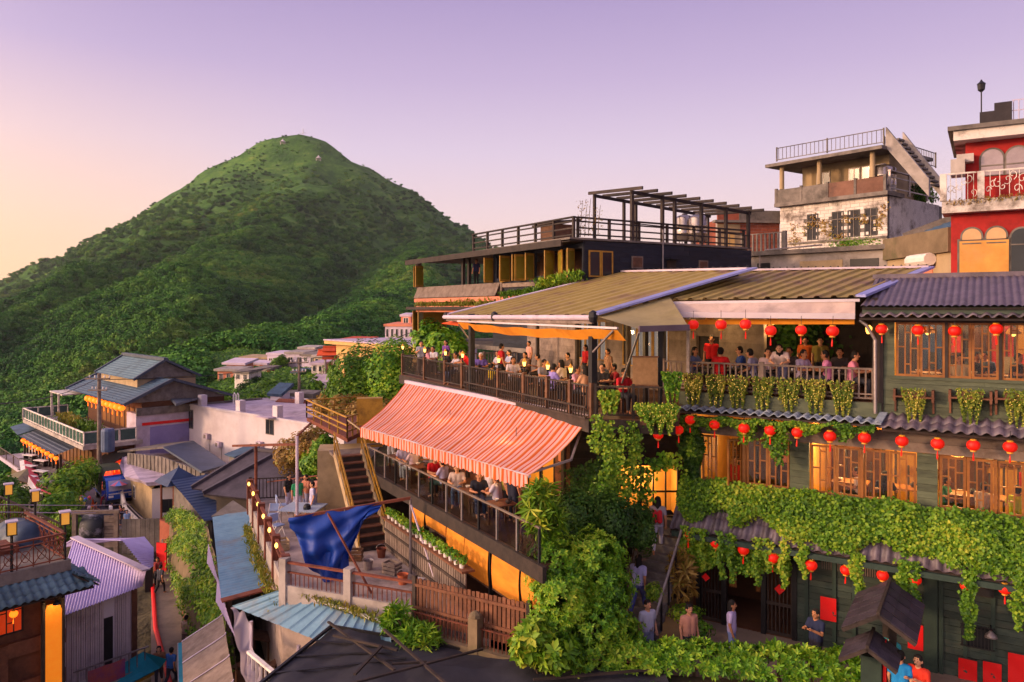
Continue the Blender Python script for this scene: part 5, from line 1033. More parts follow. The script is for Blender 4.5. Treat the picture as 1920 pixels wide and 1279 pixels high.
MB().box(K, -.05, .25, -2, .08, -2.1, -.05).build('shutter_stack', m_yellowp, blk)
def shutter(F, a, d, w, z0, z1, ang, nm='shutter'):
    p = F.p(a, d, 0); c, s = math.cos(ang), math.sin(ang); u = F.u * c - F.v * s; G = Fr((p.x, p.y), u); part = MB().box(G, 0, w, 0, .05, z0, z1).build(nm, m_yellowp, blk)
    pc('shutter_panel', G, .08, w - .08, -.008, .058, z0 + .12, z1 - .12, mat('shutter_glass', '#7a6a20', '#8a7c30', rough=.25, bump=0, var=.2), part)
for x, w, an in ((782, .5, 40), (795, .55, 75), (926, .55, 78), (940, .6, 10), (958, .6, 80), (978, .55, 75), (987, .5, 100), (1003, .5, 80), (1041, .6, 75), (1049, .6, 20), (1063, .6, 15), (1079, .5, 70)):
    shutter(K, KA(x), .04, w * 1.25, zk - .1, ze - .25, R(an))
for x in (785, 795): shutter(K, KA(x), .04, .6, -2.1, -.1, R(60))
for k in range(2): casement(KR, .25 + k * .75, .97 + k * .75, 1.55, ze - .35, .03, blk, None, m_yellowp, .07, pane=m_glassd)
for x, y0, y1, x1 in ((1184, 480, 504, 1205), (1310, 488, 508, 1327)):
    a0, z1 = KR.hit(x, y0, .03); a1, z0 = KR.hit(x1, y1, .03); part = MB().box(KR, a0, a1, .03, .07, z0, z1).build('small_window', m_greywood, blk); pc('pane', KR, a0 + .07, a1 - .07, .05, .08, z0 + .07, z1 - .07, m_midwood, part)
a0, z1 = KR.hit(1250, 488, .03); a1, _ = KR.hit(1267, 488, .03); MB().box(KR, a0, a1, .03, .06, .3, z1).build('side_door', m_darkwood, blk); pc('door_canopy', KR, a0 - .15, a1 + .15, .03, .5, z1 + .02, z1 + .10, m_blackwood, blk)
MB().tube([KR.p(KR.A(1241), .08, 0), KR.p(KR.A(1241), .08, ze + .9)], .04, 6).build('downpipe', m_steel, blk)
# grass on the ledges
def tuft(name, label, P0, P1, w, h, n, seed, m=lf_grass, size=.3, group=None):
    rg = np.random.default_rng(seed); P0, P1 = np.array(P0), np.array(P1); u = rg.random((n, 1)); P = P0 + (P1 - P0) * u + rg.normal(0, 1, (n, 3)) * np.array([w, w, 0]) ; P[:, 2] += rg.random(n) * h
    t = thing(name, label, 'plant', tuple((P0 + P1) / 2), group); o = leafobj('foliage', leaves(P, rg.normal(0, 1, (n, 3)) * np.array([1, 1, .2]), size, .22, 0, seed, up=1.6), m, t); o['kind'] = 'stuff'; return t
tuft('ledge_grass', 'long strip of yellowing grass on the ledge of the black house', K.p(.8, .3, zk - 1.45), K.p(KA(950), .3, zk - 1.35), .15, .35, 1500, 31)
pc('planter', K, .6, KA(955), .12, .5, zk - 1.8, zk - 1.42, m_pinkw, blk)
tuft('ledge_grass', 'green tuft spilling over the sill right of the shutters', K.p(KA(1020), .3, zk - .5), K.p(KA(1095), .35, zk - .2), .2, .4, 900, 32, lf_vine); tuft('ledge_grass', 'low greenery on the brick ledge behind the roof edge', K.p(KA(955), .3, zk - 1.0), K.p(KA(1030), .3, zk - .8), .2, .3, 800, 33, lf_tree)
# roof deck railing, pergola, tanks
rd = thing('deck_railing', 'dark three-bar railing round the roof deck of the black house', 'railing', K.p(10, .4, ze + .3))
kc = 4.35
def bars(F, a0, a1, d, z0, z1, n, step, parent, m=m_darkwood):
    k = max(1, round((a1 - a0) / step))
    for i in range(k + 1): a = a0 + (a1 - a0) * i / k; pc('post', F, a - .06, a + .06, d - .06, d + .06, z0, z1, m, parent)
    pc('top_rail', F, a0 - .08, a1 + .08, d - .09, d + .09, z1, z1 + .07, m, parent)
    for j in range(n): z = z0 + (z1 - z0) * (j + .5) / n; pc('rail', F, a0, a1, d - .03, d + .03, z - .035, z + .035, m, parent)
ad0 = KA(888, .6)
bars(K, ad0, KL - .0, .6, ze + .2, kc - .02, 3, 1.55, rd); dk = K.p(KL, .6, 0); KD = Fr((dk.x, dk.y), KR.u)
bars(KD, .25, KRL, 0, ze + .24, kc - .02, 3, 1.9, rd)
pg = thing('pergola', 'open dark timber pergola on the roof deck of the black house', 'pergola', KD.p(4, 0, ze + .2)); a0 = KD.A(1185)
zpg = KD.Z(1185, 362)
for i, a in enumerate((a0, KD.A(1242), KD.A(1265), KD.A(1315), KD.A(1361), KD.A(1403))): zz = zpg + .1 - i * .08; pc('post', KD, a - .07, a + .07, -.08, .08, ze + .2, zz, m_darkwood, pg); pc('rear_post', KD, a - .06, a + .06, -3.1, -2.95, ze + .2, zz + .1, m_darkwood, pg)
f0, f1 = KD.p(a0 - .1, 0, zpg + .05), KD.p(KD.A(1405) + .1, 0, zpg - .45); r0, r1 = KD.p(a0 - .1, -3.0, zpg + .25), KD.p(KD.A(1405) + .1, -3.0, zpg - .3)
bm('beam', f0, f1, .10, m_darkwood, pg, .16); bm('beam', r0, r1, .10, m_darkwood, pg, .16)
for k in range(10): u = k / 9; p, q = f0.lerp(f1, u), r0.lerp(r1, u); dd = (p - q).normalized(); bm('rafter', p + dd * .9 + Vector((0, 0, .14)), q - dd * .4 + Vector((0, 0, .14)), .09, m_darkwood, pg, .16)
bm('cross_bar', KD.p(a0, 0, zpg - 1.5), KD.p(KD.A(1405), 0, zpg - 1.7), .05, m_darkwood, pg)
m_inox = mat('stainless', '#b0a090', '#c8b8a8', rough=.25, scale=2, metal=.9, var=.05, bump=.05)
for i, (x, Yq) in enumerate(((1283, 43.2), (1308, 42.6))):
    P = at(x, 452, Yq); t = thing('water_tank', 'shiny steel water tank behind the pergola, ' + ['left one', 'right one'][i], 'tank', P, 'water tanks behind the pergola')
    MB().lathe([(.48, 0), (.52, .06), (.52, .4), (.54, .42), (.52, .44), (.52, .8), (.54, .82), (.52, .84), (.52, 1.25), (.40, 1.42), (.12, 1.5)], P, 20).build('drum', m_inox, t, True); MB().lathe([(.13, 1.5), (.14, 1.56), (.05, 1.58)], P, 10).build('lid', m_steel, t)
    for k in range(3): q = P + Vector((.4 * math.cos(k * 2.1), .4 * math.sin(k * 2.1), 0)); MB().tube([q, q - Vector((0, 0, .7))], .03, 5).build('leg', m_steel, t)
P = K.p(KA(1045, -1.2), -1.2, ze + .25); t = thing('roof_kiosk', 'small dark kiosk with slanted roof on the roof deck', 'kiosk', P); a, d = K.loc(P)
MB().box(K, a - .7, a + .7, d - .6, d + .6, ze + .25, ze + 1.25).build('body', m_midwood, t); MB().poly([K.p(a - 1.1, d + .9, ze + 1.30), K.p(a + 1.0, d + .9, ze + 1.35), K.p(a + 1.0, d - .8, ze + 1.55), K.p(a - 1.1, d - .8, ze + 1.5)], .08).build('roof', m_darkwood, t)
for i, x in enumerate((1085, 1093, 1100, 1118)):
    P = K.p(KA(x, .0), -.1, ze + .3); rgq = np.random.default_rng(300 + i); t = thing('tall_weed', 'thin dry weed on the roof deck corner, %s from the left' % ORD[i], 'plant', P, 'weeds on the roof deck'); h = rgq.uniform(1.2, 2.0)
    MB().tube([P, P + Vector((.05, 0, h * .6)), P + Vector((.12, 0, h))], [.02, .015, .008], 5).build('stem', m_bark, t); n = 40; pp = np.array(P) + np.stack([rgq.normal(0, .12, n), rgq.normal(0, .1, n), rgq.random(n) * h], 1); leafobj('foliage', leaves(pp, rgq.normal(0, 1, (n, 3)), .1, .5, 0, i), lf_dry, t)['kind'] = 'stuff'
# ================================================================ courtyard, stairs and greenery between the two houses
court = MB().poly([(-.6, 15.2, zf1), (16, 12.5, zf1), (18, 22, zf1), (6, 25.4, zf1), (2.4, 23.4, zf1), (1.2, 20.5, zf1)], .5).build('courtyard', m_paving); tag(court, kind='structure')
# low house under the terrace end, with a lamp-lit passage
pas = thing('passage_house', 'dark timber house front beside the courtyard stairs, lit from inside', 'house', (4, 25.2, zf1))
PF = Fr2((1.4, 25.6), (6.0, 25.6)); plank_wall(PF, 0, 4.6, zf1, -3.5, 0, .25, m_darkwood, pas, [(2.1, 4.2, -7.0, -5.3)], name='front_wall')
MB().box(PF, 2.0, 4.3, -1.6, -1.5, -7.2, -5.1).box(PF, 1.9, 2.0, -1.5, 0, -7.2, -5.1).box(PF, 4.3, 4.4, -1.5, 0, -7.2, -5.1).build('lit_room', m_warmwall, pas)
for k in range(6): pc('window_bar', PF, 2.1 + k * .42, 2.15 + k * .42, -.02, .04, -7.0, -5.3, m_darkwood, pas)
pc('window_bar', PF, 2.1, 4.2, -.015, .035, -6.2, -6.14, m_darkwood, pas)
pendant(PF.p(3.1, -.7, -5.6), 'bright lamp inside the passage house beside the stairs', 90, 1, 'passage lamps')
P = Vector((2.7, 23.4, -5.75)); t = thing('garden_lamp', 'round glowing lamp half hidden among the passage creepers', 'lamp', P, 'passage lamps'); MB().lathe([(.03, -.15), (.13, -.05), (.14, .06), (.05, .15)], P, 12).build('globe', m_lampglow, t, True); MB().tube([P - Vector((0, 0, .15)), P - Vector((0, 0, 1.2))], .03, 6).build('post', m_black, t); lamp_light(t, P + Vector((0, -.3, .1)), 30)
b = MB(); S0, S1 = Vector((3.15, 21.2, zf1)), Vector((5.05, 24.3, -6.7)); n = 15; sd = (S1 - S0); sd.z = 0; sx = Vector((sd.y, -sd.x, 0)).normalized()
st = thing('courtyard_stairs', 'dark stone stairway climbing from the courtyard between the creepers', 'stairs', S0)
for i in range(n):
    p = S0.lerp(S1, i / n); q = S0.lerp(S1, (i + 1) / n); c = (p + q) / 2; z1 = S0.z + (S1.z - S0.z) * (i + 1) / n; Fs = Fr2(p[:2], (p + sx)[:2]); pc('step', Fs, -.75, .75, -(q - p).xy.length - .02, .02, z1 - .26, z1, m_concd, st)
for s in (-.8, .8):
    o = sx * s; bm('handrail', S0 + o + Vector((0, 0, .95)), S1 + o + Vector((0, 0, .95)), .06, m_black if s < 0 else m_steel, st)
    for i in range(6): p = S0.lerp(S1, (i + .3) / 6) + o; bm('rail_post', p, p + Vector((0, 0, .95)), .045, m_black, st)
def bush(name, label, blobs, n, seed, m, size, cat='shrub', mode='whorl', trunk=None, group=None, k=8, asp=.34, fill=.5):
    """shrub: stems plus foliage through the outer part of several lumps; blobs = [(x,y,z,rx,ry,rz)]"""
    tot = sum(b[3] * b[5] for b in blobs); parts = []; base = (np.mean([b[0] for b in blobs]), np.mean([b[1] for b in blobs]), min(b[2] - b[5] for b in blobs)); t = thing(name, label, cat, base, group)
    for i, bl in enumerate(blobs):
        ni = max(20, int(n * bl[3] * bl[5] / tot)); P, N = shell(bl[:3], bl[3:], ni, seed + i, fill, .22)
        parts.append(whorls(P, N, size, k, seed + i, asp) if mode == 'whorl' else leaves(P, N, size, asp, .3, seed + i))
    leafobj('crown', join(parts), m, t)['kind'] = 'stuff'
    g = Vector(trunk) if trunk else Vector(base); b = MB()
    for bl in blobs[:8]: c = Vector(bl[:3]); b.tube([g, g.lerp(c, .5) + Vector((.05, .02, .1)), c], [.07 * max(.4, bl[3]), .05 * max(.4, bl[3]), .02], 6)
    b.build('trunk', m_bark, t); return t
def pb(px, py, Y, r, ry=None, rz=None): v = at(px, py, Y); return (v.x, v.y, v.z, r, ry or r, rz or r)
bush('schefflera_tree', 'large bright green bushy tree with radiating leaflets in front of the courtyard', [pb(1048, 1050, 20.3, .7), pb(1112, 1035, 20.6, .85, .8, .6), pb(1140, 1100, 20.4, .75), pb(1060, 1115, 20.0, .85), pb(1022, 1090, 20.2, .45), pb(1120, 1165, 20.0, .8), pb(1040, 1180, 19.8, .65), pb(1170, 1190, 20, .5), pb(1090, 1225, 19.6, .7, .6, .4), pb(1010, 1225, 19.6, .35)], 3600, 500, lf_shrub, .13, 'tree', trunk=(1.8, 20.3, -10.2))
bush('leafy_shrub', 'broad-leaved light green shrub at the foot of the bushy tree', [pb(1000, 1190, 19.3, .42), pb(1045, 1225, 19.0, .5, .4, .35), pb(985, 1215, 19.2, .3)], 170, 520, lf_vine, .30, trunk=(.9, 19.2, -10.2), k=7, asp=.42)
bush('passage_shrub', 'dense olive green shrub wall above the bushy tree beside the stairs', [pb(1080, 960, 21.8, .7), pb(1125, 945, 22.2, .5), pb(1150, 975, 21.9, .85, .7, .75), pb(1200, 968, 22.4, .45), pb(1205, 1000, 22.0, .42, .5, .6), pb(1060, 1000, 21.4, .5)], 12000, 530, lf_dark, .095, mode='leaf', asp=.7, trunk=(3, 22.2, -10))
bush('palm_shrub', 'feathery yellow-green palm plant at the end of the glass balcony', [pb(1012, 945, 20.4, .42, .4, .5), pb(1025, 975, 20.2, .4)], 90, 540, lf_vine, .42, k=9, asp=.16, trunk=(.9, 20.3, -6.8))
bush('potted_bush', 'small round bush above the stair foot by the flower tub', [pb(1225, 1110, 21.6, .27)], 500, 541, lf_vine, .09, mode='leaf', asp=.4)
bush('flower_tub', 'low tub of pink and green flowers below the courtyard stairs', [pb(1285, 1150, 21.8, .5, .4, .2), pb(1310, 1180, 21.2, .4, .3, .25)], 900, 542, lf_shrub, .10, mode='leaf', asp=.6, cat='plant')
bush('yellow_palm', 'lamp-lit yellow palm fronds beside the stair rail', [pb(1275, 1065, 22.6, .3, .3, .6), pb(1280, 1100, 22.5, .3)], 60, 543, lf_dry, .4, k=7, asp=.18)
def hedgeline(name, label, A, B, w, h, n, seed, m, size, cat='hedge', k=7):
    rg = np.random.default_rng(seed); A, B = np.array(A), np.array(B); u = rg.random((n, 1)); L_ = np.linalg.norm(B - A); lump = .5 + .5 * np.sin(u[:, 0] * L_ * 3.1) * .6 + .3 * np.sin(u[:, 0] * L_ * 7.3)
    th = rg.uniform(-.2, math.pi + .2, n); off = np.stack([np.zeros(n), -np.cos(th) * w, np.sin(th) * h * (.75 + .35 * lump)], 1); P = A + (B - A) * u + off * (1 - .4 * rg.random((n, 1)) ** 2); N = unit(off + np.array([0, -.1, .25]))
    t = thing(name, label, cat, tuple((A + B) / 2)); leafobj('foliage', whorls(P, N, size, k, seed), m, t)['kind'] = 'stuff'; b = MB()
    for i in range(9): q = Vector(A + (B - A) * (i + .5) / 9); b.tube([q - Vector((0, 0, .5)), q + Vector((.1 * math.sin(i * 3), 0, -.1)), q + Vector((.15 * math.cos(i * 5), 0, .3))], [.05, .04, .02], 5)
    b.build('stems', m_bark, t); return t
hedgeline('clipped_hedge', 'long green hedge on the low wall in front of the courtyard', (2.2, 19.9, -9.15), (8.6, 18.9, -9.05), .55, .50, 1150, 550, lf_shrub, .17)
wl = thing('retaining_wall', 'low rough brown wall under the courtyard hedge', 'wall', (5, 18.8, -11)); WF = Fr2((1.2, 19.4), (9.2, 18.3))
MB().box(WF, 0, WF.L, -.5, -.03, -13.5, -9.45).build('core', m_soil, wl)
for r in range(7):
    a = -.2 * (r % 2)
    while a < WF.L: w_ = random.uniform(.35, .6); pc('stone', WF, max(0, a), min(WF.L, a + w_ - .02), -.06, random.uniform(.0, .05), -9.45 - .26 * (r + 1), -9.47 - .26 * r, m_brick if random.random() < .5 else m_rock, wl, .02); a += w_
tuft('wall_weeds', 'weeds and grass growing from the brown wall under the hedge', (2, 19.0, -9.9), (8.4, 18.2, -9.8), .15, .5, 1300, 551, lf_tree, .22)
# creepers hanging from the dining terrace corner
def hang(name, label, strands, seed, m, size, normal=(-.3, -.9, .3), dens=130, sp=.09):
    rg = np.random.default_rng(seed); P = []
    for x, y0, y1, Yq in strands:
        a, b2 = at(x, y0, Yq), at(x + rg.uniform(-8, 8), y1, Yq); n = int((a - b2).length * dens) + 8
        for q in rg.random(n): c = a.lerp(b2, q); P.append((c.x + rg.normal(0, sp) + .08 * math.sin(q * 8 + x), c.y + rg.normal(0, sp), c.z))
    P = np.array(P); t = thing(name, label, 'creeper', P.mean(0)); leafobj('foliage', leaves(P, np.broadcast_to(np.array(normal), P.shape), size, .75, .5, seed), m, t)['kind'] = 'stuff'; return t
hang('corner_vine', 'bright creeper hanging down from the dining terrace corner', [(1118, 778, 850, 22.3), (1140, 790, 900, 22.2), (1148, 800, 935, 22.3), (1155, 830, 960, 22.3), (1168, 800, 870, 22.2), (1186, 790, 860, 22.4), (1192, 800, 890, 22.5), (1172, 890, 950, 22.4)], 560, lf_vine, .095, sp=.085, dens=200)
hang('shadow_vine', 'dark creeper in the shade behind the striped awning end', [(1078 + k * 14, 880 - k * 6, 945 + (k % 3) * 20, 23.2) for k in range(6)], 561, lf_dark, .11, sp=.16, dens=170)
hang('passage_vine', 'creeper strands over the dark passage opening', [(1205, 880, 940, 23.2), (1222, 860, 890, 23.4), (1240, 850, 880, 23.5), (1262, 850, 880, 23.6), (1185, 860, 930, 23)], 562, lf_shrub, .13, sp=.16)
t = trailing('fairy_light_bush', 'bush thick with tiny warm lights at the end of the dining terrace', RT.p(RT.A(1232), .35, RT.Z(1232, 762, .35)), RT, 1.25, .85, 2600, 570, lf_vine, .10, 420, box=False, thick=.5)
t = trailing('hanging_basket', 'leafy basket hanging left of the fairy-light bush', RT.p(RT.A(1142, .2), .3, RT.Z(1142, 738, .3)), RT, .65, .65, 900, 571, lf_vine, .12, 30, box=False, thick=.4)
t = trailing('terrace_shrub', 'green bush where the two terraces meet', RT.p(RT.L - .1, .1, -1.9), RT, .6, .9, 900, 572, lf_shrub, .09, 20, box=False, thick=.35)

# ================================================================ concrete deck with the blue tarpaulin
ZD = -9.0
dk_ = MB().poly([(-12.3, 35.4, ZD), (-7.35, 24.2, ZD), (-2.7, 22.25, ZD), (-.6, 21.6, ZD), (-1.0, 22.4, ZD), (-4.6, 28.6, ZD), (-5, 33, ZD), (-7, 37, ZD)], 4.5).build('deck_ground', mat('worn_deck_concrete', '#94847a', '#b8a498', '#6a5c52', rough=.9, scale=1.1, stain=.5, var=0)); tag(dk_, kind='structure')
def ironfence(A, B, z0, h, label, posts, m_post=m_conc, bars=True, curb=True, m_bar=m_rust, sp=.17):
    Fq = Fr2(A, B); t = thing('iron_fence', label, 'fence', (A[0], A[1], z0))
    if curb: pc('curb', Fq, 0, Fq.L, -.10, .08, z0 - .55, z0 + .18, m_conc, t)
    for k in range(posts + 1): a = Fq.L * k / posts; pc('post', Fq, a - .13, a + .13, -.15, .13, z0 - .56, z0 + h + .1, m_post, t)
    pc('top_rail', Fq, 0, Fq.L, -.07, .05, z0 + h - .06, z0 + h, m_bar, t); pc('mid_rail', Fq, 0, Fq.L, -.03, .03, z0 + h - .36, z0 + h - .31, m_bar, t)
    n = int(Fq.L / sp)
    for k in range(n): a = Fq.L * (k + .5) / n; pc('bar', Fq, a - .011, a + .011, -.011, .011, z0 + .16, z0 + h - .31, m_bar, t)
    return t
ironfence((-7.3, 24.25), (-2.75, 22.35), ZD, .92, 'iron fence with concrete posts along the front of the deck', 2)
lf = ironfence((-12.25, 35.3), (-7.35, 24.45), ZD, .95, 'rust-brown fence with string lights along the left edge of the deck', 5, m_rust, sp=.6)
Fq = Fr2((-12.25, 35.3), (-7.35, 24.45))
for i in range(6): P = Fq.p(Fq.L * (i + .3) / 6, .1, ZD + .98); tq = thing('string_light', 'small yellow bulb on the left deck fence, %s from the far end' % ORD[i], 'lamp', P, 'bulbs on the deck fence'); MB().lathe([(.02, -.1), (.06, -.04), (.05, .04), (.015, .08)], P, 8).build('bulb', m_lampglow, tq)
tuft('edge_grass', 'mossy grass along the left edge of the deck', Fq.p(2, .35, ZD - .7), Fq.p(Fq.L, .3, ZD - .7), .10, .25, 900, 580, lf_grass, .22)
bk = thing('rear_fence', 'dark slatted fence at the back of the deck behind the young people', 'fence', (-10, 36, ZD)); BF = Fr2((-12.3, 35.5), (-7.2, 36.6)); railing(BF, 0, BF.L, 0, ZD, ZD + 1.05, .16, m_darkwood, bk, 1.7, .14)
# slatted fence and plant shelf on the right of the deck
SF = Fr2((-4.75, 28.3), (-1.35, 22.3)); sf = thing('slat_fence', 'weathered vertical-slat fence topped by a shelf of potted plants', 'fence', (-4.7, 28.3, ZD)); n = 40
for k in range(n): a = SF.L * (k + .5) / n; pc('slat', SF, a - .065, a + .065, -.02, .02, ZD + .05, ZD + 1.18, m_greywood, sf, .012)
for z in (ZD + .2, ZD + .75): pc('rail', SF, 0, SF.L, .02, .06, z, z + .08, m_darkwood, sf)
pc('shelf', SF, 0, SF.L, -.28, .14, ZD + 1.2, ZD + 1.26, m_redwood, sf)
for k in range(17):
    a = .4 + k * .385; P = SF.p(a, -.02, ZD + 1.26); t = thing('potted_plant', 'small plant in a white pot on the fence shelf, %s from the far end' % ORD[k], 'plant', P, 'potted plants on the fence shelf')
    MB().lathe([(.07, 0), (.09, .14), (.10, .15), (.085, .13)], P, 10).build('pot', m_pot, t); rgq = np.random.default_rng(600 + k); q, N = shell((P.x, P.y, P.z + .26), (.17, .17, .14), 70, 600 + k); leafobj('foliage', leaves(q, N, .11, .6, 0, k), lf_shrub, t)['kind'] = 'stuff'
# red-brown paling fence in front of the blinds
RF = Fr2((-2.85, 22.15), (.46, 20.2)); rf = thing('paling_fence', 'red-brown paling fence in front of the amber blinds', 'fence', (-2.8, 22.1, ZD)); n = 27
for k in range(n): a = RF.L * (k + .5) / n; pc('paling', RF, a - .052, a + .052, -.015, .015, ZD - .1, ZD + 1.12 + .02 * (k % 2), m_redwood, rf, .01)
for z in (ZD + .25, ZD + .9): pc('rail', RF, 0, RF.L, .015, .06, z, z + .08, m_redwood, rf)
for a in (0, RF.L): pc('post', RF, a - .06, a + .06, -.06, .06, ZD - .5, ZD + 1.2, m_darkwood, rf)
pl = thing('stone_pillar', 'mossy stone pillar in front of the paling fence', 'pillar', RF.p(2.35, .3, ZD - 1)); MB().box(RF, 2.15, 2.45, .12, .42, ZD - 1.2, ZD + .55).build('shaft', m_rock, pl); MB().lathe([(.19, 0), (.17, .08), (.05, .16)], RF.p(2.3, .27, ZD + .55), 8).build('cap', m_rock, pl)
iw = thing('garden_wall', 'mossy stone wall below the paling fence with thin iron bars', 'wall', RF.p(2, .3, ZD - 1)); MB().box(RF, -.3, RF.L + .5, .08, .4, ZD - 3, ZD - .28).build('masonry', m_rock, iw)
for k in range(30): a = RF.L * (k + .5) / 30; pc('bar', RF, a - .01, a + .01, .22, .24, ZD - .3, ZD + .25, m_rust, iw)
pc('rail', RF, 0, RF.L, .2, .25, ZD + .22, ZD + .25, m_rust, iw)
bush('fern', 'bright fern growing beside the black felt roof', [pb(775, 1190, 21.3, .42, .35, .3), pb(745, 1160, 21.6, .3), pb(735, 1168, 21.8, .2), pb(800, 1200, 21.0, .3)], 130, 590, lf_shrub, .36, k=9, asp=.14, cat='plant', trunk=(-2.7, 21.2, -10))
# steel frame with the blue tarpaulin
fr = thing('steel_frame', 'rusty steel pole frame standing on the deck', 'frame', (-5, 25, ZD))
bL, bR = Vector((-7.15, 24.9, -6.86)), Vector((-3.45, 25.7, -6.42)); bm('beam', bL, bR, .09, m_rust, fr)
for u, m in ((.42, m_steel), (1.0, m_steel)): p = bL.lerp(bR, u); MB().tube([(p.x, p.y, ZD), p], .05, 8).build('pole', m, fr)
bm('brace', bL.lerp(bR, .27), Vector((-4.35, 23.4, ZD + .2)), .055, m_rust, fr); bm('brace', bR + Vector((0, 0, -.2)), Vector((-2.4, 24.2, ZD + .1)), .045, m_lilac, fr)
tp = thing('blue_tarpaulin', 'crumpled blue tarpaulin draped from the rusty beam', 'tarpaulin', bL.lerp(bR, .4))
def tarp(u, v):
    p = bL.lerp(bR, -.05 + .80 * u); dep = (.55 + 1.75 * math.sin(min(1, max(0, (u + .03) / .9)) * math.pi) ** .75); pin = 1 - .28 * v ** 2; cx = bL.lerp(bR, .33); q = cx + (p - cx) * pin
    return Vector((q.x, q.y - .05 - .30 * math.sin(v * 2.6) * math.sin(u * 3) - .12 * math.sin(u * 17 + v * 7) * (.3 + v) - .09 * math.sin(u * 31 - v * 3) * v - .05 * math.sin(u * 9 + v * 21), p.z + .03 - dep * v - .05 * math.sin(u * 11) * v))
MB().grid(tarp, 60, 40).build('sheet', m_blue, tp, True)
def tail(u, v): p = bL.lerp(bR, .23 + .23 * u); return Vector((p.x + .1 * v - .06 * v * math.sin(u * 9), p.y - .22 - .1 * v + .07 * math.sin(u * 13 + v * 2), -8.0 - .95 * v))
MB().grid(tail, 18, 12).build('tail', m_blue, tp, True)
fr2 = thing('steel_frame', 'tall rusty goalpost frame at the back of the deck', 'frame', (-11.5, 34, ZD))
p1, p2 = atz(480, 945, ZD), atz(557, 1000, ZD); q1, q2 = at(480, 835, p1.y), at(557, 833, p2.y); MB().tube([p1, q1], .07, 8).build('pole', m_rust, fr2); MB().tube([p2, at(557, 818, p2.y)], .06, 8).build('pole', m_lilac, fr2)
bm('beam', at(437, 836, p1.y + .5), q2, .10, m_rust, fr2); bm('brace', at(557, 818, p2.y), at(583, 793, p2.y + 3), .07, m_rust, fr2)
p3 = atz(611, 955, ZD); t = thing('light_pole', 'thin grey pole beside the brown staircase', 'pole', p3); MB().tube([p3, at(611, 878, p3.y)], .05, 8).build('shaft', m_steel, t); bm('arm', at(611, 890, p3.y), at(500, 904, p3.y + 2), .05, m_rust, t)
# table and chairs on the deck
P = atz(570, 985, ZD); t = thing('deck_table', 'pale blue-grey folding table on the deck in front of the young people', 'table', P); Fq = Fr2((P.x - .5, P.y), (P.x + .5, P.y - .15))
pc('table_top', Fq, -.35, 1.25, -.8, .6, ZD + .72, ZD + .76, mat('pale_table', '#8a96a4', '#a0aab6', rough=.5), t)
for a in (-.25, 1.15):
    for d in (-.7, .5): pc('leg', Fq, a - .02, a + .02, d - .02, d + .02, ZD, ZD + .72, m_steel, t)
P = Fq.p(.75, .2, ZD + .76); t = thing('helmet', 'black helmet lying on the pale deck table', 'helmet', P); MB().lathe([(.15, 0), (.16, .08), (.13, .17), (.05, .22)], P, 14).build('shell', m_black, t, True); MB().box(Fr((P.x, P.y), Fq.u), -.08, .08, .10, .165, P.z + .02, P.z + .10).build('visor', m_glassd, t)
for i, (x, y) in enumerate(((512, 985), (520, 1005), (528, 965), (615, 1000))):
    P = atz(x, y, ZD); t = thing('folding_chair', 'white and blue folding chair on the deck, ' + ['left of the table', 'nearest the left fence', 'farthest at the left', 'right of the table'][i], 'chair', P, 'folding chairs on the deck'); G = Fr((P.x, P.y), (math.cos(i), math.sin(i)))
    m_ch = mat('chair_blue', '#8aa0c8', '#a8b8d8', rough=.6); pc('seat', G, -.2, .2, -.2, .2, ZD + .42, ZD + .46, m_ch, t); pc('backrest', G, -.2, .2, -.24, -.2, ZD + .55, ZD + .85, m_ch, t)
    for s in (-.2, .2): bm('leg', G.p(s, .22, ZD), G.p(s, -.23, ZD + .86), .025, m_pot, t); bm('leg', G.p(s, -.22, ZD), G.p(s, .18, ZD + .44), .025, m_pot, t)
for i, (x, y, nm, lb) in enumerate(((665, 1050, 'crate', 'brown plank crate on the deck behind the blue tarpaulin'), (690, 1068, 'bucket', 'grey bucket on the deck near the slat fence'), (735, 1075, 'crate', 'grey plank crate at the foot of the slat fence'), (715, 1045, 'bucket', 'rusty bucket below the brown staircase'), (530, 1030, 'crate', 'pale crate against the left deck fence'), (755, 1095, 'bucket', 'terracotta tub by the paling fence corner'))):
    P = atz(x, y, ZD); t = thing(nm, lb, nm, P, 'clutter on the deck'); G = Fr((P.x, P.y), (math.cos(i * 1.3), math.sin(i * 1.3))); m = (m_midwood, m_steel, m_greywood, m_rust, m_beige, m_terra)[i]
    if nm == 'crate':
        for k in range(3):
            for d in (-.2, .18): pc('slat', G, -.28, .28, d, d + .02, ZD + .02 + k * .13, ZD + .12 + k * .13, m, t)
            for a in (-.28, .26): pc('slat', G, a, a + .02, -.18, .18, ZD + .03 + k * .13, ZD + .11 + k * .13, m, t)
        pc('base', G, -.26, .26, -.18, .18, ZD + .005, ZD + .03, m, t)
    else: MB().lathe([(.13, 0), (.18, .32), (.19, .33), (.165, .31), (.12, .03)], P, 14).build('pail', m, t); MB().tube([P + Vector((.19 * math.cos(q), .04, .33 + .14 * math.sin(q))) for q in np.linspace(0, 3.14, 9)], .008, 4).build('handle', m_steel, t)
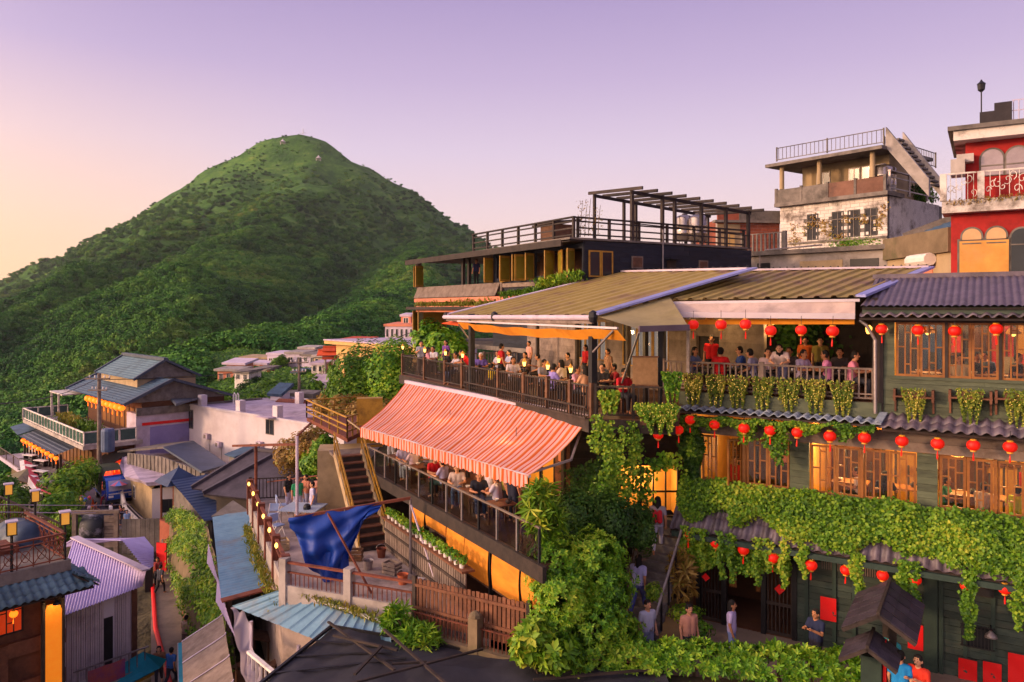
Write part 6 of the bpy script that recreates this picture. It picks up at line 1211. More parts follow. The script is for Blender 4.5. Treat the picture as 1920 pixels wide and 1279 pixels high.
# brown staircase with mustard rails up to the walkway
st = thing('wooden_stairs', 'steep brown staircase with mustard handrails beside the striped awning', 'stairs', (-5, 28.3, ZD)); A_, B_ = Vector((-5.15, 28.2, ZD)), Vector((-6.9, 31.8, -6.1)); n = 12; sd = B_ - A_; sd.z = 0; sx = Vector((sd.y, -sd.x, 0)).normalized()
for i in range(n): p, q = A_.lerp(B_, i / n), A_.lerp(B_, (i + 1) / n); Fs = Fr2(p[:2], (p + sx)[:2]); z1 = ZD + (B_.z - ZD) * (i + 1) / n; pc('tread', Fs, -.5, .5, -(q - p).xy.length - .03, .03, z1 - .05, z1, m_redwood, st); pc('riser', Fs, -.5, .5, -.03, .0, z1 - .26, z1 - .05, m_darkwood, st)
for s in (-.56, .56): o = sx * s; bm('stringer', A_ + o + Vector((0, 0, .05)), B_ + o + Vector((0, 0, .05)), .08, m_beige, st, .34)
for z in (.55, .95):
    for s in (-.58, .58): o = sx * s; bm('handrail', A_ + o + Vector((0, 0, z)), B_ + o + Vector((0, 0, z)), .055, m_yellowp, st)
for k in range(5):
    for s in (-.58, .58): p = A_.lerp(B_, k / 4) + sx * s; bm('rail_post', p, p + Vector((0, 0, .95)), .05, m_yellowp, st)
ld = thing('stair_landing', 'tan rendered stair block with walkway under mustard railings', 'landing', (-7.5, 32.5, ZD))
LF = Fr2((-8.4, 32.6), (-6.2, 33.0)); MB().box(LF, 0, 2.2, -1.6, .0, ZD - .5, -6.12).build('block', m_beige, ld); MB().poly([B_ - sx * .6, B_ + sx * .6, B_ + sx * .6 + Vector((-.3, 1.2, 0)), B_ - sx * .8 + Vector((-.3, 1.2, 0))], .12).build('slab', m_greywood, ld)
wk = [at(575, 783, 38.4), at(651, 822, 32.4), at(692, 803, 34.5), at(692, 776, 40)]; MB().poly(wk, .18).build('walkway_floor', m_rust, ld)
for A2, B2 in ((wk[0], wk[1]), (wk[0], wk[0] + Vector((2.5, 1.4, 0))), (wk[1], wk[1] + Vector((.25, 1, 0)))):
    for z in (.3, .55, .9): bm('rail', A2 + Vector((0, 0, z)), B2 + Vector((0, 0, z)), .06, m_yellowp, ld)
    k_ = max(2, int((B2 - A2).length / 1.2))
    for i in range(k_ + 1): p = A2.lerp(B2, i / k_); bm('rail_post', p, p + Vector((0, 0, .92)), .06, m_yellowp, ld)
bm('slope_rail', wk[1] + Vector((0, 0, .8)), B_ + sx * .58 + Vector((0, 0, .95)), .05, m_beige, ld)
MB().box(LF, 1.6, 2.8, -3.2, -2.6, -6.5, -4.2).build('panel', m_yellowp, ld)
MB().box(Mf, -.4, .6, -3.5, -.2, -9.0, zmf - .4).build('end_wall', m_darkwood, wing)

# ================================================================ tin roofs and felt roof in front of the deck
def corr(name, q, n, m, parent, amp=.03, nv=6, rib=False):
    A_, B_, C_, D_ = map(Vector, q); nn = (B_ - A_).cross(D_ - A_).normalized(); nn = nn if nn.z > 0 else -nn
    def f(u, v): p = A_.lerp(B_, u).lerp(D_.lerp(C_, u), v); w = (max(0, math.cos(u * n * 2 * math.pi)) ** 4 if rib else .5 + .5 * math.sin(u * n * 2 * math.pi)); return p + nn * (amp * w)
    b = MB(); b.grid(f, n * (8 if rib else 6), nv); return b.build(name, m, parent, not rib)
cr = thing('tin_roof', 'long narrow blue corrugated roof running beside the deck', 'roof', (-11.5, 31, -11)); q = [atz(398, 968, -10.15), atz(415, 1128, -10.15), atz(516, 1102, -10.0), atz(467, 960, -10.0)]
corr('sheet', q, 42, m_blueroof, cr, .05); bm('edge_strip', q[1] + Vector((0, 0, .03)), q[2] + Vector((0, 0, .05)), .35, m_rust, cr, .05)
MB().box(Fr2(q[0][:2], q[1][:2]), .2, 10.5, -.4, -.2, -14, -10.25).box(Fr2(q[0][:2], q[1][:2]), .2, 10.5, -3.0, -2.9, -14, -10.3).build('walls', m_greywood, cr)
MB().poly([atz(396, 968, -10.1), atz(470, 960, -10.0), at(437, 938, 38.5)], .05).build('end_gable', m_concd, cr)
for k, (y0, y1) in enumerate(((1018, 1072), (1085, 1150))): t0, t1_ = atz(391 + k * 17, y0, -10.25), atz(405 + k * 22, y1, -10.25); corr('side_flap', [t0, t1_, t1_ + Vector((.25, .1, -.9)), t0 + Vector((-.1, .1, -.9))], 10, m_purpleroof, cr, .02, 2)
cr2 = thing('tin_roof', 'blue ribbed tin roof below the iron fence, open shelter underneath', 'roof', (-6.5, 24, -11)); q = [atz(437, 1138, -9.85), atz(735, 1258, -9.8), atz(735, 1178, -9.22), atz(526, 1108, -9.22)]
corr('sheet', q, 15, m_blueroof, cr2, .06, 8, True)
bm('edge_pipe', q[3] + Vector((0, 0, .1)), q[2] + Vector((0, 0, .1)), .08, m_pot, cr2)
tuft('edge_grass', 'grass growing along the upper edge of the ribbed tin roof', q[3] + Vector((0, 0, .05)), q[2] + Vector((0, 0, .05)), .08, .2, 700, 581, lf_grass, .18)
for x, y in ((471, 1195), (560, 1240)): p = atz(x, y - 30, -10.4); MB().tube([p, (p.x, p.y, -13)], .06, 6).build('post', m_lilac, cr2)
sg = MB().poly([(-11.5, 27, -12.8), (-8.8, 21, -12.8), (-4, 20, -12.8), (-4, 24, -12.8), (-7, 26.5, -12.8)], .3).build('shelter_ground', m_floorw); tag(sg, kind='structure')
MB().box(Fr2((-7.6, 25.2), (-4.2, 23.2)), 0, 4, -.3, -.1, -12.8, -9.8).build('rear_wall', m_redwood, cr2)
for i, (x, y) in enumerate(((490, 1190), (545, 1240), (480, 1245))): P = atz(x, y, -12.05); table(Vector((P.x, P.y, -12.8)), 'orange-brown wooden table under the tin roof shelter, ' + ['far one', 'near one', 'left one'][i], Fr((P.x, P.y), (.9, -.4)), 1.3, .7, .74, m_midwood, 'shelter tables', 0)
fl = thing('felt_roof', 'black felt roof crossed by loose battens in the foreground', 'roof', (-2, 19, -10)); A_, B_, C_, D_, E_ = at(622, 1177, 22.2), at(470, 1300, 18.8), at(790, 1250, 19.6), at(880, 1222, 20.8), at(1245, 1257, 19.4); G_, H_, I_ = at(480, 1500, 15), at(900, 1480, 15), at(1300, 1400, 16)
def tri(a, b, c, n=14):
    pts = []; 
    for i in range(n + 1):
        for j in range(n + 1 - i): p = a + (b - a) * (i / n) + (c - a) * (j / n); pts.append(p)
    fs = []; row = [0]
    for i in range(n + 1): row.append(row[-1] + n + 1 - i)
    for i in range(n):
        for j in range(n - i):
            fs.append((row[i] + j, row[i + 1] + j, row[i] + j + 1))
            if j < n - i - 1: fs.append((row[i + 1] + j, row[i + 1] + j + 1, row[i] + j + 1))
    return [p + Vector((0, 0, .04 * math.sin(p.x * 3.1 + p.y) + .03 * math.sin(p.x * 7 - p.y * 3))) for p in pts], fs
b = MB()
for tr_ in ((A_, B_, C_), (A_, C_, D_), (C_, E_, D_), (B_, G_, C_), (G_, H_, C_), (C_, H_, E_), (H_, I_, E_)): b.add(*tri(*tr_))
b.build('felt', m_tarp, fl, True)
for p, q in ((A_ + Vector((-.1, 0, .1)), at(740, 1262, 18.9)), (at(625, 1196, 21), at(745, 1224, 20)), (at(720, 1185, 21.2), at(850, 1300, 18)), (at(640, 1292, 17.9), at(905, 1222, 20.3)), (at(735, 1250, 19.3), at(800, 1246, 19.4)), (at(1000, 1280, 18.6), at(1240, 1259, 19.2)), (at(665, 1270, 18.6), at(716, 1216, 20.2)), (at(1005, 1262, 19.2), at(1008, 1246, 19.8))):
    bm('batten', p + Vector((0, 0, .07)), q + Vector((0, 0, .07)), .07, m_darkwood, fl, .05)
for u in (.25, .5, .75): bm('felt_seam', A_.lerp(B_, u) + Vector((0, 0, .05)), A_.lerp(C_, .4).lerp(C_, u) + Vector((0, 0, .05)), .09, m_black, fl, .02)
bm('edge_batten', A_ + Vector((0, 0, .05)), B_ + Vector((0, 0, .05)), .08, m_black, fl); bm('edge_batten', A_ + Vector((0, 0, .05)), D_ + Vector((0, 0, .05)), .07, m_black, fl); bm('edge_batten', D_ + Vector((0, 0, .05)), E_ + Vector((0, 0, .05)), .07, m_black, fl)
gr = thing('barrel_roof', 'grey ribbed barrel roof above the lower alley', 'roof', at(410, 1220, 24)); b0, b1 = at(412, 1152, 27.5), at(440, 1330, 21)
MB().grid(lambda u, v: b0.lerp(b1, v) + Vector((-1.35 + 1.35 * math.sin(u * 1.7) / math.sin(1.7) + .1, -.3 * (1 - u), -1.3 * (1 - math.cos((1 - u) * 1.25)) + .015 * math.sin(v * 120))), 14, 90).build('shell', m_greywood, gr, True)
for k in range(5): v = k / 4; MB().tube([b0.lerp(b1, v) + Vector((-1.35 + 1.35 * math.sin(u * 1.7) / math.sin(1.7) + .1, -.3 * (1 - u), .03 - 1.3 * (1 - math.cos((1 - u) * 1.25)))) for u in np.linspace(0, 1, 9)], .02, 5).build('rib', m_lilac, gr)
nt_ = thing('plastic_sheet', 'torn translucent plastic sheet hanging beside the barrel roof', 'sheet', at(440, 1200, 24)); n0, n1 = at(432, 1140, 25.2), at(462, 1300, 21.2)
n2, n3 = at(462, 1150, 24.8), at(496, 1300, 21.4); MB().grid(lambda u, v: n0.lerp(n1, v).lerp(n2.lerp(n3, v), u) + Vector((.05 * math.sin(v * 14 + u * 5), .05 * math.sin(v * 9), -.5 * math.sin(u * 3) * v + .06 * math.sin(v * 23 + u * 9))), 16, 40).build('film', meshclothmat('plastic_film', '#d8ccd8', .55), nt_, True)
wr = thing('white_railing', 'pale wooden railing at the edge of the shelter', 'railing', at(500, 1240, 22)); wa, wb = at(466, 1222, 22.8), at(560, 1300, 20.3); WRF = Fr2(wa[:2], wb[:2])
for k in range(12): u = k / 11; p = wa.lerp(wb, u); bm('baluster', p, p - Vector((0, 0, .8)), .06, m_oldwhite, wr)
bm('top_rail', wa, wb, .12, m_oldwhite, wr, .08)
# ================================================================ street, alley, bank on the left
street = MB().poly([atz(135, 1015, -17.9), atz(300, 1015, -17.9), atz(262, 960, -17.9), atz(255, 915, -17.9), atz(215, 880, -17.9), atz(120, 905, -17.9)], .3).build('street', m_asphalt); tag(street, kind='structure')
al = MB(); pL = [atz(283, 1300, -16.0), atz(283, 1180, -16.0), atz(284, 1100, -16.3), atz(292, 1040, -16.8), atz(296, 1000, -17.6)]; pR = [atz(395, 1300, -16.0), atz(368, 1180, -16.0), atz(330, 1095, -16.3), atz(312, 1040, -16.8), atz(310, 1000, -17.6)]
for i in range(4): al.quad(pL[i], pR[i], pR[i + 1], pL[i + 1])
o = al.build('alley', m_paving); tag(o, kind='structure')
bank = thing('retaining_bank', 'steep masonry bank overgrown with plants between alley and tin roof', 'bank', pR[1])
k0 = [atz(372, 1300, -16.0), atz(352, 1180, -16.0), atz(322, 1095, -16.3), atz(309, 1040, -16.8), atz(308, 990, -17.6)]; tops = [atz(445, 1250, -11.9), atz(425, 1140, -11.6), atz(405, 1050, -11.6), atz(388, 985, -11.8), atz(345, 955, -12.5)]
def curve(pts, u): u = min(max(u, 0), .9999) * (len(pts) - 1); i = int(u); return pts[i].lerp(pts[i + 1], u - i)
def bankf(u, v): p = curve(k0, u).lerp(curve(tops, u), v); return p + Vector((-.25, -.2, .35)) * math.sin(v * math.pi) * (1 + .3 * math.sin(u * 23)) + Vector((0, 0, .08 * math.sin(u * 41 + v * 17)))
MB().grid(bankf, 60, 26).build('masonry', m_rock, bank, True)
rg = np.random.default_rng(9); Pn = []
for _ in range(9000):
    u, v = rg.random(), rg.random() ** .7; p = bankf(u, .12 + .86 * v)
    if math.sin(u * 9) * math.sin(v * 6 + u * 11) > -.45: Pn.append((p.x + rg.normal(0, .1) - .1, p.y + rg.normal(0, .1) - .12, p.z + abs(rg.normal(.08, .12))))
leafobj('foliage', leaves(np.array(Pn), np.broadcast_to(np.array((-.6, -.6, .6)), (len(Pn), 3)), .22, .45, -.2, 3), lf_vine, bank)['kind'] = 'stuff'
for k in range(2): MB().tube([curve(k0, .1 + .2 * k).lerp(curve(tops, .1), .06 + .1 * k), curve(k0, .5).lerp(curve(tops, .5), .10 + .1 * k) , curve(k0, .8).lerp(curve(tops, .8), .14)], .045, 6).build('pipe', m_rust, bank)
hs = thing('red_hose', 'red pipe lying along the left side of the alley', 'hose', pL[1]); MB().tube([pL[0].lerp(pR[0], .35) + Vector((0, 0, .08)), pL[1].lerp(pR[1], .10) + Vector((0, 0, .08)), pL[2].lerp(pR[2], .05) + Vector((0, 0, .08))], .11, 8).build('tube', m_redpaper, hs)
P = atz(307, 1078, -16.3); t = thing('red_sign', 'red hanging sign board in the alley', 'sign', P); G = Fr2((P.x - .4, P.y), (P.x + .4, P.y - .2)); pc('board', G, .0, .7, 0, .08, P.z + .3, P.z + 2.0, m_redpaper, t); pc('pole', G, .3, .4, -.06, .0, P.z, P.z + 2.2, m_steel, t)
for i, (x, y) in enumerate(((287, 1085), (289, 1062), (293, 1045))): P = atz(x, y, -15.9); t = thing('wall_cabinet', 'small dark cabinet on the left alley wall, ' + ['near one', 'middle one', 'far one'][i], 'cabinet', P, 'cabinets along the alley'); G = Fr((P.x, P.y), (.4, -.9)); pc('body', G, 0, .8, 0, .4, P.z - .5, P.z + 1.0, m_black, t); pc('door', G, .08, .72, .4, .42, P.z - .4, P.z + .9, m_redwood if i % 2 else m_steel, t)

# ---------------------------------------------------------------- violet tin house
vh = thing('violet_roof_house', 'low house with violet corrugated roof beside the alley', 'house', atz(200, 1200, -16))
r0, r1 = atz(163, 1020, -11.1), atz(274, 1071, -11.1); f0, f1 = atz(108, 1160, -12.2), atz(268, 1100, -11.9)
g0_, g1_ = atz(287, 1062, -11.7), atz(287, 1026, -11.7)
# front plane: ribs run down the slope
corr('roof_front', [f0 + (f0 - f1) * .1, f1, r1, r0 + (r0 - r1) * .25], 30, m_purpleroof, vh, .05); corr('roof_rear', [g0_, g1_, r0 + (r0 - r1) * .0 + Vector((1.2, .8, -.05)), r1], 14, m_purpleroof, vh, .05)
MB().poly([r0 + (r0 - r1) * .25, r0 + Vector((1.2, .8, -.05)), g1_, r0 + Vector((1.5, 2.5, -.4)), r0 + Vector((-2, 1, -.5))], .05).build('roof_back', m_purpleroof, vh)
bm('ridge_cap', r0 + (r0 - r1) * .25 + Vector((0, 0, .05)), r1 + Vector((0, 0, .05)), .35, m_lilac, vh, .06)
VF = Fr2(f0[:2], f1[:2]); VF = Fr2(VF.p(0, -.35, 0)[:2], VF.p(VF.L - .3, -.35, 0)[:2]); MB().box(VF, 0, VF.L, -6, -.02, -16, -12.15).build('walls', m_white, vh)
n = 34
for k in range(n):
    a0, a1 = VF.L * k / n, VF.L * (k + 1) / n
    if not (.60 < k / n < .74): pc('cladding', VF, a0 + .008, a1 - .008, -.01, .03 + .012 * (k % 2), -15.6, -12.1 + .12 * k / n, mat('pale_cladding', '#b8a8a8', '#c8b8b6', '#8a7c78', rough=.7, scale=2, var=.08), vh)
pc('door_opening', VF, VF.L * .60, VF.L * .74, -.02, .01, -15.6, -12.9, m_black, vh); pc('corner_board', VF, VF.L - .05, VF.L + .18, -.1, .1, -15.6, -11.95, m_redwood, vh)
vb = thing('side_balcony', 'narrow balcony hung with orange and blue banner below the violet roof', 'balcony', VF.p(3, 1, -15)); MB().box(VF, .3, VF.L + .2, .05, 1.1, -15.3, -15.15).build('floor', m_conc, vb); railing(VF, .3, VF.L + .2, 1.08, -15.15, -14.2, .3, m_steel, vb, None)
m_ban = mat('banner_print', '#b84a22', '#2a3a9a', '#c86a2a', rough=.7, scale=.9, var=0); MB().grid(lambda u, v: VF.p(.8 + (VF.L - 1.6) * u, 1.14 + .02 * math.sin(u * 12), -15.1 + .75 * v), 20, 3).build('banner', m_ban, vb, True)
ta = thing('teal_awning', 'teal cloth awning over the stall in front of the violet house', 'awning', atz(240, 1240, -14.6)); MB().poly([atz(160, 1285, -15), atz(268, 1222, -14.4), atz(312, 1236, -14.7), atz(300, 1252, -15.2), atz(190, 1310, -15.6)], .05).build('cloth', m_teal, ta); bm('valance', atz(300, 1253, -15.3), atz(190, 1311, -15.7), .05, m_yellowp, ta, .25)
tb = thing('teal_awning', 'teal cloth awning beside the grey barrel roof', 'awning', atz(352, 1240, -13.8)); MB().poly([atz(334, 1206, -13.9), atz(372, 1196, -13.6), atz(374, 1310, -13.6), atz(336, 1310, -13.9)], .05).build('cloth', m_teal, tb); bm('bar', atz(334, 1207, -13.95), atz(336, 1311, -13.95), .07, m_steel, tb)

# ---------------------------------------------------------------- balcony house at the left edge
H = Fr((-17.3, 25.5), (.655, .756)); HL = 2.0; HB = Fr2(H.p(HL, -4.2, 0)[:2], H.p(HL, 0, 0)[:2])
bh = thing('balcony_house', 'old teahouse with iron balcony and orange sign at the left edge', 'house', H.p(0, -2, -16)); zB = -8.95
MB().box(H, -5, HL + .15, -4.5, .15, zB - .38, zB).build('balcony_slab', m_concd, bh)
tiled_eave(H, -4.5, HL + .6, .1, zB - .42, 1.05, zB - .85, .26, 3, m_slate_teal, bh)
hb2 = Fr2(H.p(HL + .1, .2, 0)[:2], H.p(HL + .1, -4, 0)[:2]); tiled_eave(Fr2(H.p(HL + .1, .9, 0)[:2], H.p(HL + .1, -3.8, 0)[:2]), 0, 4.5, .05, zB - .42, .75, zB - .85, .26, 3, m_slate_teal, bh)
MB().box(H, -5, HL, -4.2, -.4, -17, zB - .4).build('walls', m_redwood, bh)
for k in range(5):
    a0 = -4.2 + k * 1.05; part = casement(H, a0, a0 + .8, -11.2, -9.75, -.38, bh, k, m_darkwood, pane=mat('red_lit_pane', '#6a1c10', '#8a2a14', rough=.3, bump=0, emit='#ff4a18', es=.25, var=.5)); casement(H, a0, a0 + .8, -14.6, -13.2, -.38, bh, k, m_darkwood, pane=mat('amber_lit_pane', '#8a4a14', '#a05a18', rough=.3, bump=0, emit='#ff9a2a', es=.4, var=.5))
for z in (-11.5, -12.9): pc('beam', H, -5, HL + .1, -.4, -.2, z - .5, z, m_redwood, bh)
for a in (-.1, 1.9): pc('pillar', H, a - .12, a + .12, -.4, -.05, -17, zB - .4, m_darkwood, bh)
for k in range(7): pc('skirt_board', H, -4.6 + k * .7, -3.92 + k * .7, -.2, -.12, -12.9, -11.5, m_redwood, bh)
oa, ob_ = H.A(84, .25), H.A(116, .25); sg_ = thing('orange_sign', 'tall orange lit signboard on the left teahouse corner', 'sign', H.p(1.2, .2, -13)); MB().poly([H.p(a, .25, z) for a, z in [(oa + (ob_ - oa) * q_, z) for q_, z in [(0, -13.3), (.15, -13.6), (.5, -13.75), (.85, -13.6), (1, -13.3), (1, -10.6), (.85, -10.35), (.15, -10.35), (0, -10.6)]]], .06).build('board', mat('orange_sign_face', '#d8741a', '#e8882a', rough=.6, scale=3, emit='#ff8a1a', es=.35), sg_)
for a in (oa - .08, ob_): pc('frame', H, a, a + .08, .1, .3, -14, -10.2, m_darkwood, sg_)
P = H.p((oa + ob_) / 2, .6, -10.2); t = thing('sign_lamp', 'hooded lamp above the orange signboard', 'lamp', P); MB().lathe([(.14, -.06), (.1, .02), (.02, .08)], P, 10).build('lamp_shade', m_black, t); MB().lathe([(.03, -.1), (.05, -.06), (.04, -.04)], P, 8).build('bulb', m_lampglow, t); MB().tube([P + Vector((0, 0, .08)), H.p(1.2, .1, -10.1)], .02, 5).build('arm', m_black, t); lamp_light(t, P - Vector((0, 0, .2)), 7)
for i, a in enumerate((-2.0, -.9, .2)): lantern(H.p(a, .75, -10.15), 'small glowing orange lantern under the left teahouse eave, ' + ['left one', 'middle one', 'right one'][i], 'lanterns under the left teahouse eave', .85, 'orange')
hr = thing('balcony_railing', 'rusty lattice railing round the balcony at the left edge', 'railing', H.p(0, 0, zB))
def lattice(F, a0, a1, d, z0, z1, parent, m=m_rust, st=.5):
    pc('top_rail', F, a0, a1, d - .06, d + .06, z1 - .06, z1, m, parent); pc('mid_rail', F, a0, a1, d - .025, d + .025, z1 - .24, z1 - .20, m, parent); pc('bottom_rail', F, a0, a1, d - .025, d + .025, z0 + .05, z0 + .09, m, parent); n = max(1, int((a1 - a0) / st))
    for k in range(n):
        x0, x1 = a0 + (a1 - a0) * k / n, a0 + (a1 - a0) * (k + 1) / n; bm('bar', F.p(x0, d, z0), F.p(x0, d, z1), .035, m, parent); bm('bar', F.p(x0, d, z0 + .09), F.p(x1, d, z1 - .24), .025, m, parent); bm('bar', F.p(x1, d, z0 + .09), F.p(x0, d, z1 - .24), .025, m, parent)
        xm = (x0 + x1) / 2; pts = [F.p(xm + .14 * math.cos(t_), d + .02, (z0 + z1) / 2 - .08 + .2 * math.sin(t_)) for t_ in np.linspace(0, 6.283, 11)]; MB().tube(pts, .014, 4, False).build('ring', m, parent)
lattice(H, -4.5, HL, .02, zB, zB + .98, hr); lattice(HB, 0, HB.L, 0, zB, zB + .98, hr)
def boxlamp(P, label, h=1.0):
    P = Vector(P); t = thing('box_lamp', label, 'lamp', P, 'square post lamps'); MB().tube([P, P + Vector((0, 0, h))], .05, 6).build('post', m_black, t); G = Fr((P.x, P.y), (.8, .6)); z = P.z + h
    MB().box(G, -.13, .13, -.13, .13, z + .03, z + .42).build('glass', mat('lamp_panel', '#c88a34', '#d89a44', rough=.5, emit='#ffb040', es=.28), t)
    for i in (-1, 1):
        for j in (-1, 1): pc('frame_bar', G, i * .14 - .015, i * .14 + .015, j * .14 - .015, j * .14 + .015, z, z + .45, m_black, t)
    pc('cap', G, -.18, .18, -.18, .18, z + .45, z + .49, m_lilac, t); pc('base', G, -.16, .16, -.16, .16, z, z + .03, m_black, t)
pcn = H.p(HL, 0, zB); boxlamp(pcn, 'square post lamp on the balcony corner nearest the violet roof', 1.25); boxlamp(H.p(-.0 + .35, .0, zB), 'square post lamp on the balcony front beside the dry bush', 1.25)
boxlamp(atz(66, 1000, -9.2), 'square post lamp in the middle behind the blue drum', 1.3); boxlamp(atz(16, 985, -9.2), 'square post lamp nearest the left picture edge', 1.3)
P0 = at(12, 1005, 29); t = thing('water_drum', 'large dark blue plastic drum lying behind the lattice railing', 'drum', P0); dr = []; 
c0_, c1q = at(20, 1008, 31), at(66, 1022, 28.5); ax = (c1q - c0_); MB().tube([c0_ + ax * u for u in (-.02, .0, .1, .12, .3, .32, .34, .6, .62, .64, .9, .98, 1.0)], [.1, .62, .78, .82, .82, .85, .82, .82, .85, .82, .8, .55, .1], 20).build('barrel', mat('blue_plastic', '#25354a', '#33465c', rough=.45, scale=3), t, True); MB().box(H, -.5, 1.2, -3.4, -2.2, zB, zB + .25).build('cradle', m_rust, t)
tuft('dry_bush', 'dry straw-coloured bush at the left edge behind the railing', H.p(-2.4, -.8, zB + .1), H.p(-.6, -.6, zB + .1), .3, .8, 900, 582, lf_dry, .3)
# timber screen with frosted tank
sc2 = thing('timber_screen', 'weathered timber shed front with a frosted black tank behind the violet roof', 'shed', atz(180, 1005, -13.5)); s0, s1 = atz(140, 1010, -14), atz(218, 1008, -14); SFq = Fr2(s0[:2], s1[:2])
for k in range(9): pc('board', SFq, SFq.L * .7, SFq.L, -.1, .0, -14.6 + k * .22, -14.4 + k * .22, m_greywood, sc2)
for a in (0, SFq.L): pc('post', SFq, a - .12, a + .12, -.15, .1, -15.5, -12.3, m_greywood, sc2)
pc('beam', SFq, -.2, SFq.L + .2, -.1, .12, -12.5, -12.3, m_greywood, sc2)
MB().tube([SFq.p(.3, -.6, -13.5), SFq.p(.35, -.6, -13.5), SFq.p(SFq.L * .66, -.6, -13.5), SFq.p(SFq.L * .68, -.6, -13.5)], [.5, .85, .85, .5], 16).build('tank', mat('frosted_tank', '#1a1e26', '#2a3038', '#b8b0c4', rough=.6, scale=1.5, stain=.5), sc2, True)
for k in range(8): pc('gate_board', SFq, SFq.L + .3 + k * .28, SFq.L + .56 + k * .28, -.1, -.05, -15, -12.9, m_concd, sc2)
# street rails behind
for i, (x0, y0, x1, y1) in enumerate(((0, 935, 115, 985),)): A_, B_ = atz(x0, y0 + 30, -10.3), atz(x1, y1 + 30, -12.2); t = thing('stair_railing', 'sloping brown handrail with bars at the left edge behind the lamps', 'railing', A_); bm('top_rail', A_ + Vector((0, 0, .9)), B_ + Vector((0, 0, .9)), .1, m_greywood, t); [bm('bar', A_.lerp(B_, k / 24), A_.lerp(B_, k / 24) + Vector((0, 0, .9)), .03, m_rust, t) for k in range(25)]

# ---------------------------------------------------------------- van, cone, signs
def van(P, ang):
    t = thing('delivery_van', 'blue van with dark canvas cargo cover parked in the street', 'van', P); G = Fr((P[0], P[1]), (math.cos(ang), math.sin(ang))); z = P[2]; m_vb = mat('van_blue', '#123f9a', '#1a4fb0', rough=.25, scale=2, var=0, coat=.5, bump=0)
    # side profile of the cab extruded across; a across the van, d towards the front
    prof = [(2.3, .45), (2.35, .8), (2.28, 1.05), (1.85, 1.78), (1.5, 1.9), (.75, 1.9), (.75, .45)]; b = MB(); k = len(prof); b.add([G.p(-.8, d, z + h) for d, h in prof] + [G.p(.8, d, z + h) for d, h in prof], [tuple(range(k))[::-1], tuple(range(k, 2 * k))] + [(i, (i + 1) % k, (i + 1) % k + k, i + k) for i in range(k)]); b.build('cab', m_vb, t)
    MB().quad(G.p(-.68, 2.25, z + 1.12), G.p(.68, 2.25, z + 1.12), G.p(.66, 1.88, z + 1.75), G.p(-.66, 1.88, z + 1.75), -.02).build('windscreen', mat('windscreen', '#8a8aa0', '#a0a0b4', rough=.1, bump=0, spec=.8), t)
    for s in (-1, 1): MB().quad(G.p(s * .805, 1.9, z + 1.15), G.p(s * .805, 1.0, z + 1.15), G.p(s * .805, 1.0, z + 1.7), G.p(s * .805, 1.72, z + 1.7), .01).build('side_window', m_glassd, t); pc('headlight', G, s * .58 - .14, s * .58 + .14, 2.3, 2.37, z + .72, z + .86, m_pot, t)
    pc('bumper', G, -.82, .82, 2.28, 2.42, z + .38, z + .58, m_black, t); pc('badge_strip', G, -.7, .7, 2.3, 2.34, z + .92, z + .98, m_pot, t)
    b = MB(); b.grid(lambda u, v: G.p(-.9 + 1.8 * u, .7 - 2.9 * v, z + .7 + 1.45 * min(1, math.sin(u * math.pi) * 2.2) ** .6 + .05 * math.sin(u * math.pi)), 18, 6); b.build('cargo_cover', mat('cover_olive', '#2a3226', '#38402e', rough=.8), t, True); MB().box(G, -.85, .85, -2.2, .7, z + .5, z + .75).build('cargo_bed', m_vb, t)
    for s in (-.72, .72):
        for d in (1.6, -1.5): c = G.p(s, d, z + .32); ax = Vector((G.u.x, G.u.y, 0)); w = MB().tube([c - ax * .1, c + ax * .1], .32, 16).build('wheel', m_black, t); MB().tube([c - ax * .115, c + ax * .115], .17, 12).build('rim', m_steel, w)
Pv = atz(196, 946, -17.88); van((Pv.x, Pv.y + 1.6, -17.88), R(38)); vt = [o for o in COL.objects if o.name.startswith('delivery_van')][0]; vt.scale = (1.4, 1.4, 1.35)
P = atz(174, 951, -17.88); t = thing('traffic_cone', 'orange traffic cone in front of the blue van', 'cone', P); MB().lathe([(.17, .03), (.05, .72), (.03, .75)], P, 12).build('cone', mat('cone_orange', '#e0501a', '#ec6224', rough=.5), t); MB().box(Fr((P.x, P.y), (1, 0)), -.22, .22, -.22, .22, P.z, P.z + .04).build('base', m_black, t)
P = atz(150, 968, -17.88); t = thing('balloon_cluster', 'cluster of colourful balloons at the roadside', 'balloons', P); rgq = np.random.default_rng(4)
for k in range(14): c = P + Vector((rgq.uniform(-.7, .9), rgq.uniform(-.3, .3), rgq.uniform(.5, 1.6))); MB().lathe([(.03, -.2), (.14, -.1), (.17, .03), (.1, .15), (.02, .19)], c, 8).build('balloon', mat('balloon_%d' % (k % 4), ['#d84a5a', '#e8c8d0', '#3a6ad0', '#e8d05a'][k % 4], rough=.3, bump=0), t, True)
MB().tube([P, P + Vector((0, 0, 1))], .02, 5).build('stick', m_steel, t)

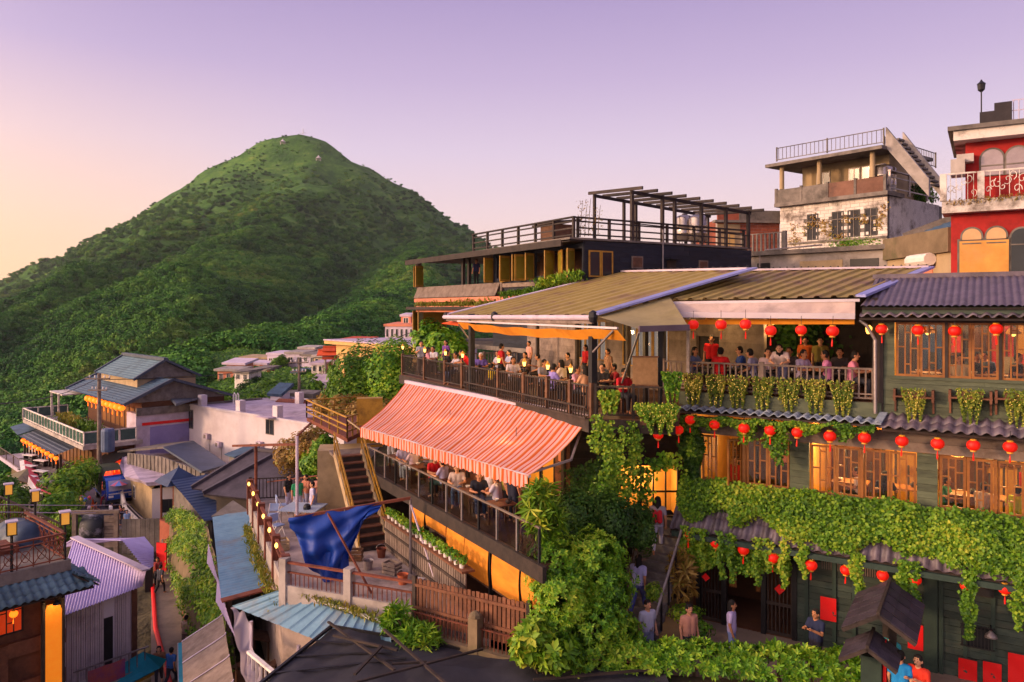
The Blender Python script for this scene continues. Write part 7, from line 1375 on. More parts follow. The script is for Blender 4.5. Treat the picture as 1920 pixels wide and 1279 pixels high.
# ---------------------------------------------------------------- houses round the street
def gabled(F, a0, a1, d0, d1, ze, zr, over, m, parent, along=True, th=.12, name='roof'):
    dm = (d0 + d1) / 2; b0 = [F.p(a0 - over, d0 + over, ze), F.p(a1 + over, d0 + over, ze), F.p(a1 + over, dm, zr), F.p(a0 - over, dm, zr)]; b1 = [F.p(a0 - over, d1 - over, ze), F.p(a1 + over, d1 - over, ze), F.p(a1 + over, dm, zr), F.p(a0 - over, dm, zr)]
    MB().poly(b0, th).build(name, m, parent); MB().poly(b1, th).build(name, m, parent); bm('ridge_cap', F.p(a0 - over, dm, zr + .05), F.p(a1 + over, dm, zr + .05), .3, m, parent, .15)
def win(F, a, z, w, h, parent, d=0.0, m=None, pane=None):
    part = MB().box(F, a - w / 2, a + w / 2, d - .03, d + .04, z, z + h).build('window', m or m_oldwhite, parent); f = min(.08, w * .1); n = 2 if w > .7 else 1
    for k in range(n): pc('pane', F, a - w / 2 + f + k * (w - f) / n, a - w / 2 + (k + 1) * (w - f) / n, d + .035, d + .048, z + f, z + h - f, pane or m_glassd, part)
# pale curved-corner house
ph = thing('pale_house', 'pale rendered house with pinkish flat roof beside the blue van', 'house', atz(270, 960, -17.9)); pa, pb_ = atz(232, 935, -17.9), atz(285, 985, -17.9); 
Fp = Fr2(pa[:2], pb_[:2]); Fe = Fr2(pb_[:2], (pb_.x + 4.2, pb_.y + 1.0))
roofp = [at(224, 872, 71), at(232, 893, 66), at(262, 900, 62), at(272, 905, 60.2), at(310, 902, 60.5), at(395, 888, 64), at(330, 850, 80), at(232, 850, 80)]; MB().poly(roofp, .35).build('flat_roof', m_pinkroof, ph)
MB().box(Fp, -.5, Fp.L, -6, 0, -18.5, -14.9).build('wall', m_beige, ph); MB().box(Fe, 0, 6, -5, 0, -18.5, -14.9).build('wall', m_white, ph); win(Fe, 1.3, -16.9, 1.0, 1.1, ph, 0, m_black); win(Fp, 2.5, -17, .8, 1.2, ph); win(Fp, 4.6, -17, .8, 1.2, ph); win(Fe, 2.9, -16.8, .8, 1.0, ph, 0, m_black)
wk2 = thing('curved_ramp', 'pale curved ramp wall with railing in front of the pale house', 'ramp', pa); rp = [atz(226, 925, -17), atz(236, 965, -17.2), atz(262, 992, -17.4), atz(285, 1010, -17.4)]
for p, q in zip(rp[:-1], rp[1:]): bm('parapet', p, q, .2, m_oldwhite, wk2, 1.2); bm('rail', p + Vector((0, 0, 1)), q + Vector((0, 0, 1)), .06, m_steel, wk2)
# grey barn with ribbed cladding
gb = thing('metal_barn', 'grey metal barn with slate-blue roof behind the pale house', 'barn', at(330, 870, 69.9)); q = [at(222, 842, 71.8), at(305, 829, 80.0), at(428, 873, 64.0), at(425, 880, 60.2)]
MB().poly([at(306, 838, 69.9), at(362, 826, 80.0), at(427, 870, 64.0), at(378, 884, 58.2)], .15).build('roof', m_greyroof, gb); MB().poly([at(220, 846, 73.7), at(306, 838, 69.9), at(362, 826, 80.0), at(300, 832, 80.0)], .15).build('roof', m_concd, gb)
ga, gc = at(232, 848, 71.8), at(378, 886, 58.2); GF = Fr2(ga[:2], gc[:2]); n = 40
for k in range(n): u = (k + .5) / n; zt2 = ga.z + (gc.z - ga.z) * u + .45 * (1 - abs(u * 2 - 1)) ; pc('cladding', GF, GF.L * k / n + .02, GF.L * (k + 1) / n - .02, -.4, -.3 + .06 * (k % 2), -17, zt2 - .1, m_concd, gb)
# navy tiled roof house with pavilion
nr = thing('navy_roof_house', 'low house with dark navy tiled roof above the overgrown bank', 'house', at(395, 940, 47)); q = [atz(320, 901, -11.5), atz(421, 884, -11.5), atz(473, 966, -12.7), atz(383, 977, -12.7)]
A_, B_, C_, D_ = q; nn = Vector((0, 0, 1)); MB().grid(lambda u, v: A_.lerp(B_, u).lerp(D_.lerp(C_, u), v) + Vector((0, 0, .05 * ((v * 16) % 1.0))), 8, 64).build('roof', m_navyroof, nr); bm('verge', B_ + Vector((0, 0, .1)), C_ + Vector((0, 0, .1)), .3, m_beige, nr, .15)
MB().poly([A_, B_, at(470, 890, 60), at(360, 896, 60)], .1).build('rear_roof', m_navyroof, nr)
b = MB(); b.add([D_ + Vector((.3, .4, -.2)), C_ + Vector((-.3, .3, -.2)), B_ + Vector((-.3, -.2, -.3)), A_ + Vector((.3, -.2, -.3))] + [v_ + Vector((0, 0, -3.6)) for v_ in (D_ + Vector((.3, .4, 0)), C_ + Vector((-.3, .3, 0)), B_ + Vector((-.3, -.2, 0)), A_ + Vector((.3, -.2, 0)))], [(0, 1, 5, 4), (1, 2, 6, 5), (2, 3, 7, 6), (3, 0, 4, 7)]); b.build('wall', m_concd, nr)
pv = thing('gate_pavilion', 'small dark pyramid-roofed gate pavilion on a brick base', 'pavilion', at(333, 960, 52)); c = at(335, 877, 52); MB().lathe([(1.7, -.95), (1.2, -.6), (.1, 0), (.04, .15)], c, 4).build('roof', m_navyroof, pv); MB().box(Fr((c.x, c.y), (.8, -.6)), -1, 1, -1, 1, -16.8, -14.4).build('base', m_brick, pv)
for i in (-.8, .8):
    for j in (-.8, .8): p = Fr((c.x, c.y), (.8, -.6)).p(i, j, 0); MB().tube([(p.x, p.y, -14.4), (p.x, p.y, c.z - .9)], .08, 6).build('post', m_rust, pv)
# two dark hipped roofs behind the deck
def hip(name, label, c, w, l, h, ang, m, walls, zb, rl=.35):
    t = thing(name, label, 'house', (c.x, c.y, zb)); G = Fr((c.x, c.y), (math.cos(ang), math.sin(ang))); r = l * rl; E = [G.p(-l, w, c.z - h), G.p(l, w, c.z - h), G.p(l, -w, c.z - h), G.p(-l, -w, c.z - h)]; R0, R1 = G.p(-r, 0, c.z), G.p(r, 0, c.z)
    for P_ in ([E[0], E[1], R1, R0], [E[2], E[3], R0, R1]): MB().poly(P_, .12).build('roof', m, t)
    for P_ in ([E[1], E[2], R1], [E[3], E[0], R0]): MB().poly(P_, .12).build('roof', m, t)
    for p, q in ((R0, R1), (E[0], R0), (E[3], R0), (E[1], R1), (E[2], R1)): bm('hip_ridge', p + Vector((0, 0, .06)), q + Vector((0, 0, .06)), .28, m, t, .2)
    MB().box(G, -l + .5, l - .5, -w + .5, w - .5, zb, c.z - h - .05).build('wall', walls, t); return t, G
hip('hipped_house', 'old house with dark hipped tile roof behind the rusty goalpost', at(502, 846, 50), 3.2, 3.4, 2.1, R(-25), mat('old_dark_tile', '#352f38', '#4a424c', '#29242b', rough=.6, scale=2, var=.1), m_darkwood, -15)
hip('hipped_house', 'old house with dark hipped tile roof nearest the brown staircase', at(545, 858, 43.5), 3.0, 3.6, 1.7, R(-20), mat('old_dark_tile', '#352f38'), m_darkwood, -13)
t = thing('roof_dormer', 'small grey shed with slanting slate roof on top of the barn', 'shed', at(440, 870, 56)); G = Fr2(at(430, 860, 57)[:2], at(462, 862, 55)[:2]); MB().box(G, 0, 1.3, -1.5, 0, -12.5, -10.9).build('wall', m_concd, t); MB().poly([G.p(-.2, .3, -10.9), G.p(1.5, .3, -10.9), G.p(1.3, -1.8, -10.4), G.p(-.2, -1.8, -10.4)], .1).build('roof', m_slate, t)
# long white building
wb_ = thing('white_building', 'long white rendered building with parapet roof behind the dark hipped roofs', 'building', at(460, 840, 60)); WF2 = Fr2(at(352, 760, 84)[:2], at(645, 800, 66.5)[:2]); zt3 = -10.72
MB().box(WF2, 0, WF2.L, -11, 0, -21, zt3).build('wall', m_white, wb_); MB().box(WF2, .3, WF2.L - .2, -10.8, -.3, zt3 - .3, zt3 + .02).build('roof_surface', m_pinkroof, wb_); pc('parapet', WF2, -.05, WF2.L + .1, -.25, .06, zt3, zt3 + .22, m_white, wb_); pc('parapet', WF2, -.05, WF2.L, -11.1, -10.85, zt3, zt3 + .25, m_white, wb_)
MB().box(WF2, -4.8, .0, -8, .02, -21, -13.05).build('annex', m_white, wb_); pc('string_course', WF2, -4.8, WF2.L, .02, .14, -16.3, -16.0, m_pinkroof, wb_)
for a, d in ((2.1, -.6), (8.0, -9), (9.8, -.6), (16.5, -.6), (14, -10.4)): pc('chimney', WF2, a - .4, a + .4, d - .33, d + .33, zt3, zt3 + 1.3, m_white, wb_)
a, z = WF2.hit(506, 815); win(WF2, a, z, 1.4, 1.5, wb_, 0, m_concd); pc('window_hood', WF2, a - 1.1, a + 1.1, .04, .9, z + 1.7, z + 1.82, m_pinkroof, wb_); win(WF2, .7, -13.2, 1.1, 2.1, wb_, 0, m_concd)
for k in range(2): MB().tube([WF2.p(2.6 + k * .7, -4, zt3), WF2.p(2.6 + k * .7, -4, zt3 + 1.1), WF2.p(2.8 + k * .7, -4, zt3 + 1.3), WF2.p(3.0 + k * .7, -4, zt3 + 1.1), WF2.p(3.0 + k * .7, -4, zt3)], .06, 6).build('vent_pipe', m_pot, wb_)
bush('garden_bush', 'yellowing bush between white building and brown staircase', [pb(545, 855, 42, 1.0), pb(575, 840, 41, 1.0), pb(600, 850, 40, .9), pb(595, 825, 42, .9)], 3600, 610, lf_dry, .22, mode='leaf', asp=.6); bush('garden_bush', 'green bush at the foot of the white building near the stairs', [pb(600, 865, 38.5, .8), pb(585, 870, 39, .7), pb(610, 840, 39, .7)], 2600, 611, lf_shrub, .2, mode='leaf', asp=.6)
# ================================================================ tile-roofed restaurant on the far left
Rf = Fr((-55.6, 96.3), (.695, -.719)); RL = 22.7
rs = thing('tiled_restaurant', 'large two-storey restaurant with slate roofs and rows of orange lanterns', 'restaurant', Rf.p(11, -3, -20))
def slates(F, a0, a1, d0, z0, d1, z1, m, parent, rows=12, name='roof', a0t=None, a1t=None):
    """stepped slate slope from the eave (d0,z0) up to (d1,z1)"""
    a0t = a0 if a0t is None else a0t; a1t = a1 if a1t is None else a1t
    b = MB(); b.grid(lambda u, v: F.p((a0 + (a1 - a0) * u) * (1 - v) + (a0t + (a1t - a0t) * u) * v, d0 + (d1 - d0) * v, z0 + (z1 - z0) * v + .06 * (1 - (v * rows) % 1)), 12, rows * 4)
    return b.build(name, m, parent)
ze_ = -10.0
slates(Rf, 1.0, RL + .6, 1.4, ze_, -3.6, ze_ + 2.3, m_slate, rs, 14); slates(Rf, 1.0, RL + .6, -10.5, ze_, -3.6, ze_ + 2.3, m_slate, rs, 14)
slates(Rf, 5.0, RL - 3.4, -.8, ze_ + 2.2, -4.2, ze_ + 4.2, m_slate_teal, rs, 10, 'upper_roof'); slates(Rf, 5.0, RL - 3.4, -8.2, ze_ + 2.2, -4.2, ze_ + 4.2, m_slate_teal, rs, 10, 'upper_roof')
for a in (5.0, RL - 3.4): bm('verge', Rf.p(a, -.8, ze_ + 2.25), Rf.p(a, -4.2, ze_ + 4.3), .35, m_greyroof, rs, .25); bm('verge', Rf.p(a, -8.2, ze_ + 2.25), Rf.p(a, -4.2, ze_ + 4.3), .35, m_greyroof, rs, .25)
bm('ridge', Rf.p(4.8, -4.2, ze_ + 4.35), Rf.p(RL - 3.2, -4.2, ze_ + 4.35), .5, m_greyroof, rs, .35)
for a in (1.0, RL + .6): bm('verge', Rf.p(a, 1.4, ze_ + .05), Rf.p(a, -3.6, ze_ + 2.4), .4, m_greyroof, rs, .3); bm('verge', Rf.p(a, -10.5, ze_ + .05), Rf.p(a, -3.6, ze_ + 2.4), .4, m_greyroof, rs, .3)
MB().box(Rf, 5.6, RL - 4, -7.8, -1.4, ze_ + 1.0, ze_ + 2.5).build('clerestory', m_beige, rs)
gz = MB(); gz.add([Rf.p(RL - 3.6, -.9, ze_ + 2.3), Rf.p(RL - 3.6, -7.6, ze_ + 2.3), Rf.p(RL - 3.6, -4.2, ze_ + 4.1)], [(0, 1, 2)]); gz.add([Rf.p(RL + .2, .9, ze_ + .1), Rf.p(RL + .2, -9.8, ze_ + .1), Rf.p(RL + .2, -3.6, ze_ + 2.2)], [(0, 1, 2)]); gz.build('gable', m_concd, rs)
MB().box(Rf, 3, RL, -9.5, -.6, -14.0, ze_ + .1).build('upper_storey', m_brownwall, rs); RE = Fr2(Rf.p(RL, 0, 0)[:2], Rf.p(RL, -14, 0)[:2])
MB().box(RE, .0, 14, -3, .02, -21, -11.1).build('end_wall', m_lilac, rs); pc('end_frame', RE, 0, 14, -.1, .25, -11.3, -10.5, m_concd, rs); pc('mural', RE, 1.4, 7, .0, .06, -20, -12.6, mat('lilac_shutter', '#8a80b4', '#9c92c4', '#7a6a70', rough=.6, scale=.8), rs); pc('red_line', RE, .6, 9, .04, .08, -12.4, -12.1, m_redpaper, rs)
for k in range(9):
    a = 7.5 + k * 1.65; part = casement(Rf, a, a + 1.45, -13.2, -10.7, -.55, rs, None, m_midwood, .1, pane=mat('lit_pane', '#5a3418', '#7a4a22', rough=.3, bump=0, emit='#ffa040', es=.10, var=.5))
for k in range(9): lantern(Rf.p(8.6 + k * 1.55, .9, ze_ - .55), 'glowing round lantern under the upper eave of the slate-roofed restaurant, %s from the left' % ORD[k], 'lanterns of the slate-roofed restaurant', 2.3, 'orange', .2)
# balcony
MB().box(Rf, -3, RL + .6, -.5, 5.2, -14.2, -13.8).build('balcony_slab', m_conc, rs); br = thing('balcony_railing', 'white-framed glass railing round the planted restaurant balcony', 'railing', Rf.p(10, 5, -13.8))
for F_, a0, a1, d in ((Rf, -3, RL + .6, 5.1), (Fr2(Rf.p(RL + .5, 5.1, 0)[:2], Rf.p(RL + .5, .2, 0)[:2]), 0, 5, 0), (Fr2(Rf.p(-3, .2, 0)[:2], Rf.p(-3, 5.1, 0)[:2]), 0, 5, 0)):
    n = max(2, int((a1 - a0) / 1.3)); pc('top_rail', F_, a0, a1, d - .06, d + .06, -12.5, -12.38, m_oldwhite, br); pc('bottom_rail', F_, a0, a1, d - .05, d + .05, -13.7, -13.6, m_oldwhite, br)
    for k in range(n + 1): a = a0 + (a1 - a0) * k / n; pc('post', F_, a - .06, a + .06, d - .05, d + .05, -13.8, -12.4, m_oldwhite, br)
    for k in range(n): pc('glass_panel', F_, a0 + (a1 - a0) * k / n + .1, a0 + (a1 - a0) * (k + 1) / n - .1, d - .015, d + .015, -13.6, -12.5, mat('green_glass', '#3c5450', '#4a625c', rough=.15, bump=0), br)
for i, (a, n) in enumerate(((7, 500), (11, 500), (15, 500), (18.5, 400))): tuft('balcony_shrub', 'shrub on the restaurant balcony, %s from the left' % ORD[i], Rf.p(a - 1.6, 2.8, -13.6), Rf.p(a + 1.6, 3.0, -13.6), .4, 1.3, n, 620 + i, lf_grass if i < 2 else lf_tree, .45, 'shrubs on the restaurant balcony')
pc('white_canopy', Rf, -2, 4, -.5, 2.5, -10.5, -10.35, m_oldwhite, rs)
for a in (-1.9, 1.5): pc('canopy_post', Rf, a, a + .15, 2.2, 2.4, -13.8, -10.5, m_oldwhite, rs)
# lower storey with its slate canopy and walkway
MB().box(Rf, -1, RL - .4, -6, 2.6, -21, -14.2).build('lower_storey', m_brownwall, rs); slates(Rf, 0.5, RL - 5.4, 6.3, -15.4, 2.6, -14.3, m_greyroof, rs, 8, 'lower_roof'); MB().poly([Rf.p(-6, 6.0, -15.0), Rf.p(-.2, 6.3, -15.3), Rf.p(-.2, 2.6, -14.4), Rf.p(-6, 2.4, -14.2)], .1).build('lower_roof', m_slate, rs)
for k in range(11): a = .6 + k * 1.5; casement(Rf, a, a + 1.35, -18.0, -15.5, 2.62, rs, None, m_midwood, .1, pane=MATS['lit_pane'])
for k in range(12): pc('storey_post', Rf, .4 + k * 1.5, .6 + k * 1.5, 5.6, 5.8, -18.2, -15.4, m_darkwood, rs)
for k in range(9): lantern(Rf.p(1.2 + k * 1.9, 6.0, -15.85), 'glowing lantern along the lower walkway of the slate-roofed restaurant, %s from the left' % ORD[k], 'lower lanterns of the slate-roofed restaurant', 1.5, 'orange', .1)
MB().box(Rf, -4, RL - 3, 2.4, 7.6, -18.6, -18.2).build('walkway_slab', m_lilac, rs); br2 = thing('walkway_railing', 'thin bar railing along the lower restaurant walkway', 'railing', Rf.p(8, 7.5, -18.2)); railing(Rf, -4, RL - 3, 7.5, -18.2, -17.1, .5, m_greywood, br2, 4, .1); we = Fr2(Rf.p(RL - 3, 7.5, 0)[:2], Rf.p(RL - 3, 2.6, 0)[:2]); railing(we, 0, we.L, 0, -18.2, -17.1, .5, m_greywood, br2, 4, .1)
MB().box(Rf, -2, RL - 3.2, -5, 6.6, -24, -18.6).build('stone_base', m_rock, rs)
for k in range(5): P = at(191 + k * 8, 876 - k * .8, 76); lantern(P, 'glowing red-orange lantern over the shop below the restaurant, %s from the left' % ORD[k], 'lanterns over the shop', 1.6, 'orange', .1)
sh = thing('lantern_shop', 'open shop lit red under a dark canopy beside the pale house', 'shop', at(205, 885, 77)); SHF = Fr2(at(186, 890, 78)[:2], at(228, 886, 76)[:2]); MB().box(SHF, 0, 2.4, -2, 0, -19, -15.8).build('interior', mat('red_shop', '#a02818', '#c03a20', rough=.6, emit='#ff3a14', es=.5), sh); MB().poly([SHF.p(-.3, 1.2, -15.9), SHF.p(2.8, 1.2, -15.9), SHF.p(2.8, -2, -14.6), SHF.p(-.3, -2, -14.6)], .1).build('canopy', m_black, sh)
# dark side roofs
MB().poly([at(290, 703, 108), at(366, 713, 100), at(350, 728, 92), at(305, 722, 96)], .3).build('rear_roof', m_greyroof, rs); MB().poly([at(305, 722, 96), at(352, 728, 92), at(352, 742, 92), at(310, 742, 95)], .3).build('rear_wall', m_navyroof, rs); MB().poly([at(312, 738, 90), at(400, 738, 92), at(360, 748, 80), at(330, 757, 76)], .25).build('side_roof', m_greyroof, rs)
# utility poles
def upole(px, y0, y1, Y, label, tr=False):
    A_, B_ = at(px, y1, Y), at(px, y0, Y); t = thing('utility_pole', label, 'pole', A_, 'utility poles'); MB().tube([A_, B_], [.22, .15], 8).build('shaft', m_greywood, t); 
    for z, w in ((-.5, 1.2), (-1.6, .9)): c = B_ + Vector((0, 0, z)); bm('crossarm', c - Vector((w, .3, 0)), c + Vector((w, -.3, 0)), .12, m_greywood, t); [MB().lathe([(.06, 0), (.09, .1), (.05, .25)], c + Vector((s * w, -.3 * s, .06)), 6).build('insulator', m_pot, t) for s in (-.9, -.4, .5, .95)]
    if tr: c = B_ + Vector((1.0, -.3, -7.5)); MB().lathe([(.55, 0), (.6, .2), (.6, 2.0), (.5, 2.2)], c, 12).build('transformer', mat('transformer_blue', '#4a5a78', '#5a6a88', rough=.5), t)
    return B_
u1 = upole(186, 700, 905, 73, 'tall utility pole with blue-grey transformer in front of the restaurant', True); u2 = upole(561, 672, 790, 92, 'utility pole beyond the white building roof')
wires = [(u1 + Vector((0, 0, -.4)), at(-40, 760, 40)), (u1 + Vector((0, 0, -.6)), u2 + Vector((0, 0, -.5))), (u2, at(780, 620, 60)), (at(-20, 946, 27), at(245, 946, 62)), (at(-20, 960, 27), at(245, 960, 60))]
for i, (p, q) in enumerate(wires):
    t = MB().tube([p.lerp(q, u) - Vector((0, 0, (.6 if i < 3 else .05) * math.sin(u * math.pi))) for u in np.linspace(0, 1, 14)], .035 if i < 3 else .02, 4).build('overhead_wire', m_black if i < 3 else m_lilac); tag(t, ['cable from the transformer pole to the left picture edge', 'cable sagging between the two utility poles', 'cable from the far utility pole to the dining terrace', 'upper pale wire across the street below the van', 'lower pale wire across the street below the van'][i], 'cable', 'overhead wires')
# terrace with white tables, pink canopy and pale roofs at the far left
tr_ = MB().poly([at(40, 960, 62), at(92, 960, 60), at(110, 862, 88), at(52, 858, 90)], .5).build('outdoor_terrace', m_concd); tag(tr_, kind='structure')
for i in range(9):
    x, y, Yq = (52 + (i % 2) * 22 + i * .5, 950 - i * 10.5, 62 + i * 3.1); P = at(x, y, Yq); G = Fr((P.x, P.y), (.9, -.4)); t = thing('cafe_table', 'long table with white top on the far left terrace, %s from the front' % ORD[i], 'table', P, 'white-topped terrace tables'); z = P.z
    pc('table_top', G, -.9, .9, -.35, .35, z + .75, z + .82, m_pot, t)
    for a in (-.7, .7): pc('leg', G, a - .05, a + .05, -.25, .25, z, z + .75, m_black, t)
    for d in (-.6, .6): pc('bench', G, -.8, .8, d - .15, d + .15, z + .40, z + .46, m_darkwood, t)
for i, (a, z) in enumerate(((4.5, -13.9), (6.9, -14.5), (14.6, -13.6))):
    t = thing('air_conditioner', 'grey air conditioner box on the long white wall, %s from the left' % ORD[i], 'air conditioner', WF2.p(a, .2, z), 'air conditioners on the white wall'); pc('housing', WF2, a - .4, a + .4, .08, .42, z, z + .55, m_lilac, t); pc('grille', WF2, a - .28, a + .1, .42, .44, z + .08, z + .47, m_concd, t); MB().tube([WF2.p(a + .3, .06, z + .3), WF2.p(a + .35, .06, z - 3)], .03, 5).build('pipe', m_conc, t)
cp = thing('pink_canopy', 'narrow red and white canopy running down beside the terrace tables', 'canopy', at(75, 900, 70)); c0 = [at(54, 872, 84), at(58, 866, 84), at(62, 890, 76), at(84, 925, 64)]
for A_, B_ in ((at(55, 868, 84), at(60, 892, 76)), (at(60, 892, 76), at(82, 922, 64))):
    w = Vector((.8, -.3, -.2)); MB().quad(A_ - w, A_ + w, B_ + w, B_ - w, .08).build('cloth', mat('canopy_red', '#c83a4c', '#d85060', rough=.7), cp); MB().quad(A_ - w * 1.8 + Vector((0, 0, -.3)), A_ - w, B_ - w, B_ - w * 1.8 + Vector((0, 0, -.3)), .06).build('white_edge', m_pot, cp)
    for u in (0, .5, 1): p = A_.lerp(B_, u) + w; bm('post', p, p - Vector((0, 0, 3)), .12, m_darkwood, cp)
t = thing('tent_roof', 'pale tent-like roof left of the red canopy', 'roof', at(30, 890, 75)); MB().poly([at(10, 893, 66), at(52, 878, 74), at(54, 888, 70), at(30, 900, 62)], .1).build('cloth', m_canvasg, t); MB().poly([at(30, 900, 62), at(54, 888, 70), at(52, 905, 66)], .1).build('side_cloth', m_beige, t)
t = thing('far_cottage', 'small pale cottage with grey roof left of the restaurant base', 'cottage', at(75, 850, 95)); G = Fr2(at(54, 845, 98)[:2], at(90, 848, 92)[:2]); MB().box(G, 0, 4, -4, 0, -22, -17.3).build('wall', m_oldwhite, t); MB().poly([G.p(-.6, .6, -17.2), G.p(4.6, .6, -17.2), G.p(4.4, -4, -15.8), G.p(-.4, -4, -15.8)], .15).build('roof', m_pinkroof, t); win(G, 1.0, -19.4, 1.0, 1.2, t); win(G, 2.8, -19.4, 1.0, 1.2, t)
for i, bl in enumerate(([pb(110, 920, 66, 1.7), pb(140, 900, 68, 1.6), pb(160, 890, 70, 1.5), pb(125, 945, 62, 1.3), pb(100, 950, 60, 1.0)], [pb(125, 985, 56, 1.1), pb(110, 1000, 54, .8), pb(150, 990, 57, .7)], [pb(25, 950, 58, 1.0), pb(10, 920, 62, 1.2), pb(35, 930, 60, .8)])):
    bush('roadside_tree', ['leafy green tree at the roadside left of the blue van', 'yellow-green bush in front of the balloons', 'green shrub at the left edge below the tent roof'][i], bl, 5200 if i == 0 else 2200, 640 + i * 20, [lf_shrub, lf_vine, lf_tree][i], .30, 'tree' if i == 0 else 'shrub', 'leaf', asp=.65)

# ================================================================ hillside village beyond the white building
def block(label, px0, px1, yt, yb, Y, m, depth=5, roof=None, over=.4, wins=0, name='village_house', slope=0, turn=-.35, h2=None, cat='house'):
    depth *= .6; over *= .6; yt -= 4
    A_, B_ = at(px0, yb, Y), at(px1, yb, Y); w = (B_ - A_).length; G = Fr((A_.x, A_.y), (1, turn)); w = w * math.hypot(1, turn) / (1 - turn * (A_.x / A_.y)) ; zt4 = (HY - yt) / FP * Y; zb = A_.z - 4
    t = thing(name, label, cat, (A_.x, A_.y, A_.z)); MB().box(G, 0, w, -depth, 0, zb, zt4).build('wall', m, t)
    MB().poly([G.p(-over, over, zt4 + .02), G.p(w + over, over, zt4 + .02), G.p(w + over, -depth - over, zt4 + .3 + slope), G.p(-over, -depth - over, zt4 + .3 + slope)], .35).build('roof', roof or m_conc, t)
    for k in range(wins): win(G, w * (k + .5) / wins, zt4 - min(2.2, (zt4 - A_.z) * .75), min(1.6, w / wins * .55), min(1.3, (zt4 - A_.z) * .5), t)
    return t, G, w, zt4
t, G, w, z = block('salmon pink house with thick flat roof slab on the village slope', 408, 448, 696, 722, 128, m_pinkw, 5, m_conc, .8, 3, turn=-.2); t, G, w, z = block('small brick hut with pale sheet roof above the salmon house', 425, 458, 684, 698, 133, m_pinkw, 4, m_lilac, 1.0, 0, slope=.4)
block('long low grey house with water tanks in the village', 452, 500, 673, 690, 150, m_lilac, 6, m_beige, .6, 3); block('orange-red walled shed half hidden by trees in the village', 480, 506, 694, 708, 126, mat('orange_wall', '#b8432a', '#cc5638', rough=.8, scale=1), 4, m_concd, .5, 1)
block('large lilac house with crenellated roof in the middle of the village', 501, 562, 666, 700, 142, m_lilac, 7, m_lilac, .3, 5); block('low lilac house with balcony left of the utility pole', 536, 570, 664, 690, 136, m_lilac, 6, m_conc, .4, 2); block('small grey house with flat roof right of the utility pole', 566, 592, 668, 684, 132, m_lilac, 5, m_concd, .5, 2); block('beige house with dark side near the orange gateway', 588, 612, 670, 690, 120, m_beige, 5, m_conc, .4, 2); block('grey house with dark roof slab above the orange gateway', 600, 628, 660, 680, 126, m_concd, 5, m_conc, .5, 2)
block('brown-red brick house with stepped roof left of the yellow building', 632, 662, 645, 690, 96, m_brick, 5, m_pinkw, .8, 3); block('white sign building with rows of small windows behind the yellow building', 722, 775, 612, 640, 118, m_lilac, 7, m_pinkw, .3, 6); block('pink rooftop turret on the white sign building', 752, 770, 594, 612, 120, m_pinkw, 3, m_lilac, .3, 1, cat='turret', name='rooftop_turret'); block('red roofed hall with roof ornaments beyond the yellow building', 640, 680, 640, 655, 112, mat('orange_wall', '#b8432a'), 6, mat('vermilion_roof', '#b8401c', '#cc5428', rough=.7), .6, 0)
block('pale gabled cottage below the orange gateway', 576, 622, 730, 748, 98, m_lilac, 4, m_pinkroof, .5, 2, slope=1.2); block('dark corrugated fence wall behind the white building', 510, 585, 740, 770, 94, m_concd, 3, m_concd, .1, 0, cat='wall', name='boundary_wall'); block('white gate house with slate roof at the white building end', 507, 526, 742, 765, 89, m_white, 3, m_slate, .5, 0, slope=.8)
block('rust red parapet wall beside the mustard walkway', 517, 578, 757, 764, 87, m_rust, 1, m_rust, .05, 0, cat='wall', name='boundary_wall')
for x0, x1, y0, y1, Yq, m, rf, w, lb in ((440, 466, 700, 716, 118, m_oldwhite, m_concd, 2, 'small white house below the long grey one'), (468, 500, 684, 700, 140, m_pinkw, m_lilac, 3, 'pink house with pale flat roof left of the lilac house'), (548, 580, 700, 716, 118, m_beige, m_slate, 3, 'beige house with slate roof beside the utility pole'), (584, 606, 684, 702, 114, m_oldwhite, m_pinkroof, 2, 'white house just left of the orange gateway'), (640, 662, 668, 690, 104, m_lilac, m_conc, 2, 'lilac house right of the orange gateway'), (560, 590, 655, 668, 150, m_pinkw, m_conc, 3, 'pink house highest on the village slope')): block(lb, x0, x1, y0, y1, Yq, m, 5, rf, .4, w)
gt = thing('orange_gateway', 'ornate orange temple gateway with tiered roof on the village slope', 'gateway', at(618, 702, 112)); A_, B_ = at(606, 702, 112), at(630, 702, 112); m_or = mat('vermilion_roof', '#b8401c')
for p in (A_ + Vector((.3, 0, 0)), B_ - Vector((.3, 0, 0))): MB().tube([p - Vector((0, 0, 1)), p + Vector((0, 0, 2.6))], .17, 8).build('column', m_conc, gt)
Gg = Fr2(A_[:2], B_[:2]); gabled(Gg, -.3, Gg.L + .3, .7, -.7, A_.z + 2.9, A_.z + 3.6, .4, m_or, gt); gabled(Gg, .3, Gg.L - .3, .4, -.4, A_.z + 3.5, A_.z + 4.1, .3, m_or, gt, name='upper_roof'); pc('lintel', Gg, -.1, Gg.L + .1, -.2, .2, A_.z + 2.2, A_.z + 2.8, mat('orange_wall', '#b8432a'), gt)
# cream building with open upper frame
yb = thing('cream_building', 'cream building with flat roof and open window bays behind the tree', 'building', at(700, 700, 76)); YF = Fr2(at(632, 660, 80)[:2], at(782, 660, 68)[:2]); zy = -3.3
pc('roof_slab', YF, -1.2, YF.L + 1, -7, .9, zy - .35, zy, m_cream, yb); pc('lintel', YF, 0, YF.L + 1, -.4, .1, zy - 1.5, zy - .35, m_cream, yb)
for x in (642, 709, 770): a = YF.A(x); pc('column', YF, a - .6, a + .6, -.5, .12, -12, zy - 1.5, m_cream, yb)
MB().box(YF, 0, YF.L + 1, -6, -5.8, -12, zy - .4).build('rear_wall', m_lilac, yb); pc('coping', YF, -1.2, YF.L + 1, -7.1, 1.0, zy, zy + .12, m_pinkroof, yb)
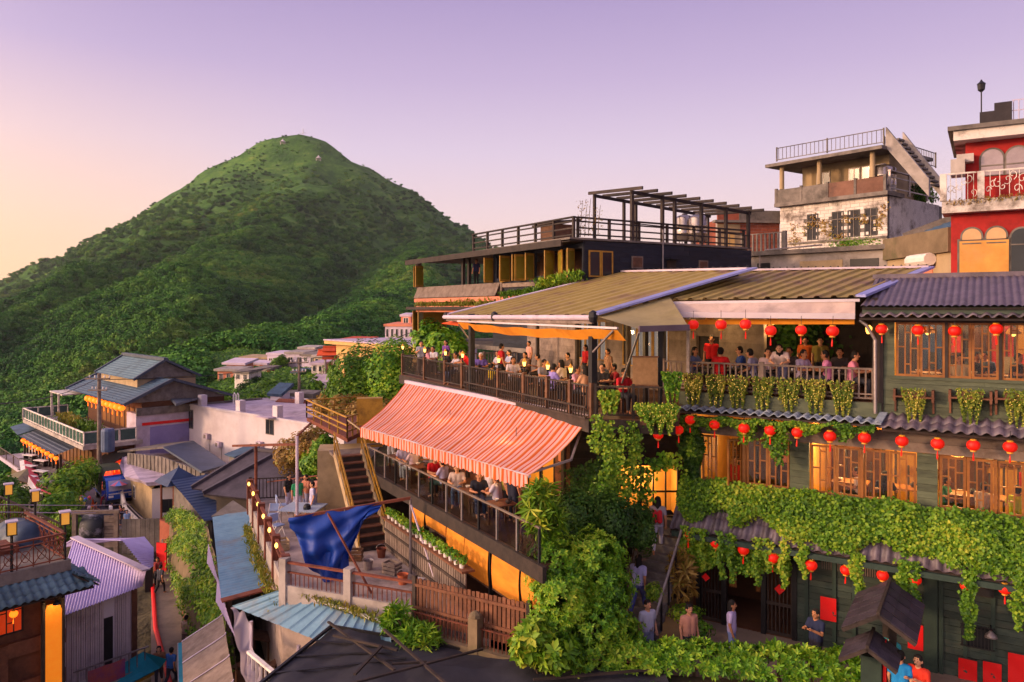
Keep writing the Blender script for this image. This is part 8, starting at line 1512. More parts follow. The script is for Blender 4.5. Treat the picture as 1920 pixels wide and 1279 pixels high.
# trees of the near slope
T_ = [('broad green tree behind the striped awning, left half', [pb(655, 700, 52, 1.6), pb(690, 685, 53, 1.8), pb(640, 735, 50, 1.3), pb(670, 745, 50, 1.6), pb(700, 730, 51, 1.6)], lf_tree), ('broad green tree behind the striped awning, right half', [pb(728, 700, 50, 1.6), pb(745, 670, 51, 1.4), pb(735, 740, 48, 1.4), pb(715, 760, 47, 1.1), pb(755, 715, 49, 1.0)], lf_shrub),
 ('low shrubbery behind the mustard walkway', [pb(640, 765, 47, .9), pb(680, 772, 46, 1.0), pb(610, 758, 52, .9), pb(720, 775, 45, .9)], lf_dry),
 ('green tree left of the gabled cottage', [pb(500, 732, 100, 3.0), pb(530, 728, 104, 3.0), pb(548, 738, 96, 2.6), pb(515, 745, 92, 2.4)], lf_tree), ('round green tree in front of the lilac village house', [pb(525, 682, 134, 2.6, 2.6, 2.3)], lf_tree), ('yellow-green tree below the orange gateway', [pb(585, 718, 104, 2.2), pb(605, 724, 100, 2.0), pb(590, 730, 96, 1.8)], lf_shrub), ('green tree right of the salmon house', [pb(466, 712, 122, 2.0), pb(475, 722, 118, 2.2), pb(456, 730, 116, 1.6)], lf_dark), ('leafy tree at the left foot of the village slope', [pb(420, 748, 104, 2.2), pb(445, 750, 102, 2.0), pb(396, 738, 112, 1.8), pb(480, 752, 95, 2.0)], lf_shrub), ('dark tree behind the utility pole', [pb(578, 704, 116, 1.6), pb(566, 712, 112, 1.6)], lf_dark), ('tree between gateway and cream building', [pb(630, 700, 88, 1.6), pb(632, 720, 84, 1.6), pb(625, 740, 78, 1.4)], lf_tree), ('green tree behind the dining terrace end', [pb(835, 655, 46, 1.2), pb(810, 640, 50, 1.3), pb(850, 670, 44, 1.0)], lf_shrub)]
for i, (lb, bl, m) in enumerate(T_): bl = bl if i < 3 or i == 10 else [(*q[:3], *(v * .6 for v in q[3:])) for q in bl]; bush('slope_tree', lb, bl, 5200 if i < 2 else 2600, 700 + i * 20, m, .26 if i < 3 else .4, 'tree', 'leaf', asp=.6, group='trees on the near slope')
rg = np.random.default_rng(31); P = []; N = []
for _ in range(5200):
    Yq = rg.uniform(92, 175); px = rg.uniform(372, 660); X_ = (px - 960) / FP * Yq; zz = float(0)
    P.append((X_, Yq, 0))
P = np.array(P); P[:, 2] = land(P[:, 0], P[:, 1]) + rg.random(len(P)) ** 2 * .4
o = leafobj('undergrowth', leaves(P, np.tile([[0, -.4, 1.]], (len(P), 1)), .6, .7, 0, 5), lf_tree); tag(o, 'low green undergrowth between the village houses', 'undergrowth', kind='stuff')

# ================================================================ old buildings on the upper right
X_ = Fr((19.1, 53.8), (.637, -.771)); XL = 7.5; XE = Fr(X_.p(XL, 0, 0)[:2], (.771, .637)); XEL = 8.5
ow = thing('old_white_house', 'old house with flaking white brick wall, columned balcony and roof stairs', 'house', X_.p(4, -3, 0))
def bricks(F, a0, a1, z0, z1, m, parent, bw=.62, bh=.22, holes=(), d=.0, maxn=290):
    w = MB().box(F, a0, a1, -.3, d - .012, z0, z1).build('brick_wall', m_conc, parent); k = 0; r = 0; z = z0
    while z < z1 - .02 and k < maxn:
        a = a0 - (bw / 2 if r % 2 else 0)
        while a < a1 and k < maxn:
            x0, x1 = max(a0, a) + .01, min(a1, a + bw) - .01; zm = z + bh / 2; xm = (x0 + x1) / 2
            if x1 - x0 > .06 and not any(h[0] < xm < h[1] and h[2] < zm < h[3] for h in holes): pc('brick', F, x0, x1, d - .02, d + random.uniform(.0, .018), z + .01, min(z1, z + bh) - .008, m, w); k += 1
            a += bw
        z += bh; r += 1
    return w
xw = [(1524, 1), (1571, 0), (1601, 0), (1633, 0)]; hl = [(X_.A(x) - .42, X_.A(x) + .42, 4.75, 6.55) for x, _ in xw]
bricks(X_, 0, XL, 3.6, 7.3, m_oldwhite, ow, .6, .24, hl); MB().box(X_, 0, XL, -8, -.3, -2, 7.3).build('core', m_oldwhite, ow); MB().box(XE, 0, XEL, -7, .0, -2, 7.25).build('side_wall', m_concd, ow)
for i, h in enumerate(hl):
    part = casement(X_, h[0], h[1], h[2], h[3], -.02, ow, None, m_black, .09, pane=mat('dim_pane', '#1a1a20', '#26262e', rough=.5, spec=.15, bump=0)); pc('muntin', X_, (h[0] + h[1]) / 2 - .025, (h[0] + h[1]) / 2 + .025, .0, .04, h[2], h[3], m_concd, part); pc('muntin', X_, h[0], h[1], .0, .04, h[3] - .55, h[3] - .50, m_concd, part)
pc('string_course', X_, .8, XL, .0, .12, 4.55, 4.68, m_concd, ow)
pc('balcony_slab', X_, -.2, XL + .2, -2, .45, 7.25, 7.5, m_concd, ow); b_p = [(-.1 + k * 1.9, -.1 + (k + 1) * 1.9 - .06) for k in range(4)]
for a0, a1 in b_p: pc('parapet_panel', X_, a0, min(a1, XL + .1), .25, .38, 7.5, 8.45, m_concd if a0 < 3 else mat('rust_concrete', '#6a4a3c', '#7c5a4a', '#4a3a34', rough=.9, scale=2), ow)
for k in range(5): pc('parapet_pier', X_, -.18 + k * 1.9, -.02 + k * 1.9, .22, .42, 7.5, 8.55, m_concd, ow)
MB().box(X_, .8, XL - .6, -7, -1.6, 7.3, 10.4).build('upper_storey', m_beige, ow); MB().box(XE, 1.6, XEL - 2, -6, -1.0, 7.3, 10.2).build('upper_side', m_beige, ow)
for a, w_ in ((2.4, 1.0), (4.6, .8), (5.4, .6), (6.3, .8)): win(X_, a, 8.0, w_, 1.6, ow, -1.58)
for a in (.2, 3.0, XL - .9): MB().tube([X_.p(a, .1, 8.5), X_.p(a, .1, 10.25)], .16, 10).build('column', m_beige, ow); MB().lathe([(.16, 0), (.26, .1), (.26, .2)], X_.p(a, .1, 10.1), 10).build('capital', m_beige, ow)
MB().poly([X_.p(-.7, .8, 10.3), X_.p(XL, .8, 10.35), X_.p(XL, -7, 10.5), X_.p(-.7, -7, 10.5)], .22).build('flat_roof', m_concd, ow)
rr = thing('roof_railing', 'thin bar railing on the flat roof of the old white house, left run', 'railing', X_.p(3, 0, 10.5)); railing(X_, -.2, XL - .2, .1, 10.55, 11.5, .3, m_concd, rr, 3.5, .08, .03, .05); rr2 = thing('roof_railing', 'thin bar railing on the flat roof of the old white house, right run', 'railing', XE.p(4, -1, 10.5)); railing(XE, 2.2, XEL + 2, -1.2, 10.4, 11.5, .28, m_concd, rr2, 3.5, .08, .03, .05)
for s, (a, d) in enumerate(((XL + .1, -.3), (XL + 1.7, -.9))): p, q = X_.p(XL - .1 + s * .1, -.2 - s * 2.2, 11.6), X_.p(XL + 2.4, -.4 - s * 2.2, 8.0); MB().poly([p, q, q - Vector((0, 0, 1.1)), p - Vector((0, 0, 1.3))], .3).build('stair_wall', m_conc, ow)
for k in range(12): u = k / 12; p = X_.p(XL, -1.3, 11.0).lerp(X_.p(XL + 2.4, -1.3, 7.5), u); bm('stair_tread', p, p - Vector((X_.v.x, X_.v.y, 0)) * -1.6, .3, m_concd, ow, .12)
t = thing('water_tank', 'steel water tank on the old white house balcony corner', 'tank', XE.p(.9, -.6, 7.5)); MB().lathe([(.75, 0), (.8, .1), (.8, .5), (.83, .53), (.8, .56), (.8, 1.1), (.83, 1.13), (.8, 1.16), (.8, 1.6), (.5, 1.85), (.1, 1.9)], XE.p(.9, -.7, 7.5), 20).build('drum', m_inox, t, True); MB().lathe([(.2, 1.88), (.2, 1.96), (.05, 1.98)], XE.p(.9, -.7, 7.5), 10).build('lid', m_steel, t)
t = thing('side_railing', 'pale pipe railing round the side balcony of the old white house', 'railing', XE.p(4, .2, 7.4)); bars(XE, .1, XEL, .1, 7.4, 8.8, 2, 2.6, t, m_steel)
tuft('balcony_weed', 'weeds growing from the side balcony of the old white house', XE.p(5, -.4, 7.5), XE.p(7.5, -.4, 7.5), .3, 1.0, 700, 660, lf_tree, .3)
def xv(u, v, w):
    a = XL * u; z = 3.6 + 3.4 * v * (.4 + .6 * abs(math.sin(a * 1.3 + 1))); return X_.p(a + .15 * w, .06 + .03 * abs(w), z) if float(fbm(np.array([a * 1.7]), np.array([z * 1.7]), 3, 5)[0]) > .12 else (math.nan,) * 3
creeper('wall_ivy', 'sparse ivy climbing the flaking white brick wall', xv, 3600, 661, lf_dry, .12, (-X_.v.x, -X_.v.y, .3)); creeper('wall_ivy', 'greener ivy patch under the windows of the white brick wall', lambda u, v, w: X_.p(4.2 + 2.2 * u + .4 * w, .1, 3.5 + 1.2 * v), 700, 662, lf_tree, .13, (-X_.v.x, -X_.v.y, .3))
# base storey in front, beige annex, brick house
bs = thing('lower_annex', 'low grey concrete annex below the flaking white wall', 'annex', X_.p(2, 2, 0)); BF2 = Fr2(at(1392, 490, 46)[:2], at(1668, 490, 40)[:2]); MB().box(BF2, 0, BF2.L, -5, 0, -3, 3.2).build('wall', m_conc, bs); pc('coping', BF2, -.2, BF2.L, -.3, .3, 3.2, 3.45, m_concd, bs)
for x0, x1 in ((1420, 1444), (1500, 1580), (1594, 1648)): a0, a1 = BF2.A(x0), BF2.A(x1); part = pc('opening', BF2, a0, a1, -.02, .03, 1.9, 2.75, m_black if x0 != 1500 else m_beige, bs)
MB().tube([BF2.p(1.2, .2, 2.0), BF2.p(1.25, .2, 3.2), BF2.p(1.6, .2, 3.5), BF2.p(5, .3, 3.6)], .05, 6).build('pipe', m_steel, bs); cr_ = thing('balcony_balustrade', 'dark slatted balustrade left of the white brick wall', 'railing', BF2.p(1, 0, 3.4)); railing(BF2, -.3, 2.4, -.6, 3.4, 4.6, .25, m_concd, cr_, 2.4, .2, .1)
bg_ = thing('beige_house', 'beige rendered house with small tiled roof left of the red building', 'house', at(1720, 500, 36)); BG = Fr2(at(1664, 480, 40)[:2], at(1786, 480, 34)[:2]); MB().box(BG, 0, BG.L, -5, 0, -3, 2.6).build('wall', m_beige, bg_); pc('parapet', BG, -.1, BG.L, -.4, .2, 2.6, 3.7, m_rock, bg_); slates(BG, .8, BG.L + .5, -.6, 3.7, -3.5, 4.9, m_slate, bg_, 8); bm('verge', BG.p(.7, -.5, 3.8), BG.p(2.0, -3.6, 5.1), .4, m_concd, bg_, .3)
win(BG, 1.9, 1.6, 1.0, .5, bg_); part = pc('doorway', BG, 3.3, 4.4, .0, .04, .5, 2.05, m_pinkw, bg_); MB().tube([BG.p(2.9, .3, 2.35), BG.p(4.7, .3, 2.35)], .3, 10).build('door_awning', m_oldwhite, bg_)
bk_ = thing('brick_house', 'old brick house with flat concrete roof behind the pergola', 'house', at(1400, 480, 50)); KF = Fr2(at(1345, 450, 54)[:2], at(1462, 450, 54.6)[:2]); bricks(KF, 0, KF.L, 3.2, 6.3, m_brick, bk_, .55, .24, d=0, maxn=140); MB().box(KF, 0, KF.L, -5, -.3, -2, 6.4).build('core', m_brick, bk_); pc('parapet', KF, 1.6, KF.L, -.6, .1, 6.3, 7.1, m_concd, bk_); pc('coping', KF, -.3, KF.L + .2, -.2, .35, 6.2, 6.36, m_concd, bk_); pc('brick_panel', KF, 0, 1.9, -.1, .04, 6.4, 7.2, m_brick, bk_); win(KF, .9, 3.6, .9, 1.9, bk_, .02, m_beige, m_cream); pc('render_patch', KF, .0, 1.7, .018, .026, 3.3, 6.1, m_beige, bk_)
# crimson building
C = Fr(at(1783, 500, 31)[:2], (.845, -.535)); cb = thing('crimson_building', 'tall crimson building with arched windows and white ironwork balcony', 'building', C.p(2, -2, 0)); CL = 7
zc = lambda y: C.Z(1800, y)
MB().box(C, 0, CL, -6, 0, -3, zc(397)).build('wall', m_redwall, cb); MB().box(C, .5, CL, -6, -.4, zc(397), zc(262)).build('upper_wall', m_redwall, cb)
pc('cornice', C, .1, CL, -6, .35, zc(266), zc(248), m_oldwhite, cb); pc('cornice_top', C, -.1, CL, -6, .5, zc(248), zc(240), m_concd, cb); pc('balcony_slab', C, -.3, CL, -1, .55, zc(401), zc(378), m_oldwhite, cb)
def archwin(F, a, z0, z1, w, d, parent, fm, pane, fw=.07):
    zc_ = z1 - w / 2; n = 12; ob = [(a - w / 2 - fw, z0), (a - w / 2 - fw, zc_)] + [(a - (w / 2 + fw) * math.cos(math.pi * k / n), zc_ + (w / 2 + fw) * math.sin(math.pi * k / n)) for k in range(1, n)] + [(a + w / 2 + fw, zc_), (a + w / 2 + fw, z0)]
    MB().poly([F.p(x, d, z) for x, z in ob], .05).build('arch_frame', fm, parent) if False else None
    def slab(pts, dd, th, nm, m, par): k = len(pts); b = MB(); b.add([F.p(x, dd + th, z) for x, z in pts] + [F.p(x, dd, z) for x, z in pts], [tuple(range(k))[::-1], tuple(range(k, 2 * k))] + [(i, i + k, (i + 1) % k + k, (i + 1) % k)[::-1] for i in range(k)]); return b.build(nm, m, par)
    fr_ = slab(ob, d, .05, 'arched_window', fm, parent); ib = [(a - w / 2, z0 + .03), (a - w / 2, zc_)] + [(a - w / 2 * math.cos(math.pi * k / n), zc_ + w / 2 * math.sin(math.pi * k / n)) for k in range(1, n)] + [(a + w / 2, zc_), (a + w / 2, z0 + .03)]; slab(ib, d + .03, .03, 'pane', pane, fr_); pc('transom', F, a - w / 2, a + w / 2, d + .055, d + .085, zc_ - .3, zc_ - .25, fm, fr_)
m_mauve = mat('mauve_pane', '#8a7a80', '#a09096', rough=.2, bump=0, spec=.7)
for x in (1860, 1908, 1958): archwin(C, C.A(x, -.4), zc(332), zc(283), .75, -.38, cb, m_concd, m_mauve)
for x in (1822, 1868): archwin(C, C.A(x), zc(452), zc(430), .66, .02, cb, m_concd, mat('cream_pane', '#c89a6a', '#d8aa7a', rough=.3, bump=0))
a0, a1 = C.A(1795), C.A(1896); pc('shop_window_frame', C, a0, a1, .02, .07, zc(520), zc(449), m_concd, cb); pc('shop_window', C, a0 + .08, a1 - .08, .05, .09, zc(520), zc(453), mat('gold_pane', '#b87a2a', '#d89a44', '#c88a50', rough=.3, scale=1.2, bump=0, emit='#ffb050', es=.08), cb)
archwin(C, C.A(1916), zc(520), zc(434), .7, .02, cb, m_concd, m_glassd)
ir = thing('iron_balustrade', 'white curled ironwork balustrade on the crimson building balcony', 'railing', C.p(2, .5, zc(378)))
for a in (-.25, 1.05, 2.95, 4.6): pc('pier', C, a - .12, a + .12, .35, .6, zc(378), zc(328), m_oldwhite, ir)
rgq = np.random.default_rng(12)
for a0, a1 in ((-.1, .9), (1.2, 2.8), (3.1, 4.5)):
    pc('top_rail', C, a0, a1, .45, .5, zc(330), zc(327), m_oldwhite, ir)
    for k in range(int((a1 - a0) / .16)):
        ac = a0 + .1 + k * .16; zz = zc(370) + rgq.uniform(.1, .75); s = rgq.uniform(.10, .17); MB().tube([C.p(ac + s * (1 - .09 * j) * math.cos(j * .7 + k), .47, zz + s * 1.3 * (1 - .09 * j) * math.sin(j * .7 + k)) for j in range(10)], .018, 4).build('scroll', m_oldwhite, ir)
    for k in range(5): ac = a0 + (a1 - a0) * (k + .5) / 5; pc('bar', C, ac - .012, ac + .012, .46, .48, zc(378), zc(328), m_oldwhite, ir)
tuft('balcony_weed', 'small weeds hanging below the white ironwork balustrade', C.p(0, .58, zc(388)), C.p(4, .58, zc(382)), .08, .25, 260, 663, lf_dry, .16)
pc('step_parapet', C, .0, .5, -.5, .3, zc(330), zc(300), m_conc, cb); pc('step_parapet', C, .2, .8, -.6, .1, zc(305), zc(290), m_conc, cb)
for a0, a1, y in ((1.0, 1.5, 212), (1.5, 2.1, 198), (3.3, 3.7, 200), (3.7, 5, 190)): pc('roof_parapet', C, a0, a1, -.6, -.3, zc(240), zc(y), mat('charcoal_wall', '#2a2628', '#3a3436', rough=.8), cb)
ft = thing('roof_trellis', 'pale iron trellis between the dark parapets on the crimson building', 'trellis', C.p(2.7, -.4, zc(240)))
for k in range(7): a = 2.15 + k * .18; bm('bar', C.p(a, -.4, zc(240)), C.p(a, -.4, zc(196)), .025, m_lilac, ft)
for y in (196, 215, 232): bm('rail', C.p(2.1, -.4, zc(y)), C.p(3.3, -.4, zc(y)), .03, m_lilac, ft)
for a in (3.3, 4.2, 5): bm('bar', C.p(a, -.8, zc(240)), C.p(a, -.8, zc(160)), .05, m_lilac, ft)
for y in (160, 172, 184): bm('rail', C.p(3.3, -.8, zc(y)), C.p(5.5, -.8, zc(y)), .04, m_lilac, ft)
P = C.p(C.A(1840, -.5), -.5, zc(240)); t = thing('roof_lamp', 'slender black lamp post on the crimson building roof', 'lamp', P); MB().tube([P, (P.x, P.y, zc(172))], .03, 6).build('post', m_black, t); P2 = Vector((P.x, P.y, zc(172))); MB().lathe([(.05, 0), (.13, .08), (.15, .3), (.17, .32), (.06, .42), (.02, .5)], P2, 8).build('lantern_head', m_black, t); MB().lathe([(.10, .1), (.125, .28)], P2, 8).build('glass', m_mauve, t)
# ================================================================ the guests
def fang(F, back=False): return math.atan2(F.u.y, F.u.x) + (math.pi if back else 0)      # facing out of (or into) the facade
STOOL = {}
def stool(P, F, label):
    t = thing('stool', label, 'stool', P, 'stools')
    pc('seat', F, *(lambda a, d: (a - .17, a + .17, d - .17, d + .17))(*F.loc(P)), P[2] + .41, P[2] + .45, m_midwood, t); a, d = F.loc(P)
    MB().box(F, a - .15, a - .11, d - .15, d + .15, P[2], P[2] + .41).box(F, a + .11, a + .15, d - .15, d + .15, P[2], P[2] + .41).build('frame', m_midwood, t)
def seat(F, px, d, z, turn, shirt, pants, what, where, grp, hair='short', ps='sit', s=1.0, bag=None, hc='#17120f', st=True):
    P = F.p(F.A(px, d), d, z); ang = fang(F) + R(turn); sit = ps.startswith('sit')
    if sit and s == 1.0: s = 1.06
    person(P, ang, ps, shirt, pants, 'person %s %s' % (what, where), grp, hair, hc, s, len(what), bag)
    if sit and st: q = P + Matrix.Rotation(ang, 3, 'Z') @ Vector((0, .08, 0)); stool(q, F, 'wooden stool under the person ' + what)
g = 'guests on the dining terrace'; W = 'on the dining terrace'
for a in [(790, -.7, 70, '#8f8f98', '#3a3a44', 'in grey holding out a phone', 'at the far left of the dining terrace', 'short', 'hold'), (803, -1.0, 160, '#c88a9a', '#4a3a44', 'in pale pink sitting', 'left end of the dining terrace'), (812, -1.5, 40, '#c9c4cc', '#30303a', 'in white by the left end', W, 'long', 'sit'), (836, -2.2, 20, '#6a3a86', '#2a2a34', 'in purple', 'standing at the left of the dining terrace', 'long', 'stand'), (838, -.85, 190, '#1c1a1e', '#1c1a1e', 'in black seated by the rail', 'left part of the terrace', 'short', 'sit'),
 (855, -.45, 8, '#b8b0b8', '#2c3450', 'in a pale shirt leaning on the rail', 'left of the red one'), (874, -.42, -20, '#b01420', '#2a2a30', 'in red leaning on the rail', 'left of the black roof post', 'short', 'lean'), (902, -1.3, 60, '#5a4a9a', '#2a2a34', 'in violet with pale cap', 'right of the black roof post', 'short', 'sit', 1.0, None, '#b8b4bc'), (922, -.75, 190, '#d0b01c', '#2a4a7a', 'in bright yellow, child-sized', 'by the terrace rail', 'short', 'sit', .82), (940, -1.9, 170, '#a8101c', '#1c1a1e', 'in a big red shirt', 'standing in the middle of the dining terrace', 'short', 'stand', 1.06), (934, -2.6, 10, '#b0acbc', '#3a3a44', 'in pale grey behind the red shirt', W), (962, -1.2, 80, '#c8b8bc', '#3a3a44', 'in pale pink at the lamp post', W, 'long', 'sit'), (955, -3.4, 0, '#9aa0c0', '#2a2a34', 'in light blue deep', 'behind the red shirt'), (985, -3.2, 20, '#8a6a54', '#2a2a34', 'in brown facing out', 'middle rear of the dining terrace', 'long', 'sit'), (992, -5.4, 0, '#c08a7a', '#2a2a34', 'in salmon standing at the rear windows', W, 'short', 'stand'),
 (1012, -3.4, -30, '#a08878', '#3a3430', 'in tan', 'under the near terrace lamp', 'short', 'sit_turn'), (1020, -1.5, 100, '#8c8894', '#2c2c34', 'in grey facing right', 'near the rail right of the middle', 'short', 'sit'), (1036, -.72, 185, '#8a7ac0', '#2a2c40', 'in lilac with back to the rail', W, 'short', 'sit_turn'), (1053, -2.0, -60, '#c8b4a4', '#3a3430', 'in cream turned left', W, 'long', 'sit'), (1082, -1.0, 120, '#c890a4', '#3a3a44', 'in pink left of the near black post', W, 'short', 'sit'), (1098, -1.1, -90, '#b88a6a', '#2a2a34', 'in light brown beside the near black post', W, 'long', 'sit'), (1098, -5.8, 0, '#b01018', '#1c1a1e', 'in a long red coat', 'standing at the rear right of the terrace', 'long', 'stand'), (1065, -4.6, 0, '#5a4a44', '#2a2a30', 'in dark brown at the rear', W), (1130, -2.2, 30, '#1a181c', '#1c1a1e', 'in black right of the near post', W, 'short', 'sit'), (1152, -2.6, -20, '#8a1c22', '#2a2a30', 'in dark red', 'by the tan screen'), (1170, -1.6, 90, '#b81c28', '#2a2a30', 'in crimson beside the tan screen', W, 'short', 'sit'), (1140, -4.6, 0, '#7a5a48', '#2a2a30', 'in brown at the rear right', 'of the dining terrace', 'short', 'stand')]:
    px, d, tn, sc, pc_, what, where = a[:7]; hair = a[7] if len(a) > 7 else 'short'; ps = a[8] if len(a) > 8 else 'sit'; s = a[9] if len(a) > 9 else 1.0; hc = a[11] if len(a) > 11 else '#17120f'
    seat(L, px, d, zt, tn, sc, pc_, what, where, g, hair, ps, s, None, hc)
g = 'guests on the teahouse terrace'
for a in [(1302, -.55, 70, '#5a6a9a', '#2a2a34', 'in blue apron behind the steel post', 'long', 'sit'), (1334, -2.6, 10, '#c01018', '#1c1a1e', 'in a loose red shirt standing behind', 'short', 'stand'), (1351, -.55, 180, '#c8141c', '#2a2a30', 'in a red shirt with back to the balustrade', 'short', 'sit'), (1388, -1.5, -60, '#2a4a9a', '#2a2a34', 'in royal blue', 'short', 'sit'), (1412, -.7, -100, '#8a88a8', '#2a2a34', 'in grey-violet leaning forward', 'short', 'sit_turn'), (1440, -.8, 20, '#c0a8ac', '#3a3a44', 'in pale rose', 'long', 'sit'), (1464, -.45, 0, '#c8b0a8', '#5a5a78', 'in cream leaning on the balustrade', 'long', 'lean'), (1480, -1.9, 0, '#4a4448', '#2a2a34', 'in charcoal at the back', 'short', 'sit'), (1506, -.7, 60, '#a898b4', '#3a3a44', 'in mauve', 'short', 'sit'), (1510, -3.2, 0, '#c05a20', '#2a2a30', 'in orange standing at the rear', 'short', 'stand'), (1538, -3.0, 10, '#8a7a3a', '#2a2a30', 'in olive with a bag strap standing', 'short', 'stand'), (1548, -.65, -80, '#d080a8', '#3a3a44', 'in bright pink', 'short', 'sit'), (1602, -.6, 90, '#c87a94', '#3a3a44', 'in pink beside the downpipe', 'short', 'sit'), (1575, -2.2, 0, '#3a3438', '#2a2a30', 'in black between the two pink shirts', 'long', 'sit')]:
    seat(T, a[0], a[1], -2.62, a[2], a[3], a[4], a[5], 'on the upper teahouse terrace', g, a[6], a[7])
for i, x in enumerate((1325, 1375, 1428, 1488, 1575)): table(T.p(TA(x, -.9), -.9, -2.62), 'wooden table behind the terrace balustrade, %s from the left' % ORD[i], T, .8, .7, .74, m_darkwood, 'teahouse terrace tables', 3)
for i, x in enumerate((1330, 1450)): pendant(T.p(TA(x, -2.5), -2.5, -.35), 'warm lamp at the back of the teahouse terrace, ' + ['left one', 'right one'][i], 26, 1, 'lamps of the teahouse terrace')
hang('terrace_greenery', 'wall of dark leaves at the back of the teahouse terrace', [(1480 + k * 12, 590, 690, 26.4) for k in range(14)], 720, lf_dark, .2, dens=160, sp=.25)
g = 'guests on the glass balcony'
for a in [(733, -1.1, 60, '#1c1a1e', '#b8b4b8', 'in black with white trousers', 'long', 'lean'), (757, -.75, 70, '#a09cc0', '#b4b0c0', 'in pale violet', 'short', 'sit'), (774, -.8, -70, '#c8b0bc', '#b8b4c0', 'in pale pink', 'long', 'sit'), (800, -1.5, 20, '#c4c0d0', '#3a3a44', 'in white with dark hair', 'long', 'sit'), (815, -.8, 90, '#c01826', '#3a3a44', 'in a red top', 'short', 'sit'), (830, -.75, -60, '#b0a8cc', '#2c4a48', 'in lilac with dark shorts', 'short', 'sit'), (857, -.8, 60, '#bcaaa4', '#4a5a78', 'in beige with long dark hair', 'long', 'sit'), (898, -.9, 70, '#1c2030', '#2a3450', 'in navy with a cap', 'short', 'sit'), (918, -1.6, 190, '#d0c8d8', '#c0b8c8', 'in white with back turned', 'short', 'stand'), (930, -1.2, -60, '#c8c0d4', '#3a3a44', 'in pale lavender', 'short', 'sit'), (948, -1.5, 150, '#8a8a3a', '#2a2a30', 'in olive yellow', 'short', 'stand'), (962, -1.4, 200, '#22263a', '#22263a', 'in dark blue standing at the awning end', 'short', 'stand')]:
    seat(Mf, a[0], a[1], zmf, a[2], a[3], a[4], a[5], 'behind the glass railing', g, a[6], a[7])
g = 'guests inside the teahouse'
for a in [(1380, -.6, -6.35, 0, '#b81410', '#2a2a30', 'in a red dress inside the open casement', 'long', 'stand'), (1607, -1.0, -6.0, -80, '#c8bcc8', '#3a3a44', 'in white behind the second middle window', 'short', 'sit'), (1660, -.8, -6.0, 170, '#141418', '#1c1a1e', 'in black behind the second middle window', 'long', 'sit'), (1775, -1.0, -6.0, 80, '#1c7a4a', '#3a3a44', 'in green behind the third middle window', 'short', 'sit'), (1845, -.7, -6.0, 150, '#b8a8a4', '#3a3a44', 'in a pale striped top behind the third middle window', 'short', 'sit'), (1908, -.7, -6.0, 170, '#b8c01c', '#1c4a9a', 'in bright yellow at the right picture edge', 'short', 'sit'), (1800, -.8, -2.95, 0, '#c8b89a', '#8a7a5a', 'in a cream coat at the upper windows', 'long', 'stand'), (1832, -1.4, -2.9, 30, '#16203c', '#1c1a1e', 'in navy at the upper windows', 'short', 'stand'), (1848, -1.8, -2.9, -30, '#1c3a6a', '#1c1a1e', 'in blue at the upper windows', 'short', 'stand'), (1908, -1.0, -2.5, 60, '#1a1a20', '#1c1a1e', 'in black sitting behind the rightmost upper pane', 'short', 'sit')]:
    F_ = T; P = T.p(T.A(a[0], a[1]), a[1], a[2]); person(P, fang(T) + R(a[3]), a[8], a[4], a[5], 'person ' + a[6], g, a[7], skin=a[0])
    if a[8] == 'sit': q = P + Matrix.Rotation(fang(T) + R(a[3]), 3, 'Z') @ Vector((0, .08, 0)); stool(q, T, 'wooden stool under the person ' + a[6])
g = 'visitors in the courtyard'
def stairz(u): return S_A.lerp(S_B, u)
S_A, S_B = Vector((3.15, 21.2, zf1)), Vector((5.05, 24.3, -6.7)); fa = math.atan2(S_B.y - S_A.y, S_B.x - S_A.x) + math.pi / 2
for P, an, ps, sc, pc_, what, hair, bag in [(stairz(.72), fa + .3, 'walk', '#8a8084', '#a8a4b4', 'with a red bag climbing the courtyard stairs', 'long', '#c0202c'), (stairz(.28), fa, 'walk', '#9a98c0', '#4a5090', 'in lavender on the lower courtyard stairs', 'long', None), (Vector((3.15, 20.9, zf1)), fa, 'stand', '#3a3434', '#2a2a30', 'with a light blue backpack at the stair foot', 'short', '#4a9ac0'), (Vector((3.75, 20.9, zf1)), .4, 'stand', '#a8a8b8', '#8a90a8', 'in pale grey beside the stair foot', 'short', None), (at(1372, 1200, 20.9), 1.2, 'stand', '#b0a0c8', '#7a88b8', 'in lilac in front of the lattice doors', 'long', None), (at(1292, 1230, 20.6), .3, 'stand', '#b8806a', '#3a3a44', 'in salmon behind the courtyard hedge', 'short', None), (at(1530, 1250, 20.3), -1.0, 'hold', '#1c2442', '#1c1a2a', 'in dark navy by the left red banner', 'short', None), (at(1688, 1300, 17.8), 2.4, 'stand', '#1c84c8', '#2a3a5a', 'in bright blue under the gabled signpost', 'short', None), (at(1722, 1300, 17.6), -.9, 'hold', '#c8301a', '#3a2a2a', 'in orange-red beside the bright blue one', 'long', None), (at(1672, 1300, 19.0), 2.0, 'stand', '#3aa0a8', '#2a2a30', 'in teal behind the signpost', 'short', None)]:
    P = Vector(P); 
    if P.z < zf1 - .001 or P.y < 21 and P.z != zf1 and P.x > 4: P.z = zf1
    person(P, an, ps, sc, pc_, 'person ' + what, g, hair, skin=len(what), bag=bag, s=1.03)
g = 'young people on the deck'
for x, y, an, ps, sc, pc_, what, hair in [(541, 960, 1.2, 'stand', '#1c1a1e', '#b8b0c8', 'in a black top on the deck', 'long'), (558, 968, .6, 'stand', '#2a8a5a', '#b0b0c8', 'in green at the deck table', 'short'), (574, 962, -.6, 'hold', '#a86a54', '#8a8aa8', 'in terracotta behind the deck table', 'long'), (586, 978, -1.2, 'stand', '#b4b0cc', '#a0a0c0', 'in pale violet right of the deck table', 'short'), (598, 962, .2, 'hold', '#c08a7a', '#5a5a70', 'in salmon at the back of the deck', 'long')]:
    person(atz(x, y, ZD), an, ps, sc, pc_, 'person ' + what, g, hair, skin=x)
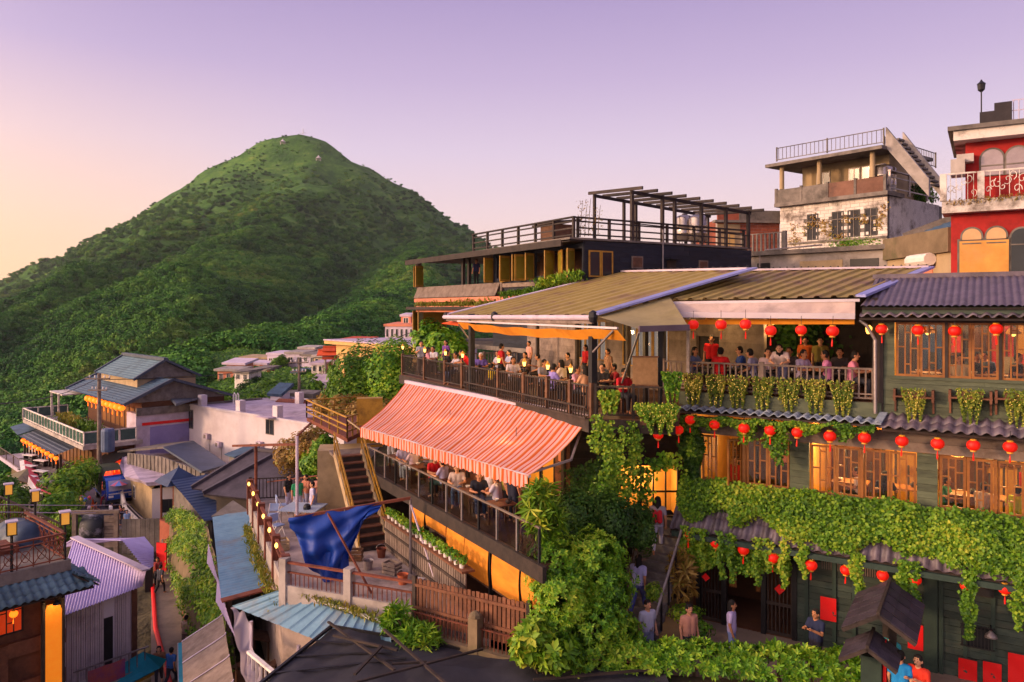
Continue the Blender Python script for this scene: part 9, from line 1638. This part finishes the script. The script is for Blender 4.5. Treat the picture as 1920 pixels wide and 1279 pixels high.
g = 'people in the street'
for x, y, z, an, ps, sc, pc_, what, hair in [(148, 945, -17.88, .5, 'stand', '#c8a8a4', '#8a8a98', 'in pale rose left of the blue van', 'long'), (195, 949, -17.88, -.5, 'walk', '#3a4ab0', '#c0203a', 'in a blue top and red trousers right of the blue van', 'short'), (215, 950, -17.88, -.3, 'stand', '#c4c0cc', '#2a3a5a', 'in white beside the pale house', 'long'), (178, 978, -17.88, 2, 'walk', '#8a5a54', '#3a3a44', 'in brown in the middle of the street', 'short'), (208, 980, -17.88, 2.5, 'stand', '#d0ccd4', '#3a3a44', 'in white seen from behind in the street', 'short'), (231, 990, -17.88, 1.0, 'walk', '#2a2630', '#2a2a34', 'in black near the timber gate', 'long'), (238, 996, -17.88, .4, 'stand', '#8aa0c8', '#3a4a6a', 'in light blue near the timber gate', 'short'), (226, 985, -17.88, -1, 'stand', '#a85a4a', '#3a3a44', 'in brick red near the timber gate', 'long'), (300, 1115, -16.3, 2.8, 'walk', '#3a3a44', '#1c1a1e', 'in charcoal far up the alley', 'short'), (296, 1098, -16.4, .2, 'walk', '#9a3a3a', '#2a2a34', 'in dark red far up the alley', 'long'), (348, 1222, -16.0, 3.0, 'walk', '#b89a84', '#7a6a60', 'in tan on the alley beside the teal awning', 'short'), (320, 1290, -16.0, 2.9, 'walk', '#2a5a9a', '#2a2a34', 'in blue at the bottom of the alley', 'short'), (298, 1285, -16.0, .4, 'walk', '#8a5a3a', '#2a2a34', 'in brown at the bottom of the alley', 'long')]:
    person(atz(x, y, z), an, ps, sc, pc_, 'person ' + what, g, hair, skin=x)
P = atz(217, 952, -17.88); t = thing('umbrella', 'pink and blue umbrella in the street beside the pale house', 'umbrella', P)
for k in range(8):
    a0, a1 = k * math.pi / 4, (k + 1) * math.pi / 4; c = P + Vector((.3, 0, 2.2)); MB().add([c + Vector((0, 0, .25)), c + Vector((.75 * math.cos(a0), .75 * math.sin(a0), -.1)), c + Vector((.75 * math.cos(a1), .75 * math.sin(a1), -.1))], [(0, 1, 2)]).build('panel', clothmat('#c86a84' if k % 2 else '#6a88d0'), t)
MB().tube([P + Vector((.3, 0, 1.2)), P + Vector((.3, 0, 2.45))], .02, 5).build('shaft', m_steel, t)
person(K.p(KA(893, -.5), -.5, zk - .18), fang(K) + .6, 'stand', '#22224a', '#1c1a1e', 'person in navy on the open corner balcony of the black house', 'guest of the black house', s=.95)
# ================================================================ evening air
hz = MB(); hz.add([(x, y, z) for z in (-97, 285) for y in (-3100, 3700) for x in (-3700, 3700)], [(0, 2, 3, 1), (4, 5, 7, 6), (0, 1, 5, 4), (2, 6, 7, 3), (0, 4, 6, 2), (1, 3, 7, 5)])
mh, nh, oh = _new('evening_air'); vs = nh.nodes.new('ShaderNodeVolumePrincipled'); vs.inputs['Color'].default_value = (.86, .84, .95, 1); vs.inputs['Density'].default_value = .00007; vs.inputs['Anisotropy'].default_value = .2
nh.links.new(vs.outputs[0], oh.inputs['Volume']); o = hz.build('haze', mh); tag(o, 'thin violet evening haze over the whole valley', 'haze', kind='stuff')
